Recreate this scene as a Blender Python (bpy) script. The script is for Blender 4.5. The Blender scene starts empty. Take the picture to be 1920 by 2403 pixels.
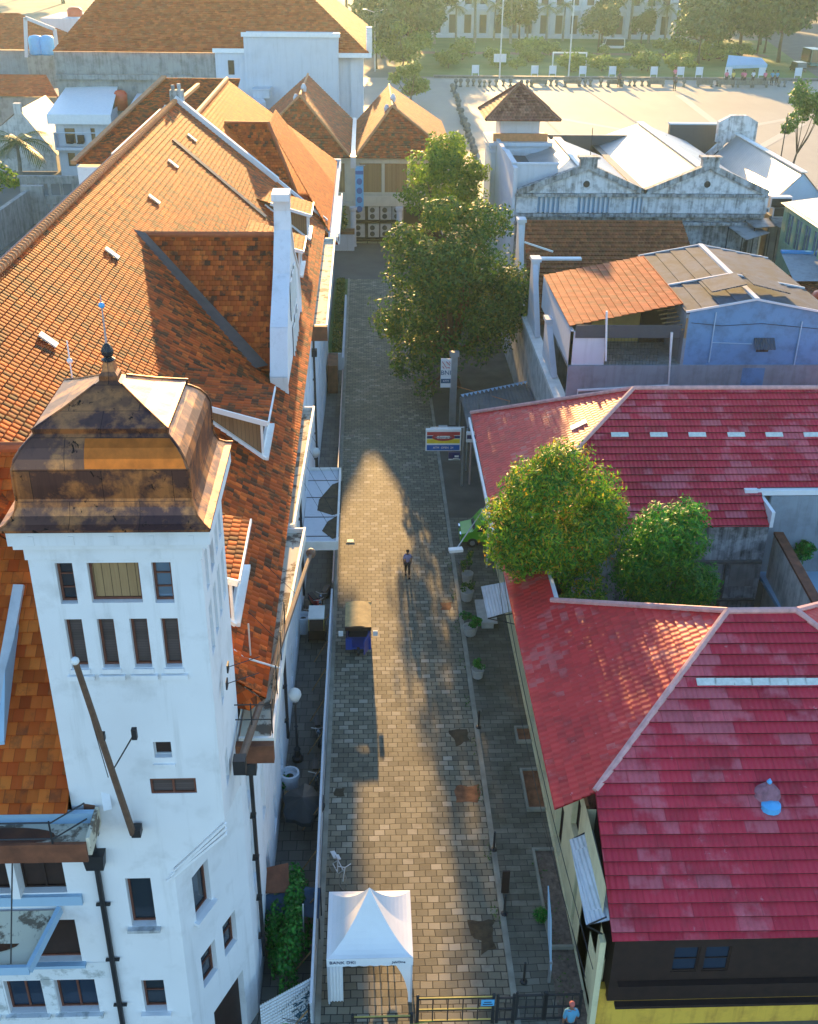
import bpy, bmesh, math, random
import numpy as np
from mathutils import Vector, Matrix
random.seed(7); R=math.radians
scene=bpy.context.scene; COL=scene.collection
# ---------------------------------------------------------------- camera
F=2571.0; PIT=R(28.32); YAW=R(2.44); ROLL=R(-0.79); H=34.0
_f=Vector((math.sin(YAW)*math.cos(PIT),math.cos(YAW)*math.cos(PIT),-math.sin(PIT)))
_r0=Vector((math.cos(YAW),-math.sin(YAW),0)); _d0=_f.cross(_r0)
_r=_r0*math.cos(ROLL)+_d0*math.sin(ROLL); _d=-_r0*math.sin(ROLL)+_d0*math.cos(ROLL)
CAM=Vector((0,0,H))
cd=bpy.data.cameras.new('camera'); cam=bpy.data.objects.new('camera',cd); COL.objects.link(cam)
cd.sensor_fit='HORIZONTAL'; cd.sensor_width=36; cd.lens=36*F/1920; cd.clip_start=0.5; cd.clip_end=4000
m=Matrix.Identity(4)
for i in range(3):
    m[i][0]=_r[i]; m[i][1]=-_d[i]; m[i][2]=-_f[i]; m[i][3]=CAM[i]
cam.matrix_world=m; scene.camera=cam
# ---------------------------------------------------------------- light
HAZE=0.00011; SUN_EL=R(10.0); SUN_AZ=R(-1.7)          # azimuth from +Y (down the street) towards +X
w=bpy.data.worlds.new('World'); scene.world=w; w.use_nodes=True
nt=w.node_tree; bg=nt.nodes['Background']
sky=nt.nodes.new('ShaderNodeTexSky'); sky.sky_type='NISHITA'; sky.sun_disc=False
sky.sun_elevation=SUN_EL; sky.sun_rotation=SUN_AZ; sky.air_density=1.0; sky.dust_density=0.6; sky.ozone_density=3.0
nt.links.new(sky.outputs[0],bg.inputs[0]); bg.inputs[1].default_value=0.15
sd=bpy.data.lights.new('sun','SUN'); so=bpy.data.objects.new('sun',sd); COL.objects.link(so)
sd.energy=4.9; sd.angle=R(0.6); sd.color=(1.0,0.6,0.22)
so.rotation_euler=Vector((-math.sin(SUN_AZ)*math.cos(SUN_EL),-math.cos(SUN_AZ)*math.cos(SUN_EL),-math.sin(SUN_EL))).to_track_quat('-Z','Y').to_euler()
scene.view_settings.view_transform='Standard'; scene.view_settings.look='None'
scene.view_settings.exposure=1.92; scene.view_settings.gamma=1.0
scene.cycles.max_bounces=6; scene.cycles.diffuse_bounces=3; scene.cycles.volume_bounces=1
# ---------------------------------------------------------------- photograph pixel -> world helpers (known plane)
S=1920/1723.0
def ray(x,y):
    u=(x*S-960)/F; v=(y*S-1201.5)/F
    return _f+_r*u+_d*v
def PZ(x,y,z=0.0):
    d=ray(x,y); return CAM+d*((z-H)/d.z)
def PY(x,y,Y):
    d=ray(x,y); return CAM+d*(Y/d.y)
def PX(x,y,X):
    d=ray(x,y); return CAM+d*(X/d.x)
def V(*a): return Vector(a)
# ---------------------------------------------------------------- node material helpers
MATS={}
class NT:
    def __init__(s,name):
        s.m=bpy.data.materials.new(name); s.m.use_nodes=True; s.t=s.m.node_tree; s.n=s.t.nodes
        s.bsdf=s.n['Principled BSDF']; MATS[name]=s.m
    def node(s,t,**kw):
        n=s.n.new(t)
        for k,v in kw.items():
            if hasattr(n,k): setattr(n,k,v)
            else: n.inputs[k].default_value=v
        return n
    def link(s,a,b): s.t.links.new(a,b)
    def set(s,**kw):
        for k,v in kw.items():
            inp=s.bsdf.inputs[k.replace('_',' ')]
            if hasattr(v,'is_linked') or isinstance(v,bpy.types.NodeSocket): s.link(v,inp)
            else: inp.default_value=v
    def coord(s,which='Object'):
        return s.node('ShaderNodeTexCoord').outputs[which]
    def mapping(s,vec,scale=(1,1,1),loc=(0,0,0),rot=(0,0,0)):
        n=s.node('ShaderNodeMapping'); n.inputs['Scale'].default_value=scale; n.inputs['Location'].default_value=loc; n.inputs['Rotation'].default_value=rot
        s.link(vec,n.inputs[0]); return n.outputs[0]
    def noise(s,vec,scale=5,detail=4,rough=.55,dist=0):
        n=s.node('ShaderNodeTexNoise'); n.inputs['Scale'].default_value=scale; n.inputs['Detail'].default_value=detail
        n.inputs['Roughness'].default_value=rough; n.inputs['Distortion'].default_value=dist
        s.link(vec,n.inputs['Vector']); return n.outputs['Fac']
    def ramp(s,fac,stops,interp='LINEAR'):
        n=s.node('ShaderNodeValToRGB'); n.color_ramp.interpolation=interp; e=n.color_ramp.elements
        e[0].position=stops[0][0]; e[0].color=col4(stops[0][1]); e[1].position=stops[-1][0]; e[1].color=col4(stops[-1][1])
        for p,c in stops[1:-1]:
            q=e.new(p); q.color=col4(c)
        s.link(fac,n.inputs[0]); return n.outputs[0]
    def mix(s,fac,a,b,mode='MIX'):
        n=s.node('ShaderNodeMix'); n.data_type='RGBA'; n.blend_type=mode; n.clamp_factor=True
        for v,i in ((fac,0),(a,6),(b,7)):
            if isinstance(v,bpy.types.NodeSocket): s.link(v,n.inputs[i])
            elif i==0: n.inputs[0].default_value=v
            else: n.inputs[i].default_value=col4(v)
        return n.outputs[2]
    def math(s,op,a,b=0.0,c=0.0):
        n=s.node('ShaderNodeMath'); n.operation=op
        for i,v in enumerate((a,b,c)):
            if isinstance(v,bpy.types.NodeSocket): s.link(v,n.inputs[i])
            else: n.inputs[i].default_value=v
        return n.outputs[0]
    def sep(s,vec):
        n=s.node('ShaderNodeSeparateXYZ'); s.link(vec,n.inputs[0]); return n.outputs
    def comb(s,x,y,z=0.0):
        n=s.node('ShaderNodeCombineXYZ')
        for i,v in enumerate((x,y,z)):
            if isinstance(v,bpy.types.NodeSocket): s.link(v,n.inputs[i])
            else: n.inputs[i].default_value=v
        return n.outputs[0]
    def bump(s,h,strength=.5,dist=.02):
        n=s.node('ShaderNodeBump'); n.inputs['Strength'].default_value=strength; n.inputs['Distance'].default_value=dist
        s.link(h,n.inputs['Height']); return n.outputs[0]
    def white(s,vec):
        n=s.node('ShaderNodeTexWhiteNoise'); n.noise_dimensions='2D'; s.link(vec,n.inputs['Vector']); return n.outputs
def col4(c):
    if isinstance(c,(int,float)): return (c,c,c,1)
    return tuple(c)[:3]+(1,)
def sc(c,k): return tuple(min(1,x*k) for x in c)
def M_plain(name,c,rough=.7,metal=0.0,var=.18,scale=2.5,bump=.15,emit=None):
    t=NT(name); co=t.coord(); n=t.noise(co,scale,6,.6)
    t.set(Base_Color=t.ramp(n,[(.25,sc(c,1-var)),(.75,sc(c,1+var))]),Roughness=rough,Metallic=metal)
    if bump: t.set(Normal=t.bump(t.noise(co,scale*8,4),bump,.02))
    return t.m
def M_plaster(name,c,stain,amt=.5,lo=.52,hi=.75,scale=.7,streak=True,rough=.85):
    t=NT(name); co=t.coord()
    n1=t.noise(co,scale,7,.65); base=t.ramp(t.noise(co,.35,4,.6),[(.3,sc(c,.93)),(.7,sc(c,1.03))])
    f=t.ramp(n1,[(lo,(0,0,0)),(hi,(1,1,1))])
    if streak:
        n2=t.noise(t.mapping(co,(2.2,2.2,.16)),1.3,6,.65); f2=t.ramp(n2,[(lo+.02,(0,0,0)),(hi+.05,(1,1,1))])
        f=t.mix(.5,f,f2,'MIX')
    fac=t.math('MULTIPLY',f,amt)
    t.set(Base_Color=t.mix(fac,base,stain),Roughness=rough,Normal=t.bump(t.noise(co,9,6,.7),.18,.02)); return t.m
def M_tiles(name,stops,tw=.24,cr=.3,moss=(.05,.04,.03),mlo=.56,mhi=.72,mamt=.8,bright=None,gap=.35,wave=1,rough=.8,big=.06,offset=.5,bstr=.7):
    """clay tiles: one colour per tile from the face UVs (metres), dark lichen patches, a rounded tile profile in the bump"""
    t=NT(name); uv=t.coord('UV'); s=t.sep(uv)
    row=t.math('FLOOR',t.math('DIVIDE',s[1],cr)); odd=t.math('MODULO',row,2.0)
    u=t.math('ADD',t.math('DIVIDE',s[0],tw),t.math('MULTIPLY',odd,offset))
    idu=t.math('FLOOR',u); fu=t.math('FRACT',u); fv=t.math('FRACT',t.math('DIVIDE',s[1],cr))
    wn=t.white(t.comb(idu,row))
    colr=t.ramp(wn[0],stops)
    co=t.coord()
    big_n=t.noise(co,big*5,5,.6)
    vj=t.math('ADD',.72,t.math('MULTIPLY',t.sep(wn[1])[2],.5)); colr=t.mix(1.0,colr,t.comb(vj,vj,vj),'MULTIPLY')
    colr=t.mix(t.ramp(big_n,[(.35,(0,0,0)),(.65,(.35,.35,.35))]),colr,sc(stops[0][1],.8))
    ms=t.math('ADD',t.noise(co,1.1,8,.75),t.math('MULTIPLY',t.math('SUBTRACT',wn[0],.5),.34))
    mf=t.math('MULTIPLY',t.ramp(ms,[(mlo,(0,0,0)),(mhi,(1,1,1))]),mamt)
    colr=t.mix(mf,colr,moss)
    edge=t.math('MULTIPLY',t.math('LESS_THAN',fu,.07),gap)
    colr=t.mix(edge,colr,sc(moss,.6))
    prof=t.math('SINE',t.math('MULTIPLY',fu,math.pi*wave)); prof=t.math('ABSOLUTE',prof)
    jit=t.math('MULTIPLY',t.sep(wn[1])[1],.8)
    t.bsdf.inputs['Specular IOR Level'].default_value=.1
    t.set(Base_Color=colr,Roughness=rough,Normal=t.bump(t.math('ADD',prof,jit),bstr,.03)); return t.m
def M_corr(name,c,period=.15,rough=.5,metal=.0,dirt=(.12,.1,.08),amt=.5,lo=.5,hi=.7,axis=0,bstr=.8):
    t=NT(name); uv=t.coord('UV'); s=t.sep(uv); co=t.coord()
    wv=t.math('SINE',t.math('MULTIPLY',s[axis],2*math.pi/period))
    f=t.math('MULTIPLY',t.ramp(t.noise(co,.8,7,.65),[(lo,(0,0,0)),(hi,(1,1,1))]),amt)
    base=t.ramp(t.noise(t.mapping(co,(1,1,1)),.5,4),[(.3,sc(c,.85)),(.7,sc(c,1.08))])
    t.set(Base_Color=t.mix(f,base,dirt),Roughness=rough,Metallic=metal,Normal=t.bump(wv,bstr,.03)); return t.m
def M_paver(name,stops,bw,bh,mortar=(.03,.028,.022),msize=.02,dirt=(.05,.05,.035),damt=.6,tint=None,dlo=.5,dhi=.72,off=.5):
    t=NT(name); uv=t.coord('UV'); co=t.coord()
    br=t.node('ShaderNodeTexBrick'); br.offset=off
    wob=t.node('ShaderNodeTexNoise'); wob.inputs['Scale'].default_value=.9; wob.inputs['Detail'].default_value=3; t.link(uv,wob.inputs['Vector'])
    vm=t.node('ShaderNodeVectorMath'); vm.operation='MULTIPLY_ADD'; t.link(wob.outputs['Color'],vm.inputs[0]); vm.inputs[1].default_value=(.12,.12,0); t.link(uv,vm.inputs[2])
    t.link(vm.outputs[0],br.inputs['Vector']); br.inputs['Scale'].default_value=1
    br.inputs['Brick Width'].default_value=bw; br.inputs['Row Height'].default_value=bh; br.inputs['Mortar Size'].default_value=msize; br.inputs['Mortar Smooth'].default_value=.3
    br.inputs['Color1'].default_value=(0,0,0,1); br.inputs['Color2'].default_value=(1,1,1,1); br.inputs['Mortar'].default_value=(.5,.5,.5,1); br.inputs['Bias'].default_value=0
    colr=t.ramp(br.outputs['Color'],stops)
    bigf=t.noise(co,.12,5,.6); colr=t.mix(t.ramp(bigf,[(.35,(0,0,0)),(.65,(.5,.5,.5))]),colr,sc(stops[0][1],.75))
    d=t.math('MULTIPLY',t.ramp(t.noise(co,.55,8,.7),[(dlo,(0,0,0)),(dhi,(1,1,1))]),damt); colr=t.mix(d,colr,dirt)
    colr=t.mix(br.outputs['Fac'],colr,mortar)
    hh=t.math('ADD',t.math('MULTIPLY',t.math('SUBTRACT',1.0,br.outputs['Fac']),1.0),t.math('MULTIPLY',t.noise(co,14,5),.25))
    hh=t.math('ADD',hh,t.math('MULTIPLY',br.outputs['Color'],.3))
    t.set(Base_Color=colr,Roughness=.8,Normal=t.bump(hh,.6,.03)); return t.m
def M_leaf(name,stops,trans=.3,rough=.55):
    t=NT(name); g=t.node('ShaderNodeNewGeometry'); c=t.ramp(g.outputs['Random Per Island'],stops)
    t.set(Base_Color=c,Roughness=rough); t.bsdf.inputs['Specular IOR Level'].default_value=.35
    tr=t.node('ShaderNodeBsdfTranslucent'); t.link(c,tr.inputs[0]); mx=t.node('ShaderNodeMixShader'); mx.inputs[0].default_value=trans
    t.link(t.bsdf.outputs[0],mx.inputs[1]); t.link(tr.outputs[0],mx.inputs[2]); t.link(mx.outputs[0],t.n['Material Output'].inputs[0]); return t.m
def M_wood(name,c,c2,period=.18,rough=.75,axis=0,amt=.35):
    t=NT(name); uv=t.coord('UV'); s=t.sep(uv); co=t.coord()
    idp=t.math('FLOOR',t.math('DIVIDE',s[axis],period)); fr=t.math('FRACT',t.math('DIVIDE',s[axis],period))
    wn=t.white(t.comb(idp,0.0))
    mp=t.mapping(uv,(14,1.2,1) if axis==0 else (1.2,14,1)); g=t.noise(mp,1.5,6,.65)
    colr=t.mix(t.math('ADD',t.math('MULTIPLY',g,.7),t.math('MULTIPLY',wn[0],amt)),c,c2)
    colr=t.mix(t.math('MULTIPLY',t.math('LESS_THAN',fr,.08),.8),colr,sc(c,.15))
    t.set(Base_Color=colr,Roughness=rough,Normal=t.bump(g,.3,.01)); return t.m
def M_glass(name,c=(.02,.03,.04),rough=.08):
    t=NT(name); t.set(Base_Color=col4(c),Roughness=rough); t.bsdf.inputs['Specular IOR Level'].default_value=.6; return t.m
# ---------------------------------------------------------------- mesh builder
class MB:
    def __init__(s): s.v=[]; s.f=[]; s.uv=[]; s.mi=[]; s.pc=[0]
    def poly(s,pts,mi=0,uv=None,flip=False):
        pts=[Vector(p) for p in pts]
        if flip: pts=pts[::-1]; uv=uv[::-1] if uv else None
        n=Vector((0,0,0))
        for i in range(len(pts)):
            a=pts[i]; b=pts[(i+1)%len(pts)]; n+=a.cross(b)
        if n.length<1e-12: return
        n.normalize()
        if uv is None:
            u,v=plane_axes(n); uv=[(p.dot(u),p.dot(v)) for p in pts]
        b=len(s.v); s.v+= [tuple(p) for p in pts]; s.f.append(tuple(range(b,b+len(pts)))); s.uv.append(uv); s.mi.append(mi)
    def quad(s,a,b,c,d,mi=0): s.poly((a,b,c,d),mi)
    def box(s,c,size,rz=0,mi=0,rot=None):
        s.pc.append(len(s.f))
        c=Vector(c); hx,hy,hz=[x/2 for x in size]; M=rot if rot is not None else Matrix.Rotation(rz,3,'Z')
        P=[c+M@Vector((sx*hx,sy*hy,sz*hz)) for sx in(-1,1) for sy in(-1,1) for sz in(-1,1)]
        for q in ((0,1,3,2),(4,6,7,5),(0,4,5,1),(2,3,7,6),(0,2,6,4),(1,5,7,3)): s.poly([P[i] for i in q],mi)
    def bx(s,x0,x1,y0,y1,z0,z1,mi=0): s.box(((x0+x1)/2,(y0+y1)/2,(z0+z1)/2),(abs(x1-x0),abs(y1-y0),abs(z1-z0)),0,mi)
    def prism(s,pts,d,mi=0,mi2=None):
        """planar polygon pts extruded along vector d"""
        s.pc.append(len(s.f))
        pts=[Vector(p) for p in pts]; d=Vector(d); q=[p+d for p in pts]; n=len(pts)
        nn=Vector((0,0,0))
        for i in range(n): nn+=pts[i].cross(pts[(i+1)%n])
        if nn.dot(d)>0: pts,q=pts[::-1],q[::-1]
        s.poly(pts,mi); s.poly(q[::-1],mi)
        for i in range(n): s.poly((pts[i],q[i],q[(i+1)%n],pts[(i+1)%n]),mi if mi2 is None else mi2)
    def bar(s,a,b,w,h=None,mi=0):
        """rectangular bar between two points"""
        a=Vector(a); b=Vector(b); h=w if h is None else h; d=b-a; L=d.length
        if L<1e-6: return
        d.normalize(); up=Vector((0,0,1)) if abs(d.z)<.95 else Vector((0,1,0)); x=d.cross(up).normalized(); y=x.cross(d)
        M=Matrix((x,d,y)).transposed(); s.box((a+b)/2,(w,L,h),0,mi,M)
    def tube(s,pts,r,n=8,mi=0,cap=True):
        s.pc.append(len(s.f))
        pts=[Vector(p) for p in pts]; rs=r if isinstance(r,(list,tuple)) else [r]*len(pts); rings=[]
        for i,p in enumerate(pts):
            d=(pts[min(i+1,len(pts)-1)]-pts[max(i-1,0)]).normalized(); up=Vector((0,0,1)) if abs(d.z)<.9 else Vector((0,1,0))
            x=d.cross(up).normalized(); y=d.cross(x)
            b=len(s.v); s.v+=[tuple(p+(x*math.cos(2*math.pi*k/n)+y*math.sin(2*math.pi*k/n))*rs[i]) for k in range(n)]; rings.append(b)
        for i in range(len(rings)-1):
            for k in range(n):
                a,b2=rings[i],rings[i+1]; s.f.append((a+k,a+(k+1)%n,b2+(k+1)%n,b2+k)); s.uv.append([(k/n,i),((k+1)/n,i),((k+1)/n,i+1),(k/n,i+1)]); s.mi.append(mi)
        if cap:
            for b,rev in ((rings[0],True),(rings[-1],False)):
                f=tuple(range(b,b+n)); s.f.append(f[::-1] if rev else f); s.uv.append([(0,0)]*n); s.mi.append(mi)
    def lathe(s,prof,c,n=16,mi=0,sx=1,sy=1):
        s.pc.append(len(s.f))
        c=Vector(c); rings=[]
        for r,z in prof:
            b=len(s.v); s.v+=[(c.x+r*sx*math.cos(2*math.pi*k/n),c.y+r*sy*math.sin(2*math.pi*k/n),c.z+z) for k in range(n)]; rings.append(b)
        for i in range(len(rings)-1):
            for k in range(n):
                a,b2=rings[i],rings[i+1]; s.f.append((a+k,a+(k+1)%n,b2+(k+1)%n,b2+k)); s.uv.append([(k/n*3,prof[i][1]),((k+1)/n*3,prof[i][1]),((k+1)/n*3,prof[i+1][1]),(k/n*3,prof[i+1][1])]); s.mi.append(mi)
        for b,rev in ((rings[0],True),(rings[-1],False)):
            f=tuple(range(b,b+n)); s.f.append(f[::-1] if rev else f); s.uv.append([(0,0)]*n); s.mi.append(mi)
    def sphere(s,c,r,n=12,m=8,mi=0,sx=1,sy=1,sz=1):
        s.lathe([(r*math.sin(math.pi*(i+.02)/(m+.04)),-sz*r*math.cos(math.pi*(i+.02)/(m+.04))) for i in range(m+1)],c,n,mi,sx,sy)
    def pieces(s,name,mats,parent=None,smooth=False):
        """one object per primitive"""
        cuts=sorted(set(s.pc+[len(s.f)])); out=[]
        for a,b in zip(cuts[:-1],cuts[1:]):
            q=MB(); ids=sorted({i for f in s.f[a:b] for i in f}); mp={i:k for k,i in enumerate(ids)}
            q.v=[s.v[i] for i in ids]; q.f=[tuple(mp[i] for i in f) for f in s.f[a:b]]; q.uv=s.uv[a:b]; q.mi=s.mi[a:b]; out.append(q.build(name,mats,parent,smooth))
        return out
    def build(s,name,mats,parent=None,smooth=False):
        if not isinstance(mats,(list,tuple)): mats=[mats]
        me=bpy.data.meshes.new(name); off=wloc(parent) if parent else Vector((0,0,0))
        vv=np.array(s.v,dtype=np.float64).reshape(-1,3)-np.array(off)
        me.from_pydata(vv.tolist(),[],s.f)
        ul=me.uv_layers.new(name='UVMap'); ul.data.foreach_set('uv',np.array([c for f in s.uv for c in f],dtype=np.float32).ravel())
        me.polygons.foreach_set('material_index',np.array(s.mi,dtype=np.int32))
        if smooth: me.polygons.foreach_set('use_smooth',np.ones(len(s.f),dtype=bool))
        for mt in mats: me.materials.append(MATS[mt] if isinstance(mt,str) else mt)
        o=bpy.data.objects.new(name,me); COL.objects.link(o)
        if parent: o.parent=parent
        return o
def wloc(o):
    v=Vector(o.location)
    while o.parent: o=o.parent; v+=Vector(o.location)
    return v
def plane_axes(n):
    if abs(n.z)>.9995: return Vector((1,0,0)),Vector((0,1,0))
    u=Vector((0,0,1)).cross(n).normalized(); return u,n.cross(u)
def thing(name,label,cat,loc=(0,0,0),group=None,rz=0):
    o=bpy.data.objects.new(name,None); COL.objects.link(o); o.location=loc; o.rotation_euler=(0,0,rz); o.empty_display_size=.3
    o['label']=label; o['category']=cat
    if group: o['group']=group
    return o
def tag(o,label,cat,group=None):
    """turn a top-level mesh into a thing: its origin goes to the base of the shape"""
    o['label']=label; o['category']=cat
    if group: o['group']=group
    return o
def struct(o,kind='structure'): o['kind']=kind; return o
def copy_tree(o,parent=None):
    c=o.copy(); COL.objects.link(c)
    if parent is not None: c.parent=parent
    for ch in [x for x in bpy.data.objects if x.parent==o]: copy_tree(ch,c)
    return c
def origin_to(o,p):
    """move a top-level mesh's origin without moving its shape"""
    p=Vector(p); o.data.transform(Matrix.Translation(-p)); o.location=p; return o
def clip_half(pts,k,lim,keep_gt):
    out=[]
    for i in range(len(pts)):
        a=pts[i]; b=pts[(i+1)%len(pts)]; da=a[k]-lim; db=b[k]-lim
        if not keep_gt: da=-da; db=-db
        if da>=0: out.append(a)
        if (da>=0)!=(db>=0):
            t=da/(da-db); out.append((a[0]+(b[0]-a[0])*t,a[1]+(b[1]-a[1])*t))
    return out
def tile_roof(mb,pts,cr=.3,lift=.05,mi=0,base=True,rmi=None):
    """convex planar roof slope laid in real overlapping courses"""
    pts=[Vector(p) for p in pts]; n=Vector((0,0,0))
    for i in range(len(pts)): n+=pts[i].cross(pts[(i+1)%len(pts)])
    n.normalize()
    if n.z<0: pts=pts[::-1]; n=-n
    u,v=plane_axes(n); d=pts[0].dot(n); q=[(p.dot(u),p.dot(v)) for p in pts]
    v0=min(p[1] for p in q); v1=max(p[1] for p in q); k0=math.floor(v0/cr); k1=math.ceil(v1/cr)
    for k in range(k0,k1):
        a=k*cr; b=a+cr; c=clip_half(clip_half(q,1,a,True),1,b,False)
        if len(c)<3: continue
        P=[u*x+v*y+n*(d+lift*(1-(y-a)/cr)+.01) for x,y in c]
        mb.poly(P,mi,[(x,min(max(y,a+.001),b-.001)) for x,y in c])
        lo=[x for x,y in c if abs(y-min(yy for _,yy in c))<1e-4]
        y0=min(yy for _,yy in c)
        if len(lo)>=2:
            xa,xb=min(lo),max(lo); t=lift*(1-(y0-a)/cr)+.01
            A=u*xa+v*y0; B=u*xb+v*y0
            mb.poly((A+n*(d-.02),B+n*(d-.02),B+n*(d+t),A+n*(d+t)),mi if rmi is None else rmi,[(xa,a+.01),(xb,a+.01),(xb,a+.03),(xa,a+.03)])
    if base: mb.poly([p-n*.02 for p in pts][::-1],mi)
def leafcloud(name,blobs,mat,parent=None,size=.3,aspect=.5,seed=1,droop=.3,shell=.55,smin=.6,smax=1.3,updir=.35):
    """crown of many small folded leaf faces; blobs=(x,y,z,rx,ry,rz,count)"""
    rg=np.random.default_rng(seed); P=[];N=[]
    for (x,y,z,rx,ry,rz,cnt) in blobs:
        d=rg.normal(size=(cnt,3)); d/=np.linalg.norm(d,axis=1)[:,None]
        rad=shell+(1-shell)*rg.random(cnt)**.7; rad*=1+.12*np.sin(d[:,0]*7+x*3)+.12*np.sin(d[:,2]*8+y*2)
        P.append(np.array([x,y,z])+d*rad[:,None]*np.array([rx,ry,rz])); N.append(d)
    P=np.concatenate(P);N=np.concatenate(N);n=len(P)
    nn=N+rg.normal(size=(n,3))*.55; nn[:,2]+=updir; nn/=np.linalg.norm(nn,axis=1)[:,None]
    t=np.cross(nn,rg.normal(size=(n,3))); t[:,2]-=droop; t-=nn*np.sum(t*nn,axis=1)[:,None]; t/=np.linalg.norm(t,axis=1)[:,None]+1e-9
    b=np.cross(nn,t); L=size*(smin+(smax-smin)*rg.random(n)); W=L*aspect
    off=np.array(wloc(parent)) if parent else 0
    v=np.empty((n,4,3)); v[:,0]=P-t*L[:,None]*.5; v[:,1]=P+b*W[:,None]*.5-nn*(L*.08)[:,None]; v[:,2]=P+t*L[:,None]*.5-nn*(L*.12)[:,None]; v[:,3]=P-b*W[:,None]*.5-nn*(L*.08)[:,None]
    v=v.reshape(-1,3)-off
    me=bpy.data.meshes.new(name); me.vertices.add(n*4); me.vertices.foreach_set('co',v.ravel()); me.loops.add(n*4); me.loops.foreach_set('vertex_index',np.arange(n*4,dtype=np.int32))
    me.polygons.add(n); me.polygons.foreach_set('loop_start',np.arange(0,n*4,4,dtype=np.int32)); me.update(calc_edges=True); me.validate()
    me.materials.append(MATS[mat]); o=bpy.data.objects.new(name,me); COL.objects.link(o)
    if parent: o.parent=parent
    return o
def blob_set(c,r,k,cnt,seed,sub=.42,flat=.8):
    """uneven crown: k sub-clumps scattered over an ellipsoid"""
    rg=random.Random(seed); out=[]; cx,cy,cz=c; rx,ry,rz=r
    for i in range(k):
        th=rg.uniform(0,2*math.pi); zz=rg.uniform(-.75,1); q=math.sqrt(max(0,1-zz*zz)); s=rg.uniform(.5,.8)
        e=sub*rg.uniform(.7,1.25)
        out.append((cx+rx*q*math.cos(th)*s,cy+ry*q*math.sin(th)*s,cz+rz*zz*s,rx*e,ry*e,rz*e*flat,int(cnt/k)))
    return out
def text_obj(name,txt,size,mat,loc,rot,parent=None,align='CENTER',sx=1.0,extr=.004):
    cu=bpy.data.curves.new(name,'FONT'); cu.body=txt; cu.size=size; cu.align_x=align; cu.align_y='CENTER'; cu.extrude=extr; cu.resolution_u=2
    o=bpy.data.objects.new(name,cu); COL.objects.link(o); dg=bpy.context.evaluated_depsgraph_get(); me=bpy.data.meshes.new_from_object(o.evaluated_get(dg))
    bpy.data.objects.remove(o); bpy.data.curves.remove(cu); me.transform(Matrix.Diagonal((sx,1,1,1))); me.materials.clear(); me.materials.append(MATS[mat])
    q=bpy.data.objects.new(name,me); COL.objects.link(q); q.rotation_euler=rot
    q.location=Vector(loc)-(wloc(parent) if parent else Vector((0,0,0)))
    if parent: q.parent=parent
    return q
# ================================================================ materials
OR=[(0,(.42,.11,.028)),(.3,(.6,.2,.05)),(.6,(.72,.28,.08)),(.85,(.5,.15,.04)),(1,(.3,.08,.03))]
M_tiles('old_clay_tile',[(0,(.17,.03,.008)),(.14,(.4,.065,.01)),(.45,(.58,.095,.013)),(.75,(.66,.14,.02)),(.9,(.46,.072,.01)),(1,(.15,.032,.009))],tw=.3,cr=.3,moss=(.06,.03,.015),mlo=.49,mhi=.63,mamt=.88)
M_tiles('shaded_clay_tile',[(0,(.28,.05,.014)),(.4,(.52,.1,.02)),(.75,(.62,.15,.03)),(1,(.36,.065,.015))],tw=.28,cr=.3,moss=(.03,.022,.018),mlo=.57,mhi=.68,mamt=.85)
M_tiles('bright_clay_tile',[(0,(.54,.09,.01)),(.5,(.64,.125,.015)),(1,(.7,.16,.024))],tw=.26,cr=.3,moss=(.2,.07,.03),mlo=.62,mhi=.85,mamt=.5,gap=.25)
M_tiles('front_clay_tile',[(0,(.36,.06,.012)),(.25,(.5,.1,.018)),(.7,(.62,.17,.03)),(1,(.42,.08,.015))],tw=.3,cr=.36,moss=(.06,.03,.02),mlo=.58,mhi=.72,mamt=.6)
M_tiles('brown_clay_tile',[(0,(.2,.07,.035)),(.5,(.3,.1,.045)),(1,(.36,.14,.06))],tw=.28,cr=.36,moss=(.09,.05,.03),mlo=.5,mhi=.7,mamt=.6)
M_tiles('salmon_clay_tile',[(0,(.38,.1,.05)),(.5,(.47,.135,.065)),(1,(.52,.165,.085))],tw=.45,cr=.5,moss=(.12,.08,.05),mlo=.52,mhi=.72,mamt=.6,gap=.5,wave=2)
M_tiles('weathered_clay_tile',[(0,(.36,.08,.03)),(.4,(.52,.115,.035)),(.8,(.58,.15,.05)),(1,(.24,.07,.03))],tw=.4,cr=.4,moss=(.1,.07,.045),mlo=.48,mhi=.66,mamt=.75,gap=.5)
M_tiles('far_clay_tile',[(0,(.46,.1,.03)),(.5,(.54,.13,.04)),(1,(.6,.16,.055))],tw=.6,cr=.5,moss=(.22,.1,.05),mlo=.5,mhi=.75,mamt=.5,gap=.15)
M_tiles('turret_tile',[(0,(.2,.08,.055)),(.5,(.3,.13,.09)),(1,(.38,.19,.13))],tw=.3,cr=.35,moss=(.08,.05,.04),mlo=.6,mhi=.8,mamt=.5,gap=.85)
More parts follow.
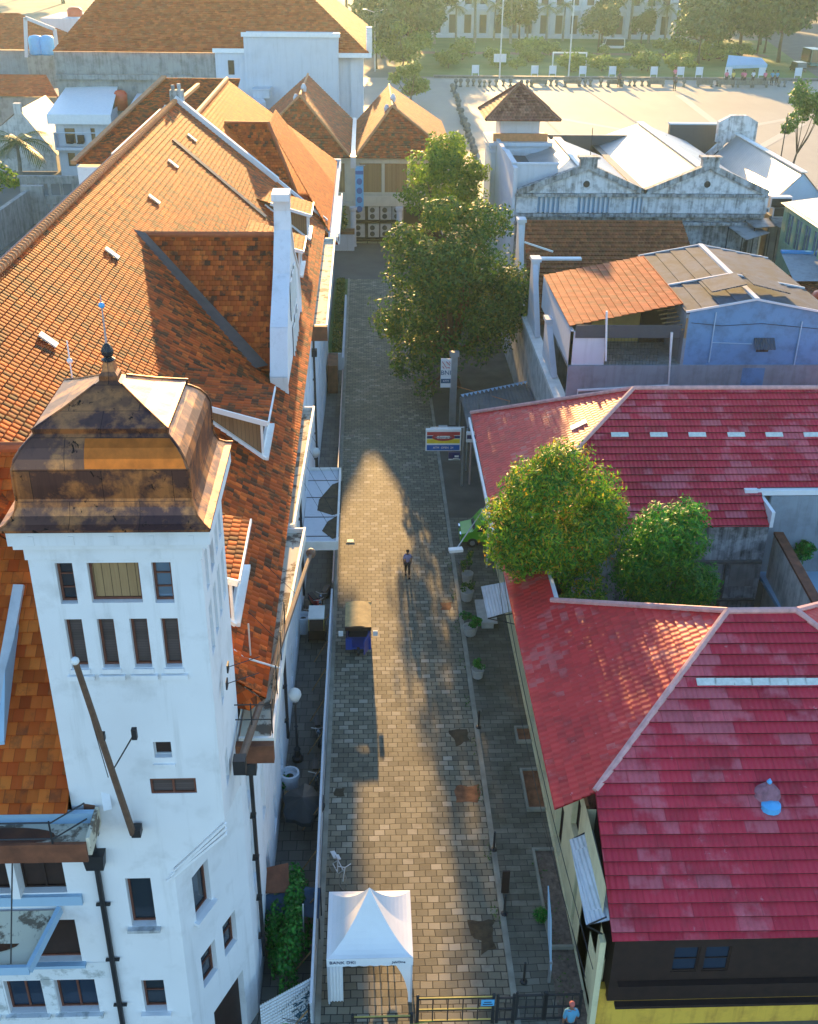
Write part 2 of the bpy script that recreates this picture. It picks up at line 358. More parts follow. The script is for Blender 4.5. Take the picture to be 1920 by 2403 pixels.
def M_redroof(name,a,b,light,cr,tw,mlo,pan,bs=.6):
    t=NT(name); uv=t.coord('UV'); s=t.sep(uv); co=t.coord()
    row=t.math('FLOOR',t.math('DIVIDE',s[1],cr)); fv=t.math('FRACT',t.math('DIVIDE',s[1],cr))
    u=t.math('DIVIDE',s[0],pan); u=t.math('ADD',u,t.math('MULTIPLY',t.math('MODULO',row,3.0),.37)); idu=t.math('FLOOR',u); fu=t.math('FRACT',u)
    wn=t.white(t.comb(idu,row)); c=t.ramp(wn[0],[(0,a),(.5,b),(1,sc(a,.82))])
    f=t.ramp(t.math('ADD',t.noise(co,.42,5,.6),t.math('MULTIPLY',wn[0],.22)),[(mlo+.04,(0,0,0)),(mlo+.12,(1,1,1))]); f=t.math('MULTIPLY',f,.4); c=t.mix(f,c,light)
    dk=t.ramp(t.noise(co,.9,8,.7),[(.5,(0,0,0)),(.7,(1,1,1))]); c=t.mix(t.math('MULTIPLY',dk,.45),c,(.2,.03,.035))
    scr=t.ramp(t.noise(t.mapping(co,(1,1,1)),2.6,8,.72),[(.64,(0,0,0)),(.72,(1,1,1))]); c=t.mix(t.math('MULTIPLY',scr,.5),c,(.7,.46,.46))
    wv=t.math('SINE',t.math('MULTIPLY',s[0],2*math.pi/tw)); f2=t.math('MULTIPLY',t.math('LESS_THAN',fu,.03),.35); c=t.mix(f2,c,sc(a,.5))
    t.bsdf.inputs['Specular IOR Level'].default_value=.3; t.set(Base_Color=c,Roughness=.6,Normal=t.bump(wv,bs,.035)); return t.m
M_redroof('red_roof',(.52,.028,.05),(.64,.04,.066),(.74,.24,.26),.46,.22,.6,1.15)
M_redroof('red_roof_west',(.6,.03,.03),(.7,.042,.04),(.74,.24,.22),.34,.3,.66,.31,.22)
M_plain('red_ridge',(.62,.33,.3),.7,var=.25,scale=3)
M_plain('riser_shade',(.12,.012,.02),.8)  # dark red puts the shade below each tile course into the riser colour
M_plain('skylight',(.66,.66,.58),.4,var=.2,scale=5)
M_plaster('white_plaster',(.80,.80,.80),(.42,.41,.38),.6,.53,.68,.8)
M_plaster('peeling_plaster',(.74,.76,.76),(.3,.32,.3),.75,.5,.6,1.6,False)
M_plaster('dirty_white',(.68,.69,.69),(.07,.07,.065),.85,.47,.6,1.2)
M_plaster('black_stained',(.5,.52,.52),(.055,.055,.05),.95,.40,.56,1.4)
M_plaster('gray_concrete',(.33,.33,.31),(.09,.09,.08),.8,.44,.62,.8)
M_plaster('dark_concrete',(.17,.165,.15),(.05,.05,.045),.8,.44,.62,.9)
M_plaster('blue_wall',(.13,.28,.48),(.07,.13,.2),.6,.46,.66,1.0,False)
M_plaster('paleblue_wall',(.34,.5,.64),(.2,.3,.4),.4,.5,.7,.6)
M_plaster('greyblue_wall',(.27,.31,.34),(.15,.15,.15),.75,.46,.64,.8)
M_plaster('cream_wall',(.74,.66,.4),(.28,.22,.09),.6,.5,.7,1.0)
M_plaster('yellow_wall',(.85,.5,.06),(.42,.17,.03),.8,.48,.64,1.2)
M_plaster('olive_wall',(.44,.38,.14),(.2,.16,.05),.6,.5,.7,.9)
M_plaster('green_wall',(.3,.42,.26),(.1,.14,.09),.7,.46,.66,.9)
M_plaster('terrace_white',(.62,.64,.67),(.36,.37,.38),.6,.48,.68,.35)
M_plaster('beige_concrete',(.58,.54,.42),(.25,.22,.15),.5,.5,.7,.6)
M_plaster('salt_wall',(.62,.6,.56),(.2,.19,.17),.8,.46,.62,1.2)
M_plain('gutter_white',(.74,.72,.66),.6,var=.15,scale=1.5)
M_plaster('gutter_inside',(.66,.6,.46),(.12,.08,.05),.9,.52,.58,1.3,False)
M_plain('black_iron',(.02,.02,.022),.5,var=.3,scale=4,bump=.05)
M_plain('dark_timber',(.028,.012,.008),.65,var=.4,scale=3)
M_plain('window_frame',(.15,.05,.028),.6,var=.3,scale=6)
M_wood('shutter_wood',(.045,.03,.025),(.12,.09,.085),.075,.7,1)
M_wood('board_wood',(.2,.1,.04),(.42,.28,.13),.2,.8,0,.35)
M_wood('cheek_wood',(.14,.07,.03),(.3,.17,.08),.16,.8,0,.4)
M_plain('grey_shutter',(.34,.35,.4),.6,var=.1,scale=2)
M_glass('glass'); M_glass('blue_glass',(.02,.035,.06),.06); M_plain('fresh_copper',(.6,.15,.022),.45,metal=.75,var=.3,scale=3)
t=NT('sky_glass'); t.set(Base_Color=(.3,.4,.5,1),Roughness=.03,Metallic=.7)
M_plain('rust',(.17,.06,.028),.8,var=.5,scale=2)
M_plain('valley_metal',(.075,.05,.045),.6,var=.3,scale=2)
M_plain('pink_pole',(.5,.36,.33),.5); M_plain('pole_brown',(.14,.08,.05),.6,var=.3,scale=5)
M_plain('steel',(.42,.43,.44),.4,metal=.6,var=.15); M_plain('galv',(.55,.56,.56),.45,metal=.3,var=.15)
M_plain('white_paint',(.8,.8,.78),.5,var=.07); M_plain('concrete_block',(.42,.41,.38),.9,var=.2,scale=3)
M_plain('terracotta_ridge',(.36,.09,.03),.75,var=.3,scale=3)
M_plain('pale_ridge',(.52,.22,.09),.8,var=.25,scale=3)
M_plain('black_tarp',(.012,.018,.022),.55,var=.4,scale=3); M_plain('blue_tarp',(.02,.06,.12),.5,var=.35,scale=2)
M_plain('rust_pool',(.11,.035,.012),.5,var=.5,scale=2); M_plain('dusky_dome',(.3,.13,.16),.8,var=.4,scale=5)
M_plain('blue_plastic',(.03,.3,.62),.4,var=.1); M_plain('sky_blue_tank',(.1,.42,.75),.35,var=.1); M_plain('red_tank',(.62,.09,.03),.4,var=.15)
M_plain('white_fabric',(.8,.8,.8),.8,var=.05,scale=1.2,bump=.1)
# copper tower roof: sheets of old brown copper and a few fresh ones
t=NT('copper'); uv=t.coord('UV'); co=t.coord(); s=t.sep(uv)
br=t.node('ShaderNodeTexBrick'); br.offset=.5; t.link(uv,br.inputs['Vector']); br.inputs['Scale'].default_value=1; br.inputs['Brick Width'].default_value=1.6; br.inputs['Row Height'].default_value=.78
br.inputs['Mortar Size'].default_value=.008; br.inputs['Color1'].default_value=(0,0,0,1); br.inputs['Color2'].default_value=(1,1,1,1); br.inputs['Mortar'].default_value=(.3,.3,.3,1)
c=t.ramp(br.outputs['Color'],[(0,(.11,.055,.052)),(.5,(.18,.085,.06)),(1,(.28,.12,.06))])
n=t.noise(co,1.3,7,.65); c=t.mix(t.math('MULTIPLY',t.ramp(n,[(.47,(0,0,0)),(.6,(1,1,1))]),.75),c,(.68,.27,.09))
st=t.noise(t.mapping(co,(5,5,.5)),1.2,6,.6); c=t.mix(t.math('MULTIPLY',t.ramp(st,[(.5,(0,0,0)),(.7,(1,1,1))]),.45),c,(.05,.03,.035))
bl=t.noise(co,3.0,6,.7,.6); c=t.mix(t.ramp(bl,[(.62,(0,0,0)),(.66,(1,1,1))]),c,(.02,.012,.01))
c=t.mix(t.math('MULTIPLY',br.outputs['Fac'],.8),c,(.03,.02,.02))
t.set(Base_Color=c,Roughness=.47,Metallic=.85,Normal=t.bump(t.math('ADD',t.noise(co,2.2,4),t.math('MULTIPLY',br.outputs['Fac'],-.4)),.25,.04))
# corrugated / sheet metals
M_corr('white_sheet',(.72,.74,.77),.16,.5,0,(.3,.3,.3),.4,.5,.7,1)
M_corr('fence_sheet',(.6,.66,.72),.12,.5,0,(.12,.1,.08),.6,.54,.64,0)
M_corr('zinc_sheet',(.42,.43,.43),.18,.5,.3,(.12,.11,.1),.7,.46,.62,1)
M_corr('pale_metal_roof',(.36,.345,.33),.35,.4,.1,(.5,.45,.4),.3,.55,.75,0,.4)
M_corr('asbestos',(.07,.1,.15),.18,.9,0,(.05,.055,.055),.8,.4,.6,0,.9)
M_corr('dark_metal',(.16,.16,.16),.25,.5,.2,(.06,.06,.06),.5,.45,.65,0,.5)
M_plain('charcoal_panel',(.05,.06,.075),.5,var=.1)
# ground
M_paver('street_paver',[(0,(.135,.125,.09)),(.3,(.2,.185,.13)),(.7,(.265,.24,.165)),(.9,(.33,.3,.22)),(1,(.42,.39,.31))],.46,.33,msize=.02,damt=.7,dirt=(.075,.07,.045))
M_paver('side_paver',[(0,(.11,.105,.08)),(.5,(.155,.145,.11)),(1,(.22,.205,.16))],.62,.3,msize=.014,dirt=(.05,.055,.03),damt=.75,dlo=.44,dhi=.66)
M_paver('walk_paver',[(0,(.11,.105,.09)),(.5,(.15,.14,.12)),(1,(.19,.18,.15))],.6,.55,msize=.015,dirt=(.05,.045,.035),damt=.6)
M_plain('kerb_stone',(.27,.26,.21),.9,var=.35,scale=1.2,bump=.4)
M_plain('asphalt',(.1,.097,.09),.9,var=.25,scale=.3,bump=.3)
M_plain('earth',(.17,.12,.08),.95,var=.4,scale=1.2,bump=.6); M_plain('rubble',(.16,.12,.095),.95,var=.6,scale=6,bump=1)
M_plain('hole_soil',(.06,.045,.025),.95,var=.6,scale=3,bump=.8); M_plain('red_soil',(.2,.085,.04),.95,var=.6,scale=2.5,bump=.8)
M_plain('city_ground',(.15,.15,.13),.95,var=.3,scale=.05); M_plain('yard_ground',(.09,.085,.07),.95,var=.4,scale=.5)
t=NT('lawn'); co=t.coord(); c=t.ramp(t.noise(co,.06,7,.65),[(.3,(.06,.1,.025)),(.5,(.1,.17,.035)),(.7,(.16,.2,.07))]); t.set(Base_Color=c,Roughness=.95,Normal=t.bump(t.noise(co,2,5),.6,.2))
t=NT('square_paving'); co=t.coord(); c=t.ramp(t.noise(co,.02,7,.6),[(.35,(.2,.195,.17)),(.65,(.27,.26,.225))]); c=t.mix(t.ramp(t.noise(t.mapping(co,(.3,.05,1)),1,6,.6),[(.45,(0,0,0)),(.7,(.4,.4,.4))]),c,(.17,.168,.15)); t.set(Base_Color=c,Roughness=.75)
M_plain('square_line',(.36,.34,.29),.7,var=.1)
# plants
M_leaf('leaf_mango',[(0,(.03,.13,.015)),(.4,(.07,.25,.02)),(.68,(.2,.4,.02)),(.86,(.42,.46,.02)),(.96,(.55,.36,.03)),(1,(.6,.24,.03))],.4)
M_leaf('leaf_mango_dark',[(0,(.015,.12,.015)),(.5,(.03,.22,.02)),(.85,(.09,.34,.02)),(1,(.26,.4,.02))],.3)
M_leaf('leaf_old',[(0,(.025,.075,.012)),(.5,(.05,.135,.018)),(.8,(.1,.19,.022)),(.95,(.22,.26,.03)),(1,(.34,.26,.035))],.35)
M_leaf('leaf_fresh',[(0,(.06,.14,.012)),(.5,(.13,.25,.02)),(1,(.28,.38,.03))],.45)
M_leaf('leaf_shrub',[(0,(.01,.08,.01)),(.5,(.015,.17,.015)),(1,(.06,.3,.03))],.25)
M_leaf('leaf_far',[(0,(.03,.07,.03)),(.5,(.045,.105,.035)),(1,(.08,.15,.05))],.3)
M_leaf('leaf_far_bright',[(0,(.1,.16,.03)),(.5,(.16,.25,.05)),(1,(.26,.34,.08))],.35)
M_leaf('leaf_right',[(0,(.03,.1,.02)),(.5,(.06,.18,.03)),(1,(.14,.26,.05))],.3)
M_leaf('leaf_palm',[(0,(.04,.09,.03)),(.5,(.09,.14,.04)),(1,(.22,.22,.07))],.25)
M_plain('bark',(.09,.065,.045),.9,var=.4,scale=3,bump=.8); M_plain('bark_red',(.16,.07,.035),.9,var=.4,scale=4,bump=.8); M_plain('palm_bark',(.24,.22,.18),.9,var=.3,scale=2,bump=.6)
M_plain('weed',(.08,.15,.03),.9,var=.4,scale=4)
# ================================================================ ground
def sheet(name,pts,z,mat,kind='structure'):
    mb=MB(); mb.poly([(x,y,z) for x,y in pts]); return struct(mb.build(name,mat),kind)
def slab(name,x0,x1,y0,y1,z0,z1,mat):
    mb=MB(); mb.bx(x0,x1,y0,y1,z0,z1); return struct(mb.build(name,mat))
sheet('ground',[(-396,-56),(396,-56),(396,788),(-396,788)],-.03,'city_ground')
sheet('street',[(-1.78,5),(5.02,5),(5.06,116),(-1.78,116)],0,'street_paver')
sheet('road',[(-12,116),(40,116),(40,147),(-12,147)],-.008,'asphalt')
sheet('left_pavement',[(-4.6,20),(-1.98,20),(-1.98,92),(-3.6,92)],.004,'walk_paver')
slab('left_kerb',-1.98,-1.78,5,116,-.05,.12,'kerb_stone')
slab('right_kerb',5.02,5.24,5,112,-.05,.13,'kerb_stone')
sheet('right_pavement',[(5.24,5),(7.9,5),(7.9,62),(5.24,62)],.11,'side_paver')
sheet('forecourt',[(5.24,62.004),(13.4,62.004),(14.2,112),(5.24,112)],.10,'yard_ground')
sheet('verge',[(-3.55,92),(-1.98,92),(-1.98,116),(-3.3,116)],.02,'weed')
# roadside planting strip of bare earth by the yellow wall
sheet('earth_strip',[(6.55,23.5),(7.66,23.5),(7.66,31),(6.75,31)],.125,'rubble')
sheet('square',[(-20,150),(230,146),(230,291),(-20,289)],0,'square_paving')
def strip_line(name,a,b,w,z=.012):
    a=Vector(a); b=Vector(b); d=(b-a).normalized(); n=Vector((-d.y,d.x))*w/2
    mb=MB(); mb.poly([(p.x,p.y,z) for p in (a+n,b+n,b-n,a-n)][::-1]); return struct(mb.build(name,'square_line'))
def g2(x,y): p=PZ(x,y,0); return (p.x,p.y)
for i,(a,b) in enumerate([((1180,250),(1640,330)),((1130,345),(1720,240)),((1430,200),(1560,300)),((1690,260),(1540,345))]): strip_line('paving_line',g2(*a),g2(*b),1.7,.012+.004*i)
slab('square_kerb',17,150,289.5,291.5,0,.5,'dark_concrete')
sheet('park_lawn',[(8,291.5),(170,291.5),(190,398),(8,396)],.05,'lawn')
sheet('park_road',[(115,290),(235,290),(235,470),(150,470)],.06,'asphalt')
sheet('park_path',[(8,345),(120,345),(120,352),(8,352)],.07,'earth')
# broken spots in the paving
def patch(pts,mat,z=.008):
    q0=[PZ(x,y,z) for x,y in pts]; rg=random.Random(int(pts[0][0])); q=[]
    for a,b in zip(q0,q0[1:]+q0[:1]):
        n_=max(2,int((b-a).length/.22))
        for k in range(n_): q.append(a.lerp(b,k/n_)+V(rg.uniform(-.09,.09),rg.uniform(-.09,.09),0))
    mb=MB(); mb.poly(q[::-1] if (q[1]-q[0]).cross(q[2]-q[1]).z<0 else q); return struct(mb.build('paving_hole',mat))
patch([(983,1939),(1040,1936),(1042,2000),(1008,2008),(1012,1985),(985,1958)],'hole_soil')
patch([(961,1655),(1010,1653),(1008,1688),(958,1690)],'red_soil')
patch([(945,1540),(985,1535),(990,1560),(960,1570)],'hole_soil'); patch([(926,1270),(950,1268),(950,1283),(930,1284)],'red_soil')
patch([(706,1662),(726,1660),(727,1676),(707,1678)],'hole_soil')
for px in [(795,735),(795,770),(740,919),(740,971),(738,1140)]:
    p=PZ(*px,0); mb=MB(); mb.bx(p.x-.27,p.x+.27,p.y-.25,p.y+.25,.004,.03,0); mb.bx(p.x-.19,p.x+.19,p.y-.17,p.y+.17,.031,.045,1); o=mb.build('drain_cover',['kerb_stone','black_iron']); tag(o,'',''); o['_px']=px[1]; origin_to(o,(p.x,p.y,0))
    o['label']={735:'dark drain cover in the pale paving, farthest along the left street edge',770:'second farthest dark drain cover on the left street edge',919:'small square drain near the rusty rail, farther of the two before the canopy',971:'small square drain near the rusty rail, nearer of the two before the canopy',1140:'square drain in the sunlit paving beside the hanging canopy'}[px[1]]; o['category']='drain'; o['group']='drains along the left street edge'; del o['_px']
# ================================================================ wall helper
def wall(mb,O,ud,w,z0,z1,ops=(),t=.22,mi=0,mi_back=None,back=True):
    """vertical wall in the plane through O along ud, facing ud x Z, with real recessed openings (u0,u1,z0,z1)"""
    O=Vector(O); ud=Vector(ud).normalized(); n=ud.cross(Vector((0,0,1)))
    P=lambda u,z,d=0: O+ud*u+Vector((0,0,z))-n*d
    us=sorted(set([0,w]+[x for o in ops for x in o[:2]])); zs=sorted(set([z0,z1]+[x for o in ops for x in o[2:4]]))
    for i in range(len(us)-1):
        for j in range(len(zs)-1):
            uc=(us[i]+us[i+1])/2; zc=(zs[j]+zs[j+1])/2
            if any(o[0]<uc<o[1] and o[2]<zc<o[3] for o in ops): continue
            mb.quad(P(us[i],zs[j]),P(us[i+1],zs[j]),P(us[i+1],zs[j+1]),P(us[i],zs[j+1]),mi)
    for o in ops:
        a,b,c,d=o[:4]; tt=o[4] if len(o)>4 else t
        mb.quad(P(a,c),P(a,c,tt),P(b,c,tt),P(b,c),mi); mb.quad(P(a,d),P(b,d),P(b,d,tt),P(a,d,tt),mi)
        mb.quad(P(a,c),P(a,d),P(a,d,tt),P(a,c,tt),mi); mb.quad(P(b,c),P(b,c,tt),P(b,d,tt),P(b,d),mi)
        if back: mb.quad(P(a,c,tt),P(a,d,tt),P(b,d,tt),P(b,c,tt),mi if mi_back is None else mi_back)
def window(parent,O,ud,op,kind='casement',t=.22,frame='window_frame',pane='glass',name='window',fw=.06,cols=1,rows=1,sill=None,label=None):
    """frame set in an opening, its pane a sub-part"""
    O=Vector(O); ud=Vector(ud).normalized(); n=ud.cross(Vector((0,0,1))); a,b,c,d=op[:4]
    P=lambda u,z,dd=0: O+ud*u+Vector((0,0,z))-n*dd
    rot=Matrix((ud,n,Vector((0,0,1)))).transposed(); mb=MB(); g=.004
    def bar(u0,u1,z0,z1,dep,th): mb.box(P((u0+u1)/2,(z0+z1)/2,dep),(u1-u0,th,z1-z0),0,0,rot)
    dep=t-.05
    bar(a+g,a+fw,c+g,d-g,dep,.07); bar(b-fw,b-g,c+g,d-g,dep,.07); bar(a+fw,b-fw,c+g,c+fw,dep,.07); bar(a+fw,b-fw,d-fw,d-g,dep,.07)
    for i in range(1,cols):
        u=a+(b-a)*i/cols; bar(u-fw*.5,u+fw*.5,c+fw,d-fw,dep,.06)
    for j in range(1,rows):
        z=c+(d-c)*j/rows; bar(a+fw,b-fw,z-fw*.3,z+fw*.3,dep,.05)
    o=mb.build(name,frame,parent)
    if label: o['label']=label
    m2=MB(); m2.box(P((a+b)/2,(c+d)/2,t-.02),(b-a-2*g,.025,d-c-2*g),0,0,rot)
    m2.build('shutter' if kind=='shutter' else ('board' if kind=='board' else 'pane'),pane,o)
    if sill:
        m3=MB(); m3.box(P((a+b)/2,c-.06,-.07),(b-a+.24,.2,.11),0,0,rot); m3.build('sill',sill,o)
    return o
# ================================================================ the white colonial building with the copper tower
LB=thing('colonial_building','white colonial office block with orange tiled roofs and a copper capped corner tower','building',(-8,40,0))
FY=22.6; SL=.82
def zr(X): return 12.8+SL*(-3.2-X)               # main street-side slope
def RP(x,y,off=0):                                 # photograph pixel on that slope
    d=ray(x,y); t=(12.8+off+SL*(-3.2)-H)/(d.z+SL*d.x); return CAM+d*t
def fx(Y): return -3.97+(Y-25.9)*.0115             # street facade line
# --- walls
mb=MB()
fops=[]
u=lambda X: X+17.0
FO=(-17,FY,0)
front_ops=[(u(-6.93),u(-6.22),8.17,10.1),(u(-6.92),u(-6.25),4.45,5.85),(u(-11.0),u(-9.9),4.5,5.95),(u(-9.5),u(-8.3),4.5,5.95),(u(-12.6),u(-11.4),4.5,5.95),
 (u(-14.8),u(-12.25),9.6,12.0),(u(-11.9),u(-10.1),9.6,12.0),(u(-9.85),u(-8.6),9.6,12.0),(u(-12.5),u(-8.55),6.75,8.5)]
wall(mb,FO,(1,0,0),17-5.53,0,12.6,front_ops,t=.3)
# chamfered corner
CA=Vector((-5.53,FY,0)); CB=Vector((-3.97,25.9,0)); cdv=(CB-CA); cw=cdv.length; cdv.normalize()
ch_ops=[(.75,1.6,7.6,9.35),(.75,1.55,4.55,5.95),(2.0,2.75,4.6,6.0),(1.1,2.9,0,3.0)]
wall(mb,CA,cdv,cw,0,10.5,ch_ops,t=.26)
# street facade
SD=Vector((fx(88)-fx(25.9),62.1,0)).normalized(); SO=(fx(25.9),25.9,0)
st_ops=[]
for i in range(19):
    y=1.1+i*3.25
    for (a,b,h) in ((.9,2.9,.85),(4.6,7.0,.85),(8.4,10.9,.85)):
        if y+h<62: st_ops.append((y,y+h*1.15,a,b))
wall(mb,SO,SD,62.1,0,12.6,st_ops,t=.2)
mb.quad((-15.2,88,0),(fx(88),88,0),(fx(88),88,12.6),(-15.2,88,12.6)) ; mb.quad((-17,88,0),(-17,88,12.6),(-17,FY,12.6),(-17,FY,0))
# gable end and back of the hall up to the slope
mb.poly([(fx(88),88,12.5),(-3.2,88.02,12.5),(-14.4,88.02,21.6),(-15.2,88.02,21.6),(-15.2,88.02,12.5)][::-1])
mb.quad((-15.2,24,0),(-15.2,24,21.5),(-15.2,88,21.5),(-15.2,88,0))
mb.build('wall','white_plaster',LB)
# peeling patch lower left of the front, as its own worn coat
mb=MB(); wall(mb,(-17,FY-.012,0),(1,0,0),9.2,6.0,6.7); 
for a,b in ((-12.6,-11.05),(-9.88,-9.52)): mb.bx(a+.06 if a<-12 else a,b,FY-.03,FY-.003,4.2,6.0)
mb.build('peeling_render','peeling_plaster',LB)
for k,o in enumerate(front_ops):
    if k==0: window(LB,FO,(1,0,0),o,t=.3,sill='dirty_white')
    elif k==1: window(LB,FO,(1,0,0),o,t=.3,rows=2,sill='white_plaster')
    elif k<5: window(LB,FO,(1,0,0),o,t=.3,cols=2,pane='blue_glass',sill='peeling_plaster')
    elif k<8: window(LB,FO,(1,0,0),o,t=.3,cols=2,pane='dark_timber',frame='dark_timber')
    else: window(LB,FO,(1,0,0),o,t=.3,cols=2,pane='dark_timber',frame='window_frame',sill='paleblue_wall')
for k,o in enumerate(ch_ops[:3]): window(LB,CA,cdv,o,t=.26,rows=1 if k==0 else 2,sill='white_plaster' if k==0 else None)
mb=MB(); o=ch_ops[3]; nn=cdv.cross(Vector((0,0,1)))
q=CA+cdv*((o[0]+o[1])/2)-nn*.24+Vector((0,0,1.5)); mb.box(q,(o[1]-o[0]-.02,.03,2.98),0,0,Matrix((cdv,nn,Vector((0,0,1)))).transposed()); mb.build('entrance_door','dark_timber',LB)
for o in st_ops: window(LB,SO,SD,o,'shutter',t=.2,frame='white_paint',pane='grey_shutter',fw=.05)
# dark sills / hooks of the front strip: white piers between the upper windows and their blue band
mb=MB(); mb.bx(-17,-8.2,FY-.12,FY-.002,9.2,9.55); mb.pieces('sill_band','paleblue_wall',LB)
# --- tower
TX0,TX1,TY0,TY1,TZ=-8.05,-3.98,22.585,26.5,21.0
mb=MB(); tu=lambda X:X-TX0
TO=(TX0,TY0,0)
t_ops=[(tu(-7.44),tu(-7.03),19.35,20.5),(tu(-6.69),tu(-5.47),19.37,20.5),(tu(-5.17),tu(-4.71),19.35,20.5)]
for a,b in ((-7.43,-7.01),(-6.65,-6.24),(-5.86,-5.43),(-5.1,-4.68)): t_ops.append((tu(a),tu(b),17.43,18.9))
t_ops.append((tu(-5.66),tu(-5.2),14.5,15.03)); t_ops.append((tu(-5.87),tu(-4.65),13.25,13.78))
BZ=12.25; sx_=tu(-5.53)
wall(mb,TO,(1,0,0),TX1-TX0,BZ,TZ,t_ops,t=.24); wall(mb,TO,(1,0,0),sx_,10.5,BZ)
mb.poly([(-5.53,TY0,10.5),(TX1,TY0,BZ),(-5.53,TY0,BZ)]); mb.poly([(TX1,25.9,10.5),(TX1,25.9,BZ),(TX1,TY0,BZ)]); mb.poly([(-5.53,TY0,10.5),(TX1,25.9,10.5),(TX1,TY0,BZ)])
r_ops=[(.5,.95,19.3,20.5),(1.35,1.95,19.3,20.5),(2.3,2.75,19.3,20.5),(3.05,3.5,19.3,20.5)]
for k in range(4): r_ops.append((.45+k*.85,.95+k*.85,17.4,18.9))
r_ops+= [(1.2,1.65,15.2,15.8),(.9,1.4,12.6,13.7)]
wall(mb,(TX1,TY0,0),(0,1,0),TY1-TY0,BZ,TZ,r_ops,t=.2); mb.quad((TX1,25.9,10.5),(TX1,TY1,10.5),(TX1,TY1,BZ),(TX1,25.9,BZ))
mb.quad((TX1,TY1,10.5),(TX0,TY1,10.5),(TX0,TY1,TZ),(TX1,TY1,TZ)); mb.quad((TX0,TY1,10.5),(TX0,TY0,10.5),(TX0,TY0,TZ),(TX0,TY1,TZ))
mb.poly([(TX0,TY0,10.5),(TX0,TY1,10.5),(TX1,TY1,10.5),(TX1,25.9,10.5),(-5.53,TY0,10.5)])
# stepped corbel over the chamfer
for k in range(3):
    f=.25+.25*k; a=Vector((-5.53,FY,0)); b=Vector((-3.985,FY,0)); c=Vector((-3.985,25.9,0)); m_=(a+c)/2
    tri=[p.lerp(m_,f*.9) if p is b else p for p in (a,b,c)]
    mb.bar((-5.5-.12*k,TY0-.02,10.42-.2*k+.0),(TX1+.02,TY0-.02,BZ-.08-.2*k+.02*k),.1,.07)
mb.build('tower_wall','white_plaster',LB)
# mouldings: frieze, cornice, sills
mb=MB(); mb.bx(TX0-.05,TX1+.05,TY0-.05,TY1+.05,20.62,21.0); mb.bx(TX0-.22,TX1+.22,TY0-.22,TY1+.22,21.0,21.14)
mb.bx(TX0-.3,TX1+.3,TY0-.3,TY1+.3,21.14,21.6)
for k in range(5):
    x=TX0+.2+k*.92; mb.bx(x,x+.12,TY0-.32,TY0-.29,21.16,21.4)
mb.build('tower_cornice','white_plaster',LB)
mb=MB()
for a,b in ((-7.43,-7.01),(-6.65,-6.24),(-5.86,-5.43),(-5.1,-4.68)):
    mb.bx(a-.03,b+.03,TY0-.06,TY0-.002,17.28,17.42); mb.bx(a-.12,b+.12,TY0-.1,TY0-.002,17.1,17.24)
mb.bx(-5.72,-5.14,TY0-.05,TY0-.002,14.2,14.3); mb.pieces('sill','white_plaster',LB)
for k,o in enumerate(t_ops):
    if k==0: window(LB,TO,(1,0,0),o,t=.24,rows=3,pane='glass',label='tower window with dark panes')
    elif k==1: window(LB,TO,(1,0,0),o,'board',t=.24,pane='board_wood',label='tower window boarded with weathered planks')
    elif k==2: window(LB,TO,(1,0,0),o,t=.24,rows=3,pane='sky_glass',label='tower window reflecting pale blue sky')
    elif k<7: window(LB,TO,(1,0,0),o,'shutter',t=.24,pane='shutter_wood',name='louvred_window')
    elif k==7: window(LB,TO,(1,0,0),o,t=.24,pane='dark_timber',frame='white_paint',fw=.02)
    else: window(LB,TO,(1,0,0),o,'shutter',t=.1,pane='shutter_wood',frame='window_frame',cols=2,name='vent_grille')
for k,o in enumerate(r_ops): window(LB,(TX1,TY0,0),(0,1,0),o,'shutter',t=.2,frame='white_paint' if k!=1 else 'window_frame',pane='grey_shutter' if k!=1 else 'window_frame',fw=.04)
# copper helmet
cx,cy=-6.05,24.5
prof=[(2.42,21.6),(2.42,21.66),(2.26,21.73),(2.1,21.87),(2.02,22.05),(1.98,22.25),(1.99,22.6),(1.98,23.0),(1.91,23.22),(1.77,23.43),(1.6,23.59),(1.5,23.67),(1.52,23.8),(1.42,23.84),(.9,24.08),(.3,24.4),(.22,24.45),(.22,24.56),(.16,24.64),(.11,24.88)]
mb=MB()
for i in range(len(prof)-1):
    (a,z0),(b,z1)=prof[i],prof[i+1]; L=math.hypot(b-a,z1-z0); vv=sum(math.hypot(prof[j+1][0]-prof[j][0],prof[j+1][1]-prof[j][1]) for j in range(i))
    for k in range(4):
        M=Matrix.Rotation(k*math.pi/2,3,'Z'); off=k*5.3
        mb.poly([Vector((cx,cy,0))+M@Vector(p) for p in ((-a,-a,z0),(a,-a,z0),(b,-b,z1),(-b,-b,z1))],0,[(off-a,vv),(off+a,vv),(off+b,vv+L),(off-b,vv+L)])
tr=mb.build('tower_roof','copper',LB)
mb=MB()
mb2=MB(); pp=[(1.98,23.0),(1.91,23.22),(1.77,23.43),(1.6,23.59)]
for (a0,z0),(a1,z1) in zip(pp[:-1],pp[1:]): mb2.quad((-6.4,cy-a0-.012,z0+.012),(cx+a0-.05,cy-a0-.012,z0+.012),(cx+a1-.05,cy-a1-.012,z1+.012),(-6.4,cy-a1-.012,z1+.012))
mb2.quad((-6.0,cy-1.995,22.0),(cx+1.93,cy-1.995,22.0),(cx+1.93,cy-2.006,22.74),(-6.0,cy-2.006,22.74),0) if False else None
mb2.build('copper_patch','fresh_copper',tr)
for k in range(4):
    M=Matrix.Rotation(k*math.pi/2,3,'Z'); pts=[Vector((cx,cy,0))+M@Vector((a+.01,-a-.01,z)) for a,z in prof[1:16]]; mb.tube(pts,.028,5)
mb.build('hip_seam','copper',tr)
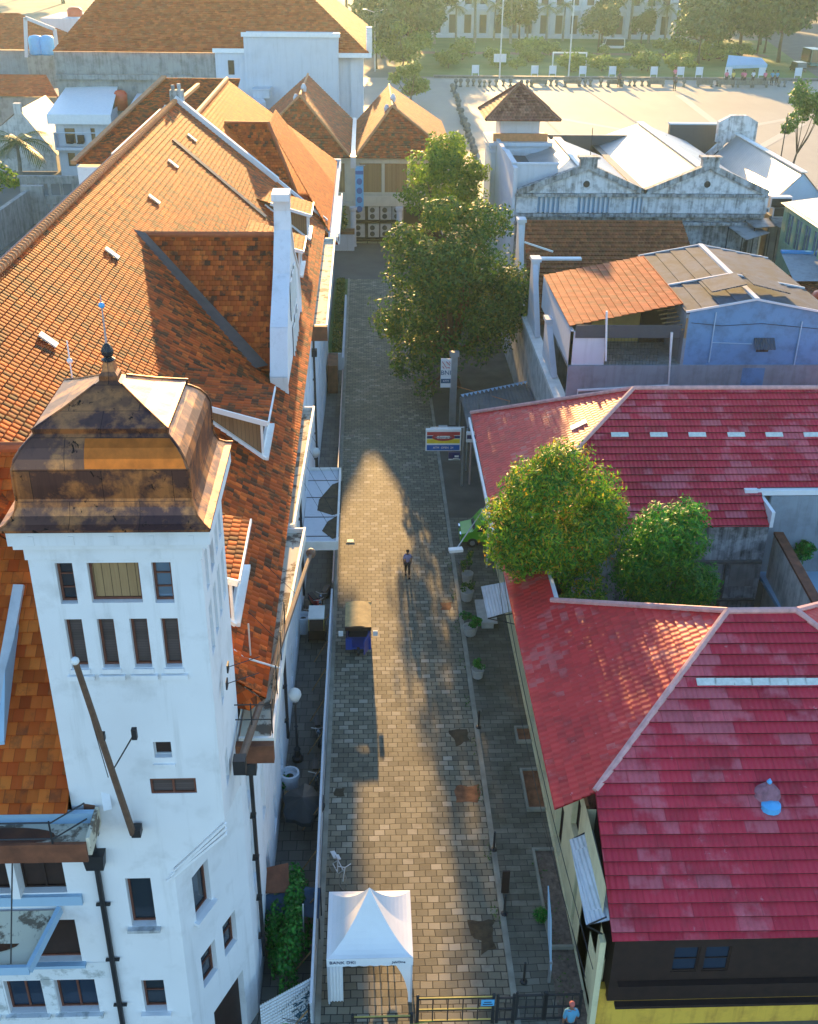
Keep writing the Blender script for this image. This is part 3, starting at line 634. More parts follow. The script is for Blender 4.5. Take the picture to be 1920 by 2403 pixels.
mb=MB(); mb.lathe([(.11,24.85),(.17,24.9),(.09,24.96),(.14,25.03),(.15,25.12),(.09,25.24),(.04,25.3)],(cx,cy,0),10,0); mb.tube([(cx,cy,25.25),(cx,cy,26.45)],[.03,.012],6,1); mb.sphere((cx,cy,26.2),.075,8,6,2)
mb.build('finial',['black_iron','pink_pole','sky_blue_tank'],tr)
p=PY(147,760,27.5); mb=MB(); mb.tube([(p.x,p.y,p.z-2.2),(p.x,p.y,p.z+.55)],.02,5,0); mb.sphere(p,.08,8,6,0); mb.build('lightning_rod','white_paint',LB)
# --- main roof: street-side slope in real courses
RX,RZ=-14.25,zr(-14.25)
mb=MB()
N0=27.2
tile_roof(mb,[(-3.2,N0,12.8),(-3.2,87.6,12.8),(RX,87.6,RZ),(RX,N0,RZ)],.3,.042)
# little hip closing the roof beside the tower
tile_roof(mb,[(-3.25,27.15,12.8),(-4.05,27.15,zr(-4.05)),(-4.05,26.6,12.95),(-3.6,26.6,12.85)],.3,.042)
roof=mb.build('roof','old_clay_tile',LB)
mb=MB(); mb.tube([(RX,N0,RZ+.08),(RX,87.6,RZ+.08)],.17,8,0)
for i in range(150):
    y=N0+.2+i*.4
    if y<87.4: mb.tube([(RX,y,RZ+.1),(RX,y+.06,RZ+.1)],.205,8,0)
mb.pieces('ridge_cap','pale_ridge',roof)
mb=MB(); mb.prism([(RX-.15,N0,RZ+.05),(RX-.75,N0,RZ-.35),(RX-.75,N0,RZ-.8),(RX-.15,N0,RZ-.8)],(0,60.4,0)); mb.build('parapet_wall','rust',LB)
mb=MB(); mb.bx(RX-1.35,RX-.76,N0,70,RZ-1.2,RZ-.75,0); mb.bx(RX-1.3,RX-.76,70,88,RZ-1.1,RZ-.55,0); mb.build('rear_gutter','gutter_white',LB)
# sooty seam running down the slope, small glass tiles, aerials
a=RP(365,297); b=RP(560,460); mb=MB(); mb.bar(a+V(0,0,.1),b+V(0,0,.1),.5,.1); mb.build('lead_flashing','valley_metal',roof)
mb=MB()
for px in ((403,292),(363,347),(323,422),(234,536),(99,719)):
    p=RP(*px); uvec=Vector((0,1,0)); sv=Vector((-1,0,SL)).normalized(); n=Vector((SL,0,1)).normalized(); M=Matrix((uvec,sv,n)).transposed(); mb.box(p+n*.1,(.42,.75,.06),0,0,M)
mb.pieces('glass_tile','skylight',roof)
# white fire-wall coping at the far end
mb=MB(); A=Vector((RX-.1,88.1,RZ+.25)); B=Vector((-6.9,88.1,zr(-6.9)+.25)); mb.bar(A,B,.6,.35); mb.bar(A+V(0,.5,-.12),B+V(0,.5,-.12),.3,.3); mb.bar(B,(-3.1,88.1,12.95),.3,.2); mb.build('coping','white_plaster',LB)
mb=MB(); mb.bx(RX-.5,RX+.5,88.2,88.9,RZ-.2,RZ+.75); mb.tube([(RX-.25,88.5,RZ+.7),(RX-.25,88.5,RZ+1.1)],.14,7); mb.tube([(RX+.2,88.5,RZ+.7),(RX+.2,88.5,RZ+1.2)],.14,7); mb.build('chimney','black_stained',LB)
# --- gutters along the street
def gutter(pts,w,z,name='gutter'):
    """U shaped box gutter: pts is the outer edge, w its width towards the wall"""
    mb=MB(); P=[Vector((x,y,z)) for x,y in pts]
    for a,b in zip(P[:-1],P[1:]):
        ia=a-V(w,0,0); ib=b-V(w,0,0)
        mb.quad(ia,a,b,ib,1); mb.prism([a+V(-.09,0,-.3),a+V(0,0,-.3),a+V(0,0,.22),a+V(-.09,0,.22)],b-a,0); mb.quad(ia-V(0,0,.25),ib-V(0,0,.25),b-V(0,0,.25),a-V(0,0,.25),0)
    for e,s_ in ((P[0],1),(P[-1],-1)):
        mb.bx(e.x-w,e.x-.09,e.y if s_>0 else e.y-.1,e.y+.1 if s_>0 else e.y,z-.3,z+.2,0)
    return mb.build(name,['gutter_white','gutter_inside'],LB)
gutter([(-2.85,25.7),(-2.83,31.5),(-2.5,38.6)],1.05,12.3); gutter([(-2.95,38.75),(-2.63,51.0)],.85,12.35); gutter([(-2.36,63.4),(-2.36,84)],.95,12.4)
mb=MB(); mb.bx(-4.0,-2.85,25.45,25.7,11.75,12.4,0); mb.bx(-4.0,-2.36,63.1,63.4,11.7,12.6,0); mb.pieces('gutter_end','rust',LB)
# iron gallery rail above the near gutter
mb=MB()
for z in (13.05,13.6): mb.tube([(-4.0,25.9,z),(-2.9,25.9,z),(-2.55,38)],.025,5) if False else mb.tube([(-4.0,25.9,z),(-2.9,25.9,z),(-2.88,31.5,z)],.022,5)
for x,y in ((-3.5,25.9),(-2.9,25.9),(-2.89,27.8),(-2.88,29.6),(-2.87,31.4)): mb.tube([(x,y,12.4),(x,y,13.65)],.022,5)
mb.pieces('gallery_rail','black_iron',LB)
# --- downpipes
def pipe(pts,r=.07): mb=MB(); mb.tube(pts,r,8); return mb
for Y,top in ((27.3,12),(39.2,12),(51.2,12),(66.5,11.7)):
    x=fx(Y)+.12; mb=pipe([(x+.55,Y-.05,top),(x,Y,top-.9),(x,Y,1.2)]); 
    for k in range(5): mb.box((x-.04,Y,2.2+k*1.9),(.22,.26,.05))
    mb.bx(x-.14,x+.2,Y-.2,Y+.2,top-2.2,top-1.75); mb.build('downpipe','black_iron',LB)
x=-7.62; mb=MB(); mb.tube([(x,FY-.12,12.4),(x,FY-.12,11.3)],.085,8); mb.prism([(x-.3,FY-.35,11.3),(x+.3,FY-.35,11.3),(x+.24,FY-.32,10.75),(x-.24,FY-.32,10.75)],(0,.34,0)); mb.tube([(x,FY-.12,10.8),(x-.03,FY-.12,1)],.085,8)
for z in (11.9,9.2,6.9,4.9): mb.bx(x-.2,x+.2,FY-.14,FY-.05,z-.03,z+.03)
mb.build('downpipe','black_iron',LB)
# --- shed dormers
def dormer(Y1,Y2,Xf,zt,wood='cheek_wood',s=.30):
    Xi=(zt+s*Xf-(12.8-SL*3.2))/(s-SL)   # where the flat roof meets the slope
    Xi=(12.8-SL*3.2-zt-s*Xf)/(SL-s); zb=zr(Xf); zi=zr(Xi)
    mb=MB(); tile_roof(mb,[(Xf+.3,Y1-.25,zt-s*.3),(Xf+.3,Y2+.2,zt-s*.3),(Xi,Y2+.2,zi),(Xi,Y1-.25,zi)],.3,.042); d=mb.build('dormer','old_clay_tile',LB)
    mb=MB()
    for y,fl in ((Y1,False),(Y2,True)): mb=MB(); mb.poly([(Xf,y,zb),(Xf,y,zt-.12),(Xi,y,zi-.1)],0,None,not fl); mb.build('cheek',wood,d)
    mb=MB(); wall(mb,(Xf,Y1,0),(0,1,0),Y2-Y1,zb-.1,zt-.1,[(.4,Y2-Y1-.4,zb+.35,zt-.4)],.1,0,1); mb.build('dormer_front',['white_paint','dark_timber'],d)
    mb=MB(); mb.bar((Xf+.3,Y1-.3,zt-s*.3-.02),(Xi+1.0,Y1-.3,zi-s*1.0-.02),.08,.22); mb.bar((Xf+.1,Y1-.1,zb+.02),(Xf+.1,Y2,zb+.02),.28,.14); mb.bar((Xf+.1,Y1-.12,zb+.06),(Xi+.6,Y1-.12,zr(Xi+.6)+.06),.16,.12); mb.bar((Xf+.02,Y1-.02,zb),(Xf+.02,Y1-.02,zt-.15),.1,.1)
    mb.bar((Xf+.34,Y1-.25,zt-s*.3),(Xf+.34,Y2+.2,zt-s*.3),.06,.14)
    mb.build('flashing','white_paint',d); 
    mb=MB(); mb.quad((Xf+.28,Y1-.26,zt-s*.3-.16),(Xi+1.5,Y1-.26,zi-s*1.5-.16),(Xi+1.5,Y1-.02,zi-s*1.5-.2),(Xf+.28,Y1-.02,zt-s*.3-.2)); mb.build('soffit','dark_timber',d); return d
dormer(42.3,45.8,-4.45,15.65)
q=RP(490.8,1314); dormer(q.y,q.y+3.6,q.x,zr(q.x)+1.85)
q=RP(648,504); dormer(q.y,q.y+3.6,q.x,zr(q.x)+1.85)
q=RP(631,582); dormer(q.y,q.y+3.4,q.x,zr(q.x)+1.75)
# --- cross gable with its tall white street gable
GY,GZ,GX=57.0,19.55,-3.95; Xr=(12.8-SL*3.2-GZ)/SL; gy0=51.0; gy1=63.0; GS=(GZ-14.45)/(GY-gy0)
def gz(Y): return GZ-GS*abs(Y-GY)
def vx(z): return (12.8-SL*3.2-z)/SL
mb=MB(); zb=14.45; tile_roof(mb,[(vx(zb),gy0,zb),(-4.6,gy0,zb),(-4.6,GY,GZ),(Xr,GY,GZ)],.3,.042); g=mb.build('cross_gable','shaded_clay_tile',LB)
mb=MB(); tile_roof(mb,[(Xr,GY,GZ),(-4.6,GY,GZ),(-4.6,gy1,zb),(vx(zb),gy1,zb)],.3,.042); mb.build('rear_slope','old_clay_tile',g)
mb=MB(); mb.tube([(Xr-.2,GY,GZ+.08),(-4.6,GY,GZ+.08)],.16,8); mb.pieces('ridge_cap','terracotta_ridge',g)
mb=MB(); n=Vector((SL,0,1)).normalized(); a=V(Xr,GY,GZ); b=V(vx(zb),gy0,zb); mb.quad(a+V(-.5,-.3,.45),b+V(-.55,-.5,.25),b+V(.35,.1,.25),a+V(.1,-.15,.2)); mb.build('valley_gutter','valley_metal',g)
gp=[]
for px in ((607,415),(609,450),(611,480),(618,530),(627,565),(636,600),(638,690)): q=PX(*px,GX); gp.append((q.y,q.z))
top=gp[0][1]; far=[(min(y,63.6),z) for y,z in gp]; far[-1]=(63.3,12.4)
near=[(2*GY-y,z) for y,z in far][::-1]; near[0]=(gy0-.2,12.4)
out=[(GX,y,z) for y,z in near+far]
# build the gable wall with windows as a thick slab; window recesses are separate shutters set in shallow boxes
mb=MB(); mb.prism([(GX,y,z) for y,z in near+far],(-.7,0,0)); mb.build('gable_wall','white_plaster',g)
mb=MB()
edge=near+far
for (y0,z0),(y1,z1) in zip(edge[:-1],edge[1:]):
    if abs(z1-z0)+abs(y1-y0)>.05: mb.bar((GX-.35,y0,z0+.03),(GX-.35,y1,z1+.03),.86,.14)
mb.bx(GX-.8,GX+.06,gy0-.55,gy0+.25,13.9,14.5); mb.bx(GX-.82,GX+.08,GY-.75,GY+.75,top-.1,top+.25)
mb.build('coping','white_plaster',g)
for (y,z) in ((55.1,15.6),(56.6,15.6),(58.1,15.6),(55.9,12.9),(57.5,12.9),(59.1,12.9)):
    window(g,(GX+.16,y,0),(0,1,0),(0,.85,z,z+2.1),'shutter',t=.14,frame='white_paint',pane='grey_shutter',fw=.07)
# --- front wing left of the tower: steep slope facing the camera
wy0,wz0=22.15,13.0; wyr=30.2; wzr=wz0+(wyr-wy0)*.86
mb=MB(); tile_roof(mb,[(-17,wy0,wz0),(TX0,wy0,wz0),(TX0,wyr,wzr),(-17,wyr,wzr)],.36,.07); fr=mb.build('front_roof','front_clay_tile',LB)
mb=MB(); tile_roof(mb,[(-17,wyr,wzr),(TX0+.3,wyr,wzr),(TX0+.3,wyr+6,wzr-5),(-17,wyr+6,wzr-5)],.36,.05); mb.build('rear_slope','old_clay_tile',fr)
mb=MB(); mb.tube([(-17,wyr,wzr+.08),(TX0+.3,wyr,wzr+.08)],.17,8); mb.pieces('ridge_cap','terracotta_ridge',fr)
# galvanised dormer flashing on the front slope
def FP(x,y,off=0): d=ray(x,y); k=.86; t=(wz0+off-k*wy0-H)/(d.z-k*d.y); return CAM+d*t
a=FP(40,1232,.3); b=FP(-4,1480,.3); c2=FP(40,1320,.2); d2=FP(10,1568,.2); e2=FP(-10,1570,.2)
mb=MB(); mb.bar(a,b,.3,.12,0); mb.prism([c2,d2,e2,FP(12,1420,.9)],(0,0,.12),1); mb.build('galvanised_flashing',['galv','paleblue_wall'],fr)
# stained gutter, iron rail and rust under the front eave
mb=MB(); y0=21.35
mb.quad((-17,y0,12.55),(-7.4,y0,12.55),(-7.4,22.4,12.55),(-17,22.4,12.55),1); mb.bx(-17,-7.4,y0-.1,y0,12.15,12.78,0); mb.quad((-17,22.4,12.4),(-7.4,22.4,12.4),(-7.4,y0,12.3),(-17,y0,12.3),0); mb.bx(-17,-7.4,22.25,22.4,12.4,12.9,2)
mb.bx(-7.4,-7.3,y0,22.5,12.3,12.9,1); mb.build('front_gutter',['rust','gutter_inside','paleblue_wall'],LB)
mb=MB()
for z in (12.95,13.5): mb.tube([(-17,y0-.05,z),(-8.2,y0-.05,z),(-7.5,22.0,z)],.025,5)
for x in (-12.9,-10.6,-8.25): mb.tube([(x,y0-.05,12.1),(x,y0-.05,13.55)],.025,5)
mb.pieces('gutter_rail','black_iron',LB)
mb=MB(); a=V(TX0+.1,wy0+2.4,wz0+2.4); b=V(TX0+.5,FY-.15,12.6); mb.bar(a,b,.3,.16,0); mb.bar(a+V(.25,-.1,.1),b+V(.5,-.02,.25),.22,.3,1); mb.build('corner_flashing',['rust','white_plaster'],LB)
# canopy hung on rods
mb=MB(); mb.lathe([(1.0,0),(1.05,.012),(.02,.014)],(-11.4,FY-1.0,8.76),20,0,1.55,.42); rp=mb.build('rust_pool','rust_pool',LB)
mb=MB(); mb.lathe([(1.0,0),(1.05,.012),(.02,.014)],(-9.6,21.8,12.56),20,0,1.2,.3); mb.build('rust_pool','rust_pool',LB)
mb=MB(); a0,a1=-12.6,-8.9; mb.quad((a0,FY-1.75,8.6),(a1-.5,FY-1.75,8.6),(a1,FY-.1,9.0),(a0,FY-.1,9.0),1); mb.quad((a0,FY-.1,8.9),(a1,FY-.1,8.9),(a1-.5,FY-1.75,8.5),(a0,FY-1.75,8.5),2)
mb.bar((a0,FY-1.78,8.6),(a1-.45,FY-1.78,8.6),.1,.3,0); mb.bar((a1-.45,FY-1.8,8.62),(a1+.04,FY-.1,9.05),.12,.3,0); mb.build('hanging_canopy',['paleblue_wall','gutter_inside','dark_timber'],LB)
mb=MB(); 
for x in (-12.1,-9.75): mb.tube([(x,FY-.1,11.9),(x-.1,FY-1.7,8.75)],.022,5); mb.bx(x-.14,x+.14,FY-.2,FY-.01,11.6,11.95)
mb.pieces('tie_rod','black_iron',LB)
mb=MB(); 
for x in (-11.95,-9.95): mb.bx(x-.25 if x<-11 else x-.12,x+.1,FY-.22,FY-.02,9.6,12.0)
mb.pieces('pier','white_plaster',LB)
# raking flagpoles
a=PY(158,1392,20.4); b=PY(280,1755,22.3); mb=MB(); mb.tube([b,a],[.1,.075],8,0); mb.sphere(a,.1,8,6,1); e=PY(283,1545,20.6); f_=PY(232,1632,22.0); mb.tube([f_,e],.02,5,2); mb.box(e,(.12,.12,.3),0,2); mb.box(b+V(.1,.05,.05),(.25,.3,.25),0,2); mb.tube([PY(228,1637,21.8),PY(165,1420,20.6)],.012,4,2)
mb.box(PY(217,1550,21.2),(.1,.1,.22),0,2); mb.build('flagpole',['pole_brown','white_paint','black_iron'],LB)
a=PX(655,1165,-2.2); b=PX(505,1610,-3.7); mb=MB(); mb.tube([b,a],[.12,.08],8,0); mb.sphere(a,.2,8,6,0); mb.box(b,(.35,.35,.5),0,1); 
for k in (.25,.5,.75): q=b.lerp(a,k); mb.tube([q,q+V(-1.1,.6,.9)],.012,4,1)
mb.build('flagpole',['pole_brown','black_iron'],LB)
mb=MB(); 
for px,py,X in ((480,1405,-3.8),(478,1440,-3.8)): q=PX(px,py,X); mb.tube([q,q+V(.8,.6,-.1)],.015,4); mb.bx(q.x-.02,q.x+.02,q.y-.12,q.y+.12,q.z-.12,q.z+.12)
mb.pieces('wall_bracket','black_iron',LB)
q=RP(528,1385,.0); mb=MB(); mb.tube([q+V(0,0,.1),q+V(0,0,1.3)],.03,5); mb.tube([q+V(-1.2,0,1.0),q+V(-.2,-.2,.15),q+V(.9,.1,-.5)],.04,5); mb.build('aerial','galv',roof)
# street canopy hung on chains
CZ=4.25
y0,y1=51.6,60.6; x0=fx(56)+.02; x1=-1.72; zc=CZ
mb=MB(); mb.bx(x0,x1,y0,y1,zc-.12,zc,0); mb.bx(x1-.02,x1+.1,y0-.05,y1+.05,zc-.35,zc+.16,1); mb.bx(x0,x1-.02,y1,y1+.1,zc-.35,zc+.16,1); mb.bx(x0,x1-.02,y0-.1,y0,zc-.35,zc+.16,1); cn=mb.build('street_canopy',['terrace_white','gutter_white'],LB)
mb=MB(); lp=[PZ(*p,zc+.006) for p in ((722,1012),(700,1020),(672,1052),(668,1075),(700,1085),(718,1080))]; mb.poly(lp if True else lp)
lp2=[PZ(*p,zc+.012) for p in ((717,1082),(690,1098),(678,1118),(700,1135),(714,1130))]; mb.poly(lp2); mb.build('moss_patch','hole_soil',cn)
mb=MB()
for y in (52.4,54.6,57.0,59.2): mb.tube([(x0,y+1.1,zc+3.0),(x1-.15,y,zc+.1)],.012,4); mb.bx(x0+.02,x1-.05,y-.02,y+.02,zc+.001,zc+.03)
mb.pieces('tie_rod','black_iron',cn)
# ================================================================ red roofed house
RH=thing('red_roofed_house','long cream and yellow house under glossy red tiled hip roofs','house',(16,36,0))
WS=.55
def zw(X): return 6.3+WS*(X-6.55)
mb=MB()
wops=[(62-33.7,62-32.3,.35,3.0),(62-29.5,62-28.1,.3,3.0),(62-31.1,62-29.8,3.6,5.7),(62-26.6,62-25.4,.5,2.9),(62-37.6,62-36.4,.5,2.9),(62-41.4,62-40.2,.5,2.9)]
wall(mb,(7.7,62,0),(0,-1,0),33,0,6.3,wops,t=.3); wall(mb,(7.7,29,0),(0,-1,0),4.2,0,4.6,[(.0+.05,.9,.3,3.0)] if False else [],t=.3)
mb.bx(7.62,7.7,24.8,62,0,.18); mb.quad((7.7,29,4.6),(7.7,29,6.3),(14,29,6.3),(14,29,4.6)); mb.build('wall','cream_wall',RH)
for o in wops: 
    if 62-o[1]>28.05 or True:
        if o[0]<33: window(RH,(7.7,62,0),(0,-1,0),o,t=.3,cols=2,frame='dark_timber',pane='dark_timber')
mb=MB(); mb.bx(7.72,40,25.0,25.3,0,1.9,0); mb.bx(7.55,7.75,24.75,25.1,0,4.5,1); mb.build('front_wall',['yellow_wall','cream_wall'],RH)
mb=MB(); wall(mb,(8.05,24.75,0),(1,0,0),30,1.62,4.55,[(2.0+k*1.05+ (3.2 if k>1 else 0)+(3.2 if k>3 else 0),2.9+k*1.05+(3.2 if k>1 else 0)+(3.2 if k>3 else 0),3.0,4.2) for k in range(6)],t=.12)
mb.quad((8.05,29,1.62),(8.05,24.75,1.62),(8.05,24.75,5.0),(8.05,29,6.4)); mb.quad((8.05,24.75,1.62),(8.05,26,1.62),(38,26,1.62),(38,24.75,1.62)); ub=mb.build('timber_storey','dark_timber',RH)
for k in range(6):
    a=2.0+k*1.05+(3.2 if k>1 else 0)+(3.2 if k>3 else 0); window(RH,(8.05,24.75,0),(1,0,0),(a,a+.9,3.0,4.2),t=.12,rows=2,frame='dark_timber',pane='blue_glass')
mb=MB(); mb.bx(8.3,40,24.5,24.74,1.5,1.62); mb.bx(8.3,40,24.5,24.74,2.55,2.62); mb.pieces('sill_band','dark_timber',RH)
# courtyard walls
mb=MB(); mb.bx(8.35,21.2,49.9,50.1,0,6.4); mb.bx(8.3,8.5,41,50,0,6.9); mb.bx(8.5,30,35.6,35.8,0,7); mb.pieces('courtyard_wall','black_stained',RH)
mb=MB(); mb.bx(13.5,21.1,49.7,49.9,3.9,4.05); mb.bx(13.5,21.1,49.72,49.9,1.5,1.62); mb.bx(16.6,16.75,49.75,49.9,1.62,3.9); mb.bx(19.2,19.3,49.78,49.9,1.62,3.9); mb.pieces('ledge','dark_concrete',RH)
mb=MB(); mb.bx(17.0,18.4,49.82,49.895,1.9,3.7); mb.bx(19.5,20.9,49.84,49.895,2.4,3.8); mb.pieces('bare_patch','gray_concrete',RH)
# roofs
TI=.46
top=V(13.98,35.3,10.4); e1=V(16.7,35.3,10.4)
mb=MB(); tile_roof(mb,[V(7.85,24.45,4.9),V(27.5,24.45,4.9),e1,top,V(7.93,29.0,7.07)],TI,.085,rmi=1); fr=mb.build('front_roof',['red_roof','riser_shade'],RH)
mb=MB()
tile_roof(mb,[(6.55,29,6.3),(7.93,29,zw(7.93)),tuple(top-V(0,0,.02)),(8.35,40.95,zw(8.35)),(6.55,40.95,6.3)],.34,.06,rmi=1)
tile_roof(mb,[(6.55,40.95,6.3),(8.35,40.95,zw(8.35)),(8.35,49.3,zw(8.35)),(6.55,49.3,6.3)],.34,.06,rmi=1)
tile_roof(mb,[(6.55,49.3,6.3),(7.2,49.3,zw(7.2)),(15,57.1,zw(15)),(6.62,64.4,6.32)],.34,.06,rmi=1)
tile_roof(mb,[e1,(27.6,24.5,4.95),(27.6,46,4.95)],.34,.06)
mb.build('west_roof',['red_roof_west','riser_shade'],RH)
zn=zw(15)
mb=MB(); sp=(zn-6.45)/(57.1-49.2)
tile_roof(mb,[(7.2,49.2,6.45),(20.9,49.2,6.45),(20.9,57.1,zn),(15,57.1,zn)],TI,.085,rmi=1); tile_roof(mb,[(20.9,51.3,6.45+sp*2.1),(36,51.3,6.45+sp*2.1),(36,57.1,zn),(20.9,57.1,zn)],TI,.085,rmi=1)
mb.build('north_roof',['red_roof','riser_shade'],RH)
mb=MB(); mb.quad((15,57.15,zn-.02),(36,57.15,zn-.02),(36,65,6.4),(6.62,64.5,6.3)); mb.quad((8.35,41,7.1),(16.7,35.35,10.35),(13.98,35.35,10.35),(8.35,40.98,7.2)); mb.build('rear_slope','red_roof',RH)
mb=MB()
def cap(a,b,r=.13): mb.tube([V(*a)+V(0,0,.1),V(*b)+V(0,0,.1)],r,7)
cap(top,(7.93,29,7.07)); cap(top,e1); cap(top,(8.2,41.1,7.2)); cap(e1,(27.5,24.5,4.95)); cap(e1,(27.5,46,5.0)); cap((15,57.1,zn),(36,57.1,zn)); cap((15,57.1,zn),(7.2,49.3,6.65)); cap((15,57.1,zn),(6.62,64.4,6.35))
mb.pieces('ridge_cap','red_ridge',RH)
mb=MB(); mb.bx(8.36,8.56,40.95,49.2,7.0,7.28); mb.bx(6.42,6.54,49,64,6.05,6.3); mb.bx(20.6,36,51.0,51.3,7.35,7.65); mb.bx(20.92,21.1,49.2,51.3,6.4,7.3); mb.bx(20.0,20.7,50.95,51.35,7.3,7.7); mb.bx(7.9,36,24.4,24.52,4.6,4.86) if False else None
mb.pieces('gutter','white_paint',RH)
# glass tiles
mb=MB(); nS=Vector((0,-sp,1)).normalized(); vS=Vector((0,1,sp)).normalized(); MM=Matrix((V(1,0,0),vS,nS)).transposed()
def NP(x,y): d=ray(x,y); t=(6.45-sp*49.2-H)/(d.z-sp*d.y); return CAM+d*t
for x in (1305,1387,1468,1550,1630,1710): mb.box(NP(x,917)+nS*.08,(.95,.3,.05),0,0,MM)
sf=(10.4-4.9)/(35.3-24.45); nF=Vector((0,-sf,1)).normalized(); MF=Matrix((V(1,0,0),Vector((0,1,sf)).normalized(),nF)).transposed()
def FPr(x,y): d=ray(x,y); t=(4.9-sf*24.45-H)/(d.z-sf*d.y); return CAM+d*t
for k in range(8): mb.box(FPr(1487+k*38,1438)+nF*.08,(.74,.3,.05),0,0,MF)
d=ray(1220,897); t=(6.3-WS*6.55-H)/(d.z-WS*d.x); q=CAM+d*t; nW=Vector((-WS,0,1)).normalized(); MW=Matrix((V(0,-1,0),V(1,0,WS).normalized(),nW)).transposed(); mb.box(q+nW*.09,(.5,.95,.05),0,0,MW)
mb.pieces('glass_tile','skylight',RH)
q=FPr(1615,1672); mb=MB(); mb.lathe([(.42,-.25),(.36,.0),(.2,.22),(.08,.3),(.07,.42),(.01,.45)],q+V(0,0,.15),14,0,1.25,1); mb.lathe([(.06,.3),(.1,.42),(.02,.55)],q+V(0,0,.15),10,1); mb.build('roof_vent',['dusky_dome','sky_blue_tank'],RH)
mb=MB(); mb.lathe([(.36,-.2),(.34,0),(.05,.1)],q+V(.02,-.45,-.05),12,0); mb.build('vent_cover','sky_blue_tank',RH)
# sheet awnings on the west wall
def awning(pts,zs,mat,lab):
    P=[PZ(x,y,z) for (x,y),z in zip(pts,zs)] if zs else pts; mb=MB(); n=(P[1]-P[0]).cross(P[3]-P[0]).normalized(); n=n if n.z>0 else -n
    N=10; 
    uv=[(0,0),(0,(P[1]-P[0]).length),((P[2]-P[1]).length,(P[1]-P[0]).length),((P[3]-P[0]).length,0)]
    pr=P if (P[1]-P[0]).cross(P[2]-P[1]).z>0 else P[::-1]
    mb.poly(pr,0,None); mb.poly([p-n*.03 for p in pr][::-1],0)
    o=mb.build('awning',mat,RH); o['label']=lab
    m2=MB()
    for p in (P[0],P[1]): m2.bar(p-n*.04,(7.75,p.y,p.z-.5),.04,.04); m2.bar(p-n*.04,(7.75,p.y,p.z+.35),.04,.04)
    m2.pieces('bracket','black_iron',o); return o
awning([V(7.18,28.9,4.95),V(7.1,25.1,4.95),V(7.98,25.1,5.2),V(8.0,28.9,5.4)],None,'white_sheet','ribbed zinc awning near the front corner')
awning([(1013,1235),(1027,1301),(1082,1285),(1067,1225)],(3.2,3.2,3.7,3.7),'white_sheet','ribbed white awning over the doorway')
# yard east of the courtyard
mb=MB(); a=PZ(1640,1120,5.4); b=PZ(1735,1290,5.4); d=(b-a).normalized(); n=V(-d.y,d.x,0)*.22
mb.prism([a-n-V(0,0,5.4),a+n-V(0,0,5.4),a+n-V(0,0,.15),a-n-V(0,0,.15)],b-a,0); mb.prism([a-n*1.15-V(0,0,.15),a+n*1.15-V(0,0,.15),a+n*1.15,a-n*1.15],b-a,1)
yw=tag(mb.build('yard_wall',['salt_wall','rust']),'stained white courtyard wall topped with mossy red brick','wall'); origin_to(yw,(a.x,a.y,0))
sheet('courtyard',[(8.5,35.8),(22,35.8),(22,49.9),(8.5,49.9)],.12,'yard_ground')
mb=MB(); mb.bx(21.5,36,36,51.2,2.4,2.6); mb.bx(21.5,36,51.0,51.3,2.6,7.3,1); hb=tag(mb.build('neighbour_terrace',['paleblue_wall','greyblue_wall']),'pale blue terrace behind the brick topped wall','terrace'); origin_to(hb,(28,44,0))
# ================================================================ blue house behind it
BH=thing('blue_house','blue painted house with grey sheet roof and a tiled lean-to','house',(20,70,0))
BY=66.0
pk=PY(1592,632,BY); wl=PY(1452,655,BY); wr=PY(1723,672,BY); bl=PY(1442,768,BY)
zbl=bl.z; zl=wl.z; zp=pk.z; xl=20.35; xr=29.2; xp=pk.x
mb=MB(); mb.poly([(xl,BY,zbl),(xr,BY,zbl),(xr,BY,zl-.1),(xp,BY,zp),(xl,BY,zl)]); mb.build('wall','blue_wall',BH)
mb=MB(); mb.bx(12.9,30,BY-.12,BY+.1,0,zbl); mb.bx(xl-.2,xl,BY,80,0,zl-.2); mb.bx(xr,xr+.2,BY,80,0,zl-.2); mb.build('base_wall','greyblue_wall',BH)
a=PY(1568,775,BY-.15); b=PY(1600,825,BY-.15); mb=MB(); mb.bx(a.x-.1,b.x+.1,BY-.14,BY-.125,b.z,a.z); mb.build('painted_panel','blue_wall',BH)
q=PY(1608,722,BY); mb=MB(); mb.prism([(q.x-.65,BY-.02,q.z+.35),(q.x-.65,BY-.6,q.z-.2),(q.x-.65,BY-.6,q.z-.26),(q.x-.65,BY-.02,q.z+.29)],(1.3,0,0)); mb.build('vent_hood','asbestos',BH)
mb=MB(); mb.bx(q.x-.4,q.x+.4,BY-.03,BY-.001,q.z-.6,q.z+.1); mb.build('vent','dark_timber',BH)
mb=MB(); Yb=79
tile_roof(mb,[(xl-.3,BY-.15,zl-.05),(xp,BY-.15,zp+.06),(xp,Yb,zp+.06),(xl-.3,Yb,zl-.05)],1.1,.06); tile_roof(mb,[(xp,BY-.15,zp+.06),(xr+.4,BY-.15,zl-.2),(xr+.4,Yb,zl-.2),(xp,Yb,zp+.06)],1.1,.06)
mb.poly([(xl-.3,BY-.15,zl-.1),(xp,BY-.15,zp),(xr+.4,BY-.15,zl-.25),(xr+.4,BY-.14,zl-.35),(xp,BY-.14,zp-.1),(xl-.3,BY-.14,zl-.2)]) if False else None
rf=mb.build('roof','asbestos',BH)
sl=(zp-zl)/(xp-xl)
mb=MB(); mb.bar((xp,BY-.2,zp+.12),(xp,Yb,zp+.12),.34,.14)
for y in (71.4,):
    mb.bar((xl-.3,y,zl+.03),(xp,y,zp+.14),.16,.1); mb.bar((xp,y,zp+.14),(xr+.4,y,zl-.12),.16,.1)
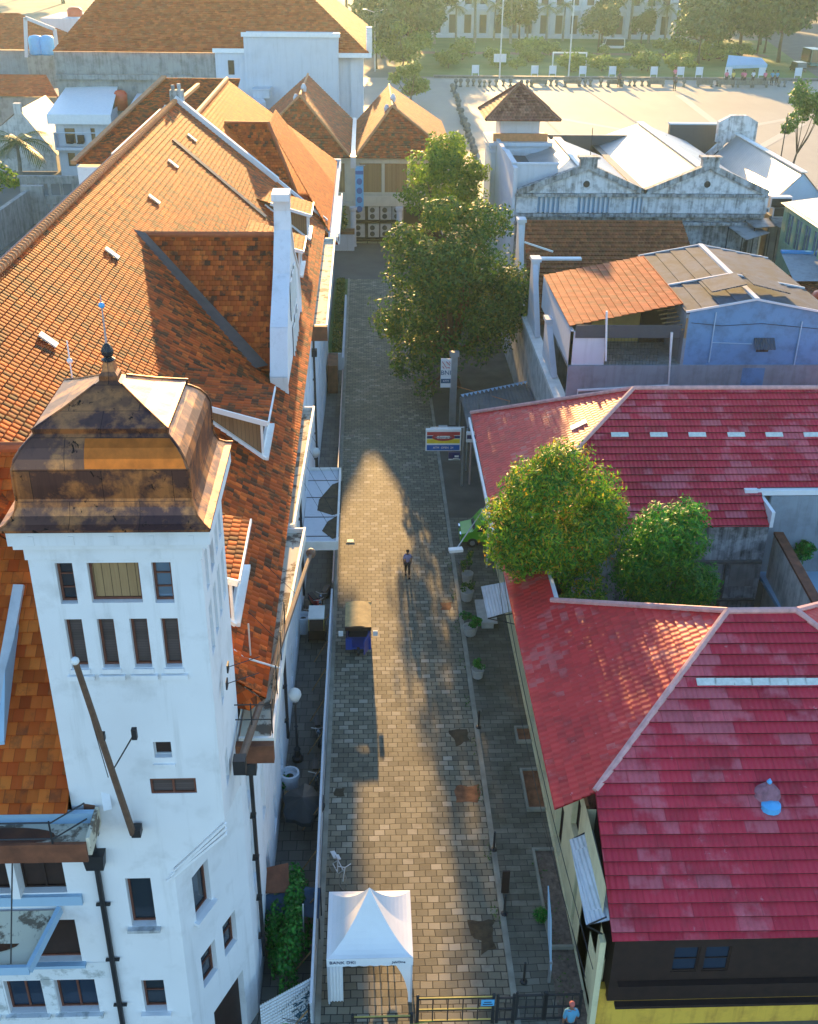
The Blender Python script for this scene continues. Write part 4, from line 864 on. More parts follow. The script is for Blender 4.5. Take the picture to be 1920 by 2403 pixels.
for y in (BY-.17,Yb): mb.bar((xl-.3,y,zl),(xp,y,zp+.1),.1,.12); mb.bar((xp,y,zp+.1),(xr+.4,y,zl-.16),.1,.12)
mb.pieces('roof_trim','terrace_white',rf)
mb=MB(); a=V(xp-.3,68.3,zp+.25); 
mb.prism([(xp-.2,67.4,zp+.62),(xp-2.4,67.4,zp+.12),(xp-2.4,67.4,zp+.05),(xp-.2,67.4,zp+.55)],(0,2.6,0)); mb.prism([(xp+.2,67.4,zp+.62),(xp+2.7,67.4,zp+.02),(xp+2.7,67.4,zp-.05),(xp+.2,67.4,zp+.55)],(0,2.6,0)); mb.build('vent_ridge','asbestos',rf)
mb=MB(); mb.tube([(22.0,BY-.08,zbl+.2),(22.0,BY-.08,12.6)],.045,6); mb.tube([(22.0,BY-.08,10.6),(24.6,BY-.08,10.5)],.03,5); mb.tube([(27.6,BY-.08,zbl),(27.6,BY-.08,12.0)],.05,6); mb.pieces('drain_pipe','paleblue_wall',BH)
mb=MB(); mb.tube([(20.5,BY-.1,11.9),(22.5,BY-.1,11.7),(25,BY-.1,11.85),(28.8,BY-.1,11.5)],.018,4); mb.build('cable','black_iron',BH)
# lean-to porch
mb=MB(); P=[PZ(1200,687,11.6),PZ(1440,640,12.75),PZ(1360,535,12.75),PZ(1145,580,11.6)]
P[2]=P[1]+(P[3]-P[0]); tile_roof(mb,P,.5,.06); lt=mb.build('lean_to_roof','salmon_clay_tile',BH)
mb=MB(); z=zbl; 
mb.bx(12.9,15.2,BY,BY+.15,z,11.3,0); mb.bx(12.9,13.1,BY,78,z,11.4,0); mb.bx(15.2,20.3,70.5,70.7,z,11.5,1); mb.bx(12.9,20.3,BY,70.7,z-.2,z-.02,2); mb.bx(18.4,20.3,70.3,70.45,z,z+2.2,3)
mb.build('porch_wall',['terrace_white','olive_wall','gray_concrete','dark_timber'],BH)
mb=MB(); mb.bx(13.2,19.9,BY-.1,BY-.06,10.9,11.75); mb.build('porch_screen','charcoal_panel',BH)
mb=MB()
for k in range(16): x=15.3+k*.22; mb.tube([(x,BY,z),(x,BY,10.9)],.012,4)
for k in range(6): mb.tube([(15.2,BY,z+.3+k*.4),(18.7,BY,z+.3+k*.4)],.012,4)
mb.build('grille','black_iron',BH)
mb=MB(); a=PY(1415,700,BY-.2); b=PY(1408,812,BY-.2); c2=PY(1217,822,BY-.2); mb.tube([a,b,c2,c2-V(0,0,2)],.09,7); a=PY(1278,655,BY-.2); b=PY(1276,760,BY-.2); mb.tube([a,b],.07,6); mb.pieces('drain_pipe','white_paint',BH)
mb=MB(); 
for k in range(6): mb.bar((19.0,BY+.2+k*.5,11.2+k*.12),(20.9,BY+.2+k*.5,11.5+k*.12),.08,.08)
mb.bar((20.2,BY-.1,10.9),(20.2,BY-.1,12.2),.1); mb.pieces('timber_frame','board_wood',BH)
# ================================================================ old street wall with buttress posts
mb=MB(); A=PX(1187,856,12.6); B=PX(1086,559,12.6); zt=7.0
mb.prism([(12.3,64.5,0),(12.9,64.5,0),(12.9,64.5,6.6),(12.3,64.5,6.6)],(0,32,0),0)
mb.bx(12.15,13.0,64.4,96.6,6.6,6.85,1)
sw=MB
ow=tag(mb.build('street_wall',['salt_wall','gutter_white']),'long flaking cream street wall below the tiled lean-to','wall')
for (x,y),zt in (((1128,540),11.6),((1098,456),12.4),((1160,640),9.6)):
    q=PX(x,y,12.75); m2=MB(); m2.bx(12.5,13.05,q.y-.45,q.y+.45,6.8,zt,0); m2.bx(12.4,13.15,q.y-.55,q.y+.55,zt,zt+.25,0); m2.prism([(12.5,q.y-.45,zt-.2),(12.5,q.y-4,6.9),(12.5,q.y-.45,6.9)],(.4,0,0),0); m2.build('post','terrace_white',ow)
# brown roofed house
bh=thing('brown_roofed_house','low house with a long brown tiled roof below the pediments','house',(20,92,0))
mb=MB(); tile_roof(mb,[(13.2,84,5.7),(28.3,84,5.7),(27.3,94.5,11.5),(13.5,94.5,11.5)],.5,.09); mb.build('roof','brown_clay_tile',bh)
mb=MB(); mb.bx(13.3,28,84.5,98,0,5.6); mb.bx(13.5,27.2,94.4,94.8,5,11.3); mb.build('wall','gray_concrete',bh)
mb=MB(); a=PY(1190,543,86.5); mb.bx(a.x-2,a.x+1.3,86.1,86.7,a.z-.1,a.z+.05); mb.bar((a.x-3.2,87.5,a.z+1),(a.x-1,86.5,a.z+.5),.12); mb.build('roof_board','white_paint',bh)
# ================================================================ white pediment hall
PH=thing('pediment_hall','stained white hall with two pediments and a tile capped corner turret','building',(25,110,0))
Yp=100.0
zc=PY(1350,410,Yp).z; zb=PY(1085,448,Yp).z; px0=PY(1085,412,Yp).x; px1=PY(1617,410,Yp).x
mb=MB(); 
bal=[]
mb.bx(px0,px1,Yp+.35,Yp+.6,0,zb); mb.bx(px0,px1,Yp+.3,Yp+.6,zb,zc-.1); mb.build('wall','black_stained',PH)
# parapet band with baluster openings
mb=MB(); mb.bx(px0,px1,Yp-.35,Yp+.35,zc-.15,zc+.12,0); mb.bx(px0,px1,Yp-.1,Yp+.28,zb-.35,zb-.05,0); mb.bx(px0,px1,Yp-.45,Yp+.3,zb-1.0,zb-.75,0)
mb.build('cornice','black_stained',PH)
mb=MB()
segs=[(1085,1130,0),(1130,1180,1),(1180,1215,0),(1215,1285,1),(1285,1328,0),(1328,1355,1),(1355,1617,0)]
for a,b,op in segs:
    xa=PY(a,430,Yp).x; xb=PY(b,430,Yp).x
    if not op: mb.bx(xa,xb,Yp,Yp+.25,zb,zc-.16,0)
    else:
        n=max(3,int((xb-xa)/.42))
        for k in range(n+1): x=xa+(xb-xa)*k/n; mb.bx(x-.09,x+.09,Yp+.02,Yp+.2,zb,zc-.16,1)
        mb.bx(xa,xb,Yp+.28,Yp+.3,zb,zc-.16,2)
mb.build('parapet',['dirty_white','terrace_white','paleblue_wall'],PH)
for k,(a,b,c) in enumerate(((1100,1240,1350),(1365,1497,1608))):
    xa=PY(a,408,Yp).x; xb=PY(c,408,Yp).x; xm=PY(b,340,Yp).x; zt=PY(b,352,Yp).z
    mb=MB(); mb.prism([(xa,Yp+.05,zc+.1),(xb,Yp+.05,zc+.1),(xm,Yp+.05,zt)],(0,.3,0)); pd=mb.build('pediment','dirty_white',PH)
    mb=MB(); mb.bar((xa-.4,Yp+.1,zc+.2),(xm,Yp+.1,zt+.1),.75,.5); mb.bar((xm,Yp+.1,zt+.1),(xb+.4,Yp+.1,zc+.2),.75,.5); mb.bx(xm-.75,xm+.75,Yp-.3,Yp+.5,zt-.1,zt+.75); mb.bx(xm-.95,xm+.95,Yp-.4,Yp+.6,zt+.75,zt+.95); mb.build('raking_cornice','black_stained',pd)
    mb=MB(); mb.sphere((xm,Yp+.05,zc+(zt-zc)*.38),.3,12,8,0,1,.1); mb.build('round_vent','black_iron',pd)
    # roof behind
    zr_=zt-.5; yb=128 if k else 118
    mb=MB()
    hw=xm-xa+.2
    mb.poly([(xa-.2,Yp+.4,zc),(xm,Yp+.4,zr_),(xm,yb,zr_),(xa-.2,yb+ (0 if k else 0),zc)]); mb.poly([(xm,Yp+.4,zr_),(xb+.2,Yp+.4,zc),(xb+.2,yb,zc),(xm,yb,zr_)])
    if not k: mb.poly([(xa-.2,yb,zc),(xm,yb,zr_),(xm,yb,zc)]) 
    ro=mb.build('roof','pale_metal_roof',PH)
    mb=MB(); mb.bar((xm,Yp+.4,zr_+.05),(xm,yb,zr_+.05),.8,.12); mb.pieces('ridge_cap','gutter_white',ro)
    if not k:
        mb=MB(); mb.tube([(xm+2.5,112,zr_-2),(xm+2.5,112,zr_+2.0)],.04,5); mb.build('mast','black_iron',ro)
mb=MB(); x=(PY(1350,400,Yp).x+PY(1365,400,Yp).x)/2; mb.bar((x,Yp+.5,zc+.1),(x,128,zc+.1),.7,.2); mb.build('valley_gutter','black_iron',PH)
# west flank, low parapets and dark roof strip
WX=13.2
mb=MB(); mb.bx(WX,WX+.35,Yp,116,0,zc+2.3,0); mb.bx(WX,WX+4.2,Yp+1.5,Yp+1.8,zc-.5,zc+2.3,0); mb.bx(WX-.05,WX+.45,Yp+1.4,108,zc+2.3,zc+2.5,1); mb.bx(WX,WX+4.3,Yp+1.4,Yp+1.9,zc+2.3,zc+2.45,1); mb.build('flank_wall',['terrace_white','terrace_white'],PH)
mb=MB(); mb.quad((WX+.35,Yp+2,zc+.8),(WX+4,Yp+2,zc+.6),(WX+7,124,zc+.6),(WX+.35,124,zc+.8)); mb.bx(WX+.4,33,124,124.5,zc-2,zc+1.2); mb.build('flat_roof','charcoal_panel',PH)
mb=MB()
for k in range(5): mb.bx(WX+.7,WX+1.5,Yp+3+k*1.6,Yp+4+k*1.6,zc+.85,zc+.95)
mb.pieces('skylight','white_paint',PH)
q=PY(1090,300,116); mb=MB(); mb.bx(12.7,18.6,114.5,120.4,0,14.2,0); mb.bx(12.4,18.9,114.2,120.7,14.2,14.55,0); mb.bx(12.55,18.75,114.35,120.55,13.5,13.8,0); mb.bx(13.6,17.6,115.4,119.4,14.55,16.6,0); mb.bx(13.2,18.0,115.0,119.8,16.5,16.7,0); tu=mb.build('turret','terrace_white',PH)
mb=MB(); zt=16.7; ap=V(15.65,117.4,19.7)
cs=[V(11.9,113.6,zt),V(19.4,113.6,zt),V(19.4,121.2,zt),V(11.9,121.2,zt)]
for i in range(4): tile_roof(mb,[cs[i],cs[(i+1)%4],ap],.4,.08)
tr=mb.build('turret_roof','turret_tile',tu)
mb=MB()
for c_ in cs: mb.tube([c_+V(0,0,.12),ap+V(0,0,.12)],.15,6)
mb.pieces('hip_cap','turret_tile',tr)
mb=MB(); mb.bx(12.9,18.4,114.9,115.2,14.56,15.3); mb.build('turret_recess','pale_ridge',tu)
# dark screens behind the roofs
a=PY(1412,262,131); b=PY(1513,330,131); mb=MB(); mb.bx(a.x,b.x,131,131.6,0,a.z,0); mb.bx(b.x-.05,b.x+.35,130.8,131.8,0,a.z+.15,1); mb.bx(a.x-.1,b.x+.3,130.8,131.8,a.z,a.z+.15,1); tag(origin_to(mb.build('screen_wall',['charcoal_panel','paleblue_wall']),((a.x+b.x)/2,131,0)),'tall charcoal screen rising behind the second pediment roof','screen')
# ================================================================ third gabled house
TH=thing('gabled_house','pale blue gabled house with a pinkish sheet roof right of the pediments','house',(43,110,0))
Yt=106.0; pk=PY(1690,365,Yt); el=PY(1618,440,Yt); 
xm=pk.x+.1; zt=pk.z; zl=el.z; xa=el.x-.6; xb=2*xm-xa
mb=MB(); mb.poly([(xa+.4,Yt,0),(xb,Yt,0),(xb,Yt,zl),(xm,Yt,zt),(xa+.4,Yt,zl)]); mb.bx(xa+.4,xa+.6,Yt,126,0,zl); mb.build('wall','paleblue_wall',TH)
mb=MB(); mb.poly([(xa-.3,Yt-.2,zl-.2),(xm,Yt-.2,zt+.1),(xm,127,zt+.1),(xa-.3,127,zl-.2)]); mb.poly([(xm,Yt-.2,zt+.1),(xb+.3,Yt-.2,zl-.2),(xb+.3,127,zl-.2),(xm,127,zt+.1)]); rf=mb.build('roof','pale_metal_roof',TH)
mb=MB(); mb.bar((xm,Yt-.2,zt+.15),(xm,127,zt+.15),.6,.12); mb.pieces('ridge_cap','gutter_white',rf)
mb=MB(); mb.bar((xa-.6,127.5,zl),(xm,127.5,zt+.6),.5,.6); mb.bx(xm-2.2,xm+2.2,127.2,128,zt-.8,zt+1.4); mb.prism([(xm-2.2,127.2,zt+1.4),(xm+2.2,127.2,zt+1.4),(xm+.9,127.2,zt+2.1),(xm-.9,127.2,zt+2.1)],(0,.8,0)); mb.build('rear_gable','dirty_white',TH)
# air conditioners beside it
for k,(x,y) in enumerate(((1643,422),(1648,442))):
    q=PY(x,y,101); o=thing('air_conditioner','white outdoor air conditioner at the end of the stained parapet, %s of the pair'%('upper','lower')[k],'air conditioner',q-V(0,0,.7),'air conditioners by the parapet'); mb=MB(); mb.bx(q.x-1,q.x+1,100.6,101.5,q.z-.6,q.z+.4); b_=mb.build('case','terrace_white',o); mb=MB(); mb.bx(q.x-.9,q.x+.9,100.55,100.59,q.z-.5,q.z+.25); mb.build('grille','black_iron',o)
mb=MB(); q=PY(1648,465,101); mb.bx(q.x-1.4,q.x+1.4,100.7,102,0,q.z+.55); tag(origin_to(mb.build('service_block','dark_concrete'),(q.x,101,0)),'dark block under the pair of air conditioners','plinth')
# ================================================================ green glazed house at the right edge
GH=thing('green_house','green glazed house with a sheet roof at the right edge','house',(40,92,0))
a=PY(1672,430,96); mb=MB(); wall(mb,(a.x,98,0),(0,-1,0),14,0,a.z-.3,[(1+k*2.1,2.6+k*2.1,a.z-3.6,a.z-.9) for k in range(6)],t=.15); mb.build('wall','green_wall',GH)
for k in range(6): window(GH,(a.x,98,0),(0,-1,0),(1+k*2.1,2.6+k*2.1,a.z-3.6,a.z-.9),t=.15,frame='green_wall',pane='sky_glass',cols=2)
mb=MB(); mb.poly([(a.x-.3,83.8,a.z-.4),(a.x+14,83.8,a.z+1.5),(a.x+14,98.4,a.z+1.5),(a.x-.3,98.4,a.z-.4)]); mb.build('roof','zinc_sheet',GH)
# clutter of the roof terrace: sheet shelters, blue tank, washing
sheet('terrace_floor',[(28,84),(37.5,84),(38,100),(27.6,100)],6.4,'gray_concrete')
mb=MB(); mb.bx(28,37.6,83.6,84,0,6.39); mb.build('terrace_wall','dark_concrete') ; tag(bpy.data.objects['terrace_wall'],'dark wall carrying the cluttered roof terrace','wall')
def shelter(px,zs,lab):
    P=[PZ(x,y,z) for (x,y),z in zip(px,zs)]; c=sum(P,V(0,0,0))/4; o=thing('sheet_shelter',lab,'shelter',(c.x,c.y,6.4),'zinc shelters on the roof terrace')
    mb=MB(); pr=P if (P[1]-P[0]).cross(P[2]-P[1]).z>0 else P[::-1]; mb.poly(pr); mb.poly([p-V(0,0,.05) for p in pr][::-1]); mb.build('roof','zinc_sheet',o)
    mb=MB()
    for p in P: mb.tube([(p.x,p.y,6.4),(p.x,p.y,p.z)],.05,5)
    mb.build('post','black_iron',o)
shelter([(1572,505),(1622,490),(1580,470),(1535,477)],(9.6,9.6,9.9,9.9),'patched zinc shelter left of the blue tank')
shelter([(1590,480),(1640,475),(1622,458),(1570,463)],(10,10,10.3,10.3),'flat zinc shelter in the middle of the terrace')
shelter([(1640,478),(1700,475),(1685,458),(1622,458)],(10,10,10.4,10.4),'flat zinc shelter over the blue tank')
q=PZ(1650,520,6.4); mb=MB(); mb.bx(q.x-1,q.x+1,q.y-.6,q.y+.8,6.4,8.9); tag(origin_to(mb.build('water_box','blue_plastic'),(q.x,q.y,6.4)),'bright blue tank under the zinc shelter','tank')
q=PZ(1548,520,6.4); o=thing('tool_shed','blue grey shed between parapet and zinc shelter','shed',(q.x,q.y,6.4)); mb=MB(); mb.bx(q.x-.9,q.x+.7,q.y-.5,q.y+.8,6.4,8.9); mb.build('wall','greyblue_wall',o); mb=MB(); mb.prism([(q.x-1.1,q.y-.8,8.9),(q.x+.9,q.y-.8,9.2),(q.x+.9,q.y-.8,9.28),(q.x-1.1,q.y-.8,8.98)],(0,1.8,0)); mb.build('roof','charcoal_panel',o)
q=PZ(1492,515,6.4); o=thing('drying_rack','white drying rack with dark red cloth','rack',(q.x,q.y,6.4)); mb=MB()
for dx in (-1.4,1.2):
    for dy in (-.5,.6): mb.tube([(q.x+dx,q.y+dy,6.4),(q.x+dx,q.y+dy,8.8)],.05,5)
mb.tube([(q.x-1.4,q.y-.5,8.8),(q.x+1.2,q.y-.5,8.8)],.05,5); mb.tube([(q.x-1.4,q.y+.6,8.8),(q.x+1.2,q.y+.6,8.8)],.05,5); mb.build('frame','white_paint',o); mb=MB(); mb.bx(q.x-.6,q.x+1.0,q.y-.53,q.y-.48,7.1,8.7); mb.build('cloth','rust',o)
q=PY(1535,470,94); mb=MB(); mb.bx(q.x-8,q.x-3.5,93,96,6.4,8.2); tag(origin_to(mb.build('blue_shed','paleblue_wall'),(q.x-5.5,94,6.4)),'pale blue low shed behind the brown roof','shed')
# blue edged sheet roof and brown strip right
q0=PZ(1645,532,9.5); o=thing('skylight_house','low house with a brown roof and blue edged sheet skylight','house',(q0.x+4,q0.y-4,0)); P=[PZ(1672,592,9.4),PZ(1735,592,9.4),PZ(1735,535,9.8),PZ(1645,532,9.8)]; mb=MB(); mb.poly(P); mb.pieces('skylight','greyblue_wall',o); mb=MB(); mb.bar(P[3]+V(0,0,.1),P[2]+V(0,0,.1),.5,.2); mb.build('skylight_edge','blue_plastic',o)
mb=MB(); x0=30.2; tile_roof(mb,[(x0,74,7.6),(x0+14,74,7.6),(x0+14,86,9.2),(x0,86,9.2)],.5,.06); mb.build('roof','brown_clay_tile',o); mb=MB(); mb.bx(x0+.2,x0+14,74.5,86,0,7.4); mb.build('wall','dark_concrete',o)
for k,(x,y) in enumerate(((1712,612),(1722,628))):
    q=PZ(x,y+25,9.2); mb=MB(); mb.lathe([(.02,0),(.75,.0),(.78,.15),(.78,1.35),(.6,1.6),(.2,1.7),(.18,1.8)],(q.x+.6,q.y-1.0*k,8.4),16); tag(origin_to(mb.build('water_tank','red_tank',smooth=True),(q.x+.6,q.y-1.0*k,8.4)),('orange water tank at the right edge, the farther of two','orange water tank at the right edge, the nearer of two')[k],'water tank','orange water tanks at the right edge')
# ================================================================ end of the street and background buildings
EH=thing('twin_roofed_house','house closing the street with two weathered hip roofs and brown panelled upper floor','house',(-2,134,0))
mb=MB(); EY=131.0
wall(mb,(-14,EY,0),(1,0,0),24,0,10.2,[(12.7,17.7,.15,4.4),(18.2,22.9,.15,4.4),(4.5,11.6,5.9,9.3),(13.2,15.9,5.9,9.3),(16.15,18.9,5.9,9.3),(19.15,20.4,5.9,9.3),(20.65,22.4,5.9,9.3)],t=.25,mi_back=1)  # dark back colour stands in for shade inside the open lower storey
mb.quad((10,EY,0),(10,158,0),(10,158,10.2),(10,EY,10.2)); mb.bx(-14,10.2,EY-1.0,EY-.002,4.6,5.0); mb.bx(-1.6,10.2,EY-1.05,EY-.9,5.0,5.75)
mb.build('wall',['beige_concrete','dark_timber'],EH)
for a,b,m_ in ((4.5,11.6,'board_wood'),(13.2,15.9,'shutter_wood'),(16.15,18.9,'shutter_wood'),(19.15,20.4,'shutter_wood'),(20.65,22.4,'shutter_wood')): window(EH,(-14,EY,0),(1,0,0),(a,b,5.9,9.3),t=.25,frame='beige_concrete',pane='board_wood',cols=4 if b-a>5 else 1,name='panel')
for x in (-1.5,3.9,9.2):
    mb=MB(); mb.lathe([(.42,0),(.34,.2),(.32,4.1),(.45,4.3),(.45,4.6)],(x,EY-1.3,0),10); mb.build('column','terrace_white',EH)
for name,ax,az,x0,x1,yb in (('left',-7.7,15.7,-14.5,-1.7,158),('right',3.2,14.6,-1.2,10.4,157)):
    ya=137.5; mb=MB(); y0=130.3; z0=10.0
    tile_roof(mb,[(x0,y0,z0),(x1,y0,z0),(ax,ya,az)],.4,.08); tile_roof(mb,[(x1,y0,z0),(x1,yb,z0),(ax,yb,az),(ax,ya,az)],.4,.08); tile_roof(mb,[(x0,yb,z0),(x0,y0,z0),(ax,ya,az),(ax,yb,az)],.4,.08); ro=mb.build('roof','weathered_clay_tile',EH)
    mb=MB(); 
    for p in ((x0,y0,z0),(x1,y0,z0)): mb.tube([V(*p)+V(0,0,.1),(ax,ya,az+.1)],.16,6)
    mb.tube([(ax,ya,az+.1),(ax,yb,az+.1)],.16,6); mb.pieces('hip_cap','pale_ridge',ro)
    mb=MB(); mb.lathe([(.3,0),(.35,.5),(.15,.9)],(ax-.6,ya+2.0,az-.9),8); mb.lathe([(.3,0),(.35,.5),(.15,.9)],(ax+.2,ya+5,az-.1),8); mb.pieces('roof_vent','terrace_white',ro)
mb=MB(); mb.bx(-1.7,-1.2,130.0,158,9.7,10.25); mb.bx(-1.75,-1.1,129.6,130.1,9.0,10.3); mb.build('valley_gutter','galv',EH)
a=PY(748,350,129.8); b=PY(766,436,129.8); o=thing('street_banner','tall sky blue vertical banner hanging at the end of the street','banner',((a.x+b.x)/2,129.8,b.z)); mb=MB(); mb.bx(a.x,b.x,129.75,129.85,b.z,a.z); mb.build('cloth','blue_plastic',o)
M_plain('banner_dark',(.02,.12,.36),.6); M_plain('banner_blue',(.1,.42,.7),.6)
o.children[0].data.materials[0]=MATS['banner_blue']
for k,ch in enumerate(('S','E','N','I')):
    text_obj('lettering',ch,.95,'banner_dark',((a.x+b.x)/2,129.73,a.z-.75-k*1.05),(math.pi/2,0,0),o) if False else None
mb=MB(); xm=(a.x+b.x)/2; mb.bx(xm-.45,xm+.45,129.72,129.745,a.z-.9,a.z-.5)
for k in range(4): mb.sphere((xm,129.74,a.z-1.7-k*1.05),.34,10,6,0,1,.08,1.1)
mb.build('lettering','banner_dark',o)
mb=MB(); mb.tube([(xm-.7,129.85,a.z+.1),(xm+.7,129.85,a.z+.1)],.05,5); mb.tube([(xm,129.85,a.z+.1),(xm,131,a.z+.2)],.05,5); mb.pieces('bracket','steel',o)
# outdoor air conditioner rack
kinds=[]
src=None
for j,y in enumerate((449,486)):
    for i,x in enumerate((757,787,813,838)):
        q=PY(x,y,130.2); 
        lab='%s air conditioner in the %s row of the rack at the street end'%(('leftmost','second from left','third from left','rightmost')[i],('upper','lower')[j])
        if src is None:
            src=thing('air_conditioner',lab,'air conditioner',q-V(0,0,.75),'air conditioners under the brown panelled floor'); mb=MB(); mb.bx(q.x-.65,q.x+.65,130.2,130.8,q.z-.75,q.z+.75); mb.build('case','concrete_block',src)
            for dz in (-.36,.36):
                mb=MB(); mb.sphere((q.x-.15,130.19,q.z+dz),.3,12,6,0,1,.08); mb.build('fan','black_iron',src)
        else:
            c=copy_tree(src); c.location=q-V(0,0,.75); c['label']=lab
mb=MB(); 
for z in (PY(800,464,130.6).z,PY(800,502,130.6).z): mb.bx(-1.2,3.8,130.15,130.9,z-.06,z)
for x in (-1.2,0.15,1.4,2.6,3.7): mb.bx(x-.04,x+.04,130.85,130.92,0,4.5)
tag(origin_to(mb.build('equipment_rack','dark_timber'),(1.2,130.5,0)),'dark rack holding two rows of air conditioners','rack')
# planter by the end columns
q=PZ(722,528,0); o=thing('planter','white slatted planter with a brown rim at the street end','planter',(q.x,q.y,0)); mb=MB()
for k in range(9): mb.bx(q.x-1.2+k*.28,q.x-1.0+k*.28,q.y-.05,q.y+.05,0,2.0)
mb.bx(q.x-1.15,q.x+1.35,q.y+.06,q.y+1.6,0,1.9); mb.build('slats','terrace_white',o); mb=MB(); mb.bx(q.x-1.3,q.x+1.4,q.y-.15,q.y+1.7,1.95,2.2); mb.build('rim','red_soil',o)
# ---- neighbour roof beyond the fire wall, bright tiles
NB=thing('bright_roofed_hall','long hall behind the fire wall under bright orange tiles with a cross gable','building',(-12,110,0))
EZ=12.2; EX=-2.95; YN=89.2; YF=116.5
def nz(X): return EZ+.8*(EX-X)
def NPx(x,y): d=ray(x,y); t=(EZ+.8*EX-H)/(d.z+.8*d.x); return CAM+d*t
rA=NPx(478,168); rxx=rA.x; rz=nz(rxx)
mb=MB(); tile_roof(mb,[(EX,YN,EZ),(EX,YF,EZ),(rxx,rA.y,rz),(rxx,YN,rz)],.3,.05); ro=mb.build('roof','bright_clay_tile',NB)
mb=MB(); mb.tube([(rxx,YN,rz+.1),(rxx,rA.y,rz+.1)],.2,7); mb.pieces('ridge_cap','pale_ridge',ro)
# left part, slope facing the camera
zrr=PY(350,164,122).z; A=PY(350,164,122); B=PY(478,168,122); C_=PY(160,345,99); 
D_=V(rxx+.3,99,C_.z)
mb=MB(); tile_roof(mb,[C_,D_,V(rxx+.3,122,A.z),A],.3,.045); lr=mb.build('rear_slope','old_clay_tile',NB)
mb=MB(); mb.bar(C_+V(-.2,0,.1),A+V(-.2,0,.1),.5,.3); mb.bar(PY(375,215,99.5),PY(418,178,120),.35,.3); mb.build('coping','pale_ridge',lr)
mb=MB(); mb.bx(C_.x,rxx-.2,99.2,121.5,0,C_.z-.3); mb.prism([(-17.5,89.1,0),(EX-.6,89.1,0),(EX-.6,YF-.6,0),(rxx+.6,rA.y-1,0),(-17.5,rA.y-1,0)],(0,0,EZ-.3)); mb.bx(EX-.95,EX+.35,89.3,YF,EZ-.5,EZ-.25); mb.bx(EX+.3,EX+.42,97.5,YF,EZ-.5,EZ+.1); mb.bx(-6,EX+.42,YF,YF+.4,EZ-1,EZ+.2); mb.build('wall','white_plaster',NB)
p1=NPx(470,265); p2=NPx(650,392)
gz_=nz(p1.x); gyr=p1.y+1.0
E1=V(p1.x,gyr,gz_); E2=PZ(518,265,gz_); lo1=NPx(575,385); lo2=PZ(672,402,lo1.z+.0)
mb=MB(); E2=V(p1.x+3.6,gyr,gz_); yl=lo2.y; zl_=gz_-.82*(gyr-yl)
tile_roof(mb,[V(p1.x,gyr,gz_),V((EX+.8*0-(zl_-EZ)/.8),yl,zl_),V(-3.9,yl,zl_),V(p1.x+3.6,gyr,gz_)],.3,.045); cg=mb.build('cross_gable','shaded_clay_tile',NB)
mb=MB(); tile_roof(mb,[V(p1.x+3.6,gyr,gz_),V(-3.9,yl,zl_),V(-2.6,yl,EZ+.5),V(-2.6,gyr+9,EZ+.5),V(p1.x+3.7,gyr+9,gz_)][:0] or [V(p1.x+3.6,gyr,gz_),V(-2.9,yl,12.6),V(-2.9,gyr+8,12.6),V(p1.x+3.6,gyr+8,gz_)],.3,.05); mb.build('side_slope','bright_clay_tile',cg)
mb=MB(); mb.tube([E1+V(0,0,.1),E2+V(0,0,.1),V(-3.9,yl,zl_+.1)],.16,6); mb.pieces('hip_cap','terracotta_ridge',cg)
mb=MB(); mb.bx(-2.95,-2.1,yl-.5,yl+14,12.0,12.3); mb.bx(-2.2,-2.08,yl-.5,yl+14,11.7,12.55); mb.build('gable_wall','white_plaster',cg)
# white flat roofed block behind
mb=MB(); P=[PZ(225,300,10.5),PZ(330,130,10.5),PZ(445,130,10.5),PZ(540,182,10.5),PZ(560,215,10.5)]; 
mb.prism([(p.x,p.y,0) for p in P],(0,0,10.5)); fb=tag(mb.build('flat_roofed_block','terrace_white'),'white block with a flat pale roof behind the orange hall','building'); origin_to(fb,(P[0].x+8,P[0].y+5,0))
for px,sz,l in (((530,188),(3,4,1.4),'larger pale box at the far edge of the flat white roof'),((552,204),(2.4,3,1.2),'smaller pale box nearer the twin roofs on the flat white roof')):
    q=PZ(*px,10.5); mb=MB(); mb.box(q+V(0,0,sz[2]/2),sz); mb.box(q+V(0,0,sz[2]+.05),(sz[0]+.3,sz[1]+.3,.1)); tag(origin_to(mb.build('roof_box','terrace_white'),q),l,'roof box')
# ---- great terracotta roof with pale blue-white wall
GB=thing('terracotta_warehouse','huge warehouse with a tall terracotta roof and blank bluish white wall','warehouse',(-22,195,0))
mb=MB(); tile_roof(mb,[(-46.5,178,16.4),(.6,178,16.4),(-16,200,29.6),(-36.5,200,29.6)],.55,.08); tile_roof(mb,[(.6,178,16.4),(.6,230,16.4),(-16,214,29.6),(-16,200,29.6)],.55,.08); mb.build('roof','far_clay_tile',GB)
mb=MB(); a=PY(512,72,177); b=PY(712,72,177); c2=PY(452,106,177.5); mb.bx(a.x,b.x,177,186,0,a.z); mb.bx(c2.x,a.x,177.5,184,0,c2.z); mb.bx(b.x,-1.6,179,181,0,16); mb.bx(-2.2,-.3,178.6,230,0,16.2)
mb.build('wall','terrace_white',GB); mb=MB(); mb.bx(a.x-.3,b.x+.3,176.7,177,a.z-.3,a.z+.3); mb.bx(c2.x-.3,a.x,177.2,177.5,c2.z-.3,c2.z+.3); mb.bx(b.x,1.0,177.3,177.9,15.9,16.5); mb.build('coping','white_paint',GB)
q=PY(487,142,177.4); mb=MB(); mb.bx(q.x-.45,q.x+.45,177.44,177.49,q.z-1,q.z+1); mb.build('window','dark_timber',GB)
mb=MB(); mb.bx(-46.5,c2.x,178.4,179,0,16.3); mb.bx(-46.5,-26,177.6,178.4,12.5,13.2); mb.build('side_wall','gray_concrete',GB)
mb=MB()
for k in range(6): mb.bx(.2,1.1,180+k*1.2,180.6+k*1.2,16.3,18+.3*k)
mb.pieces('parapet_post','gutter_white',GB)
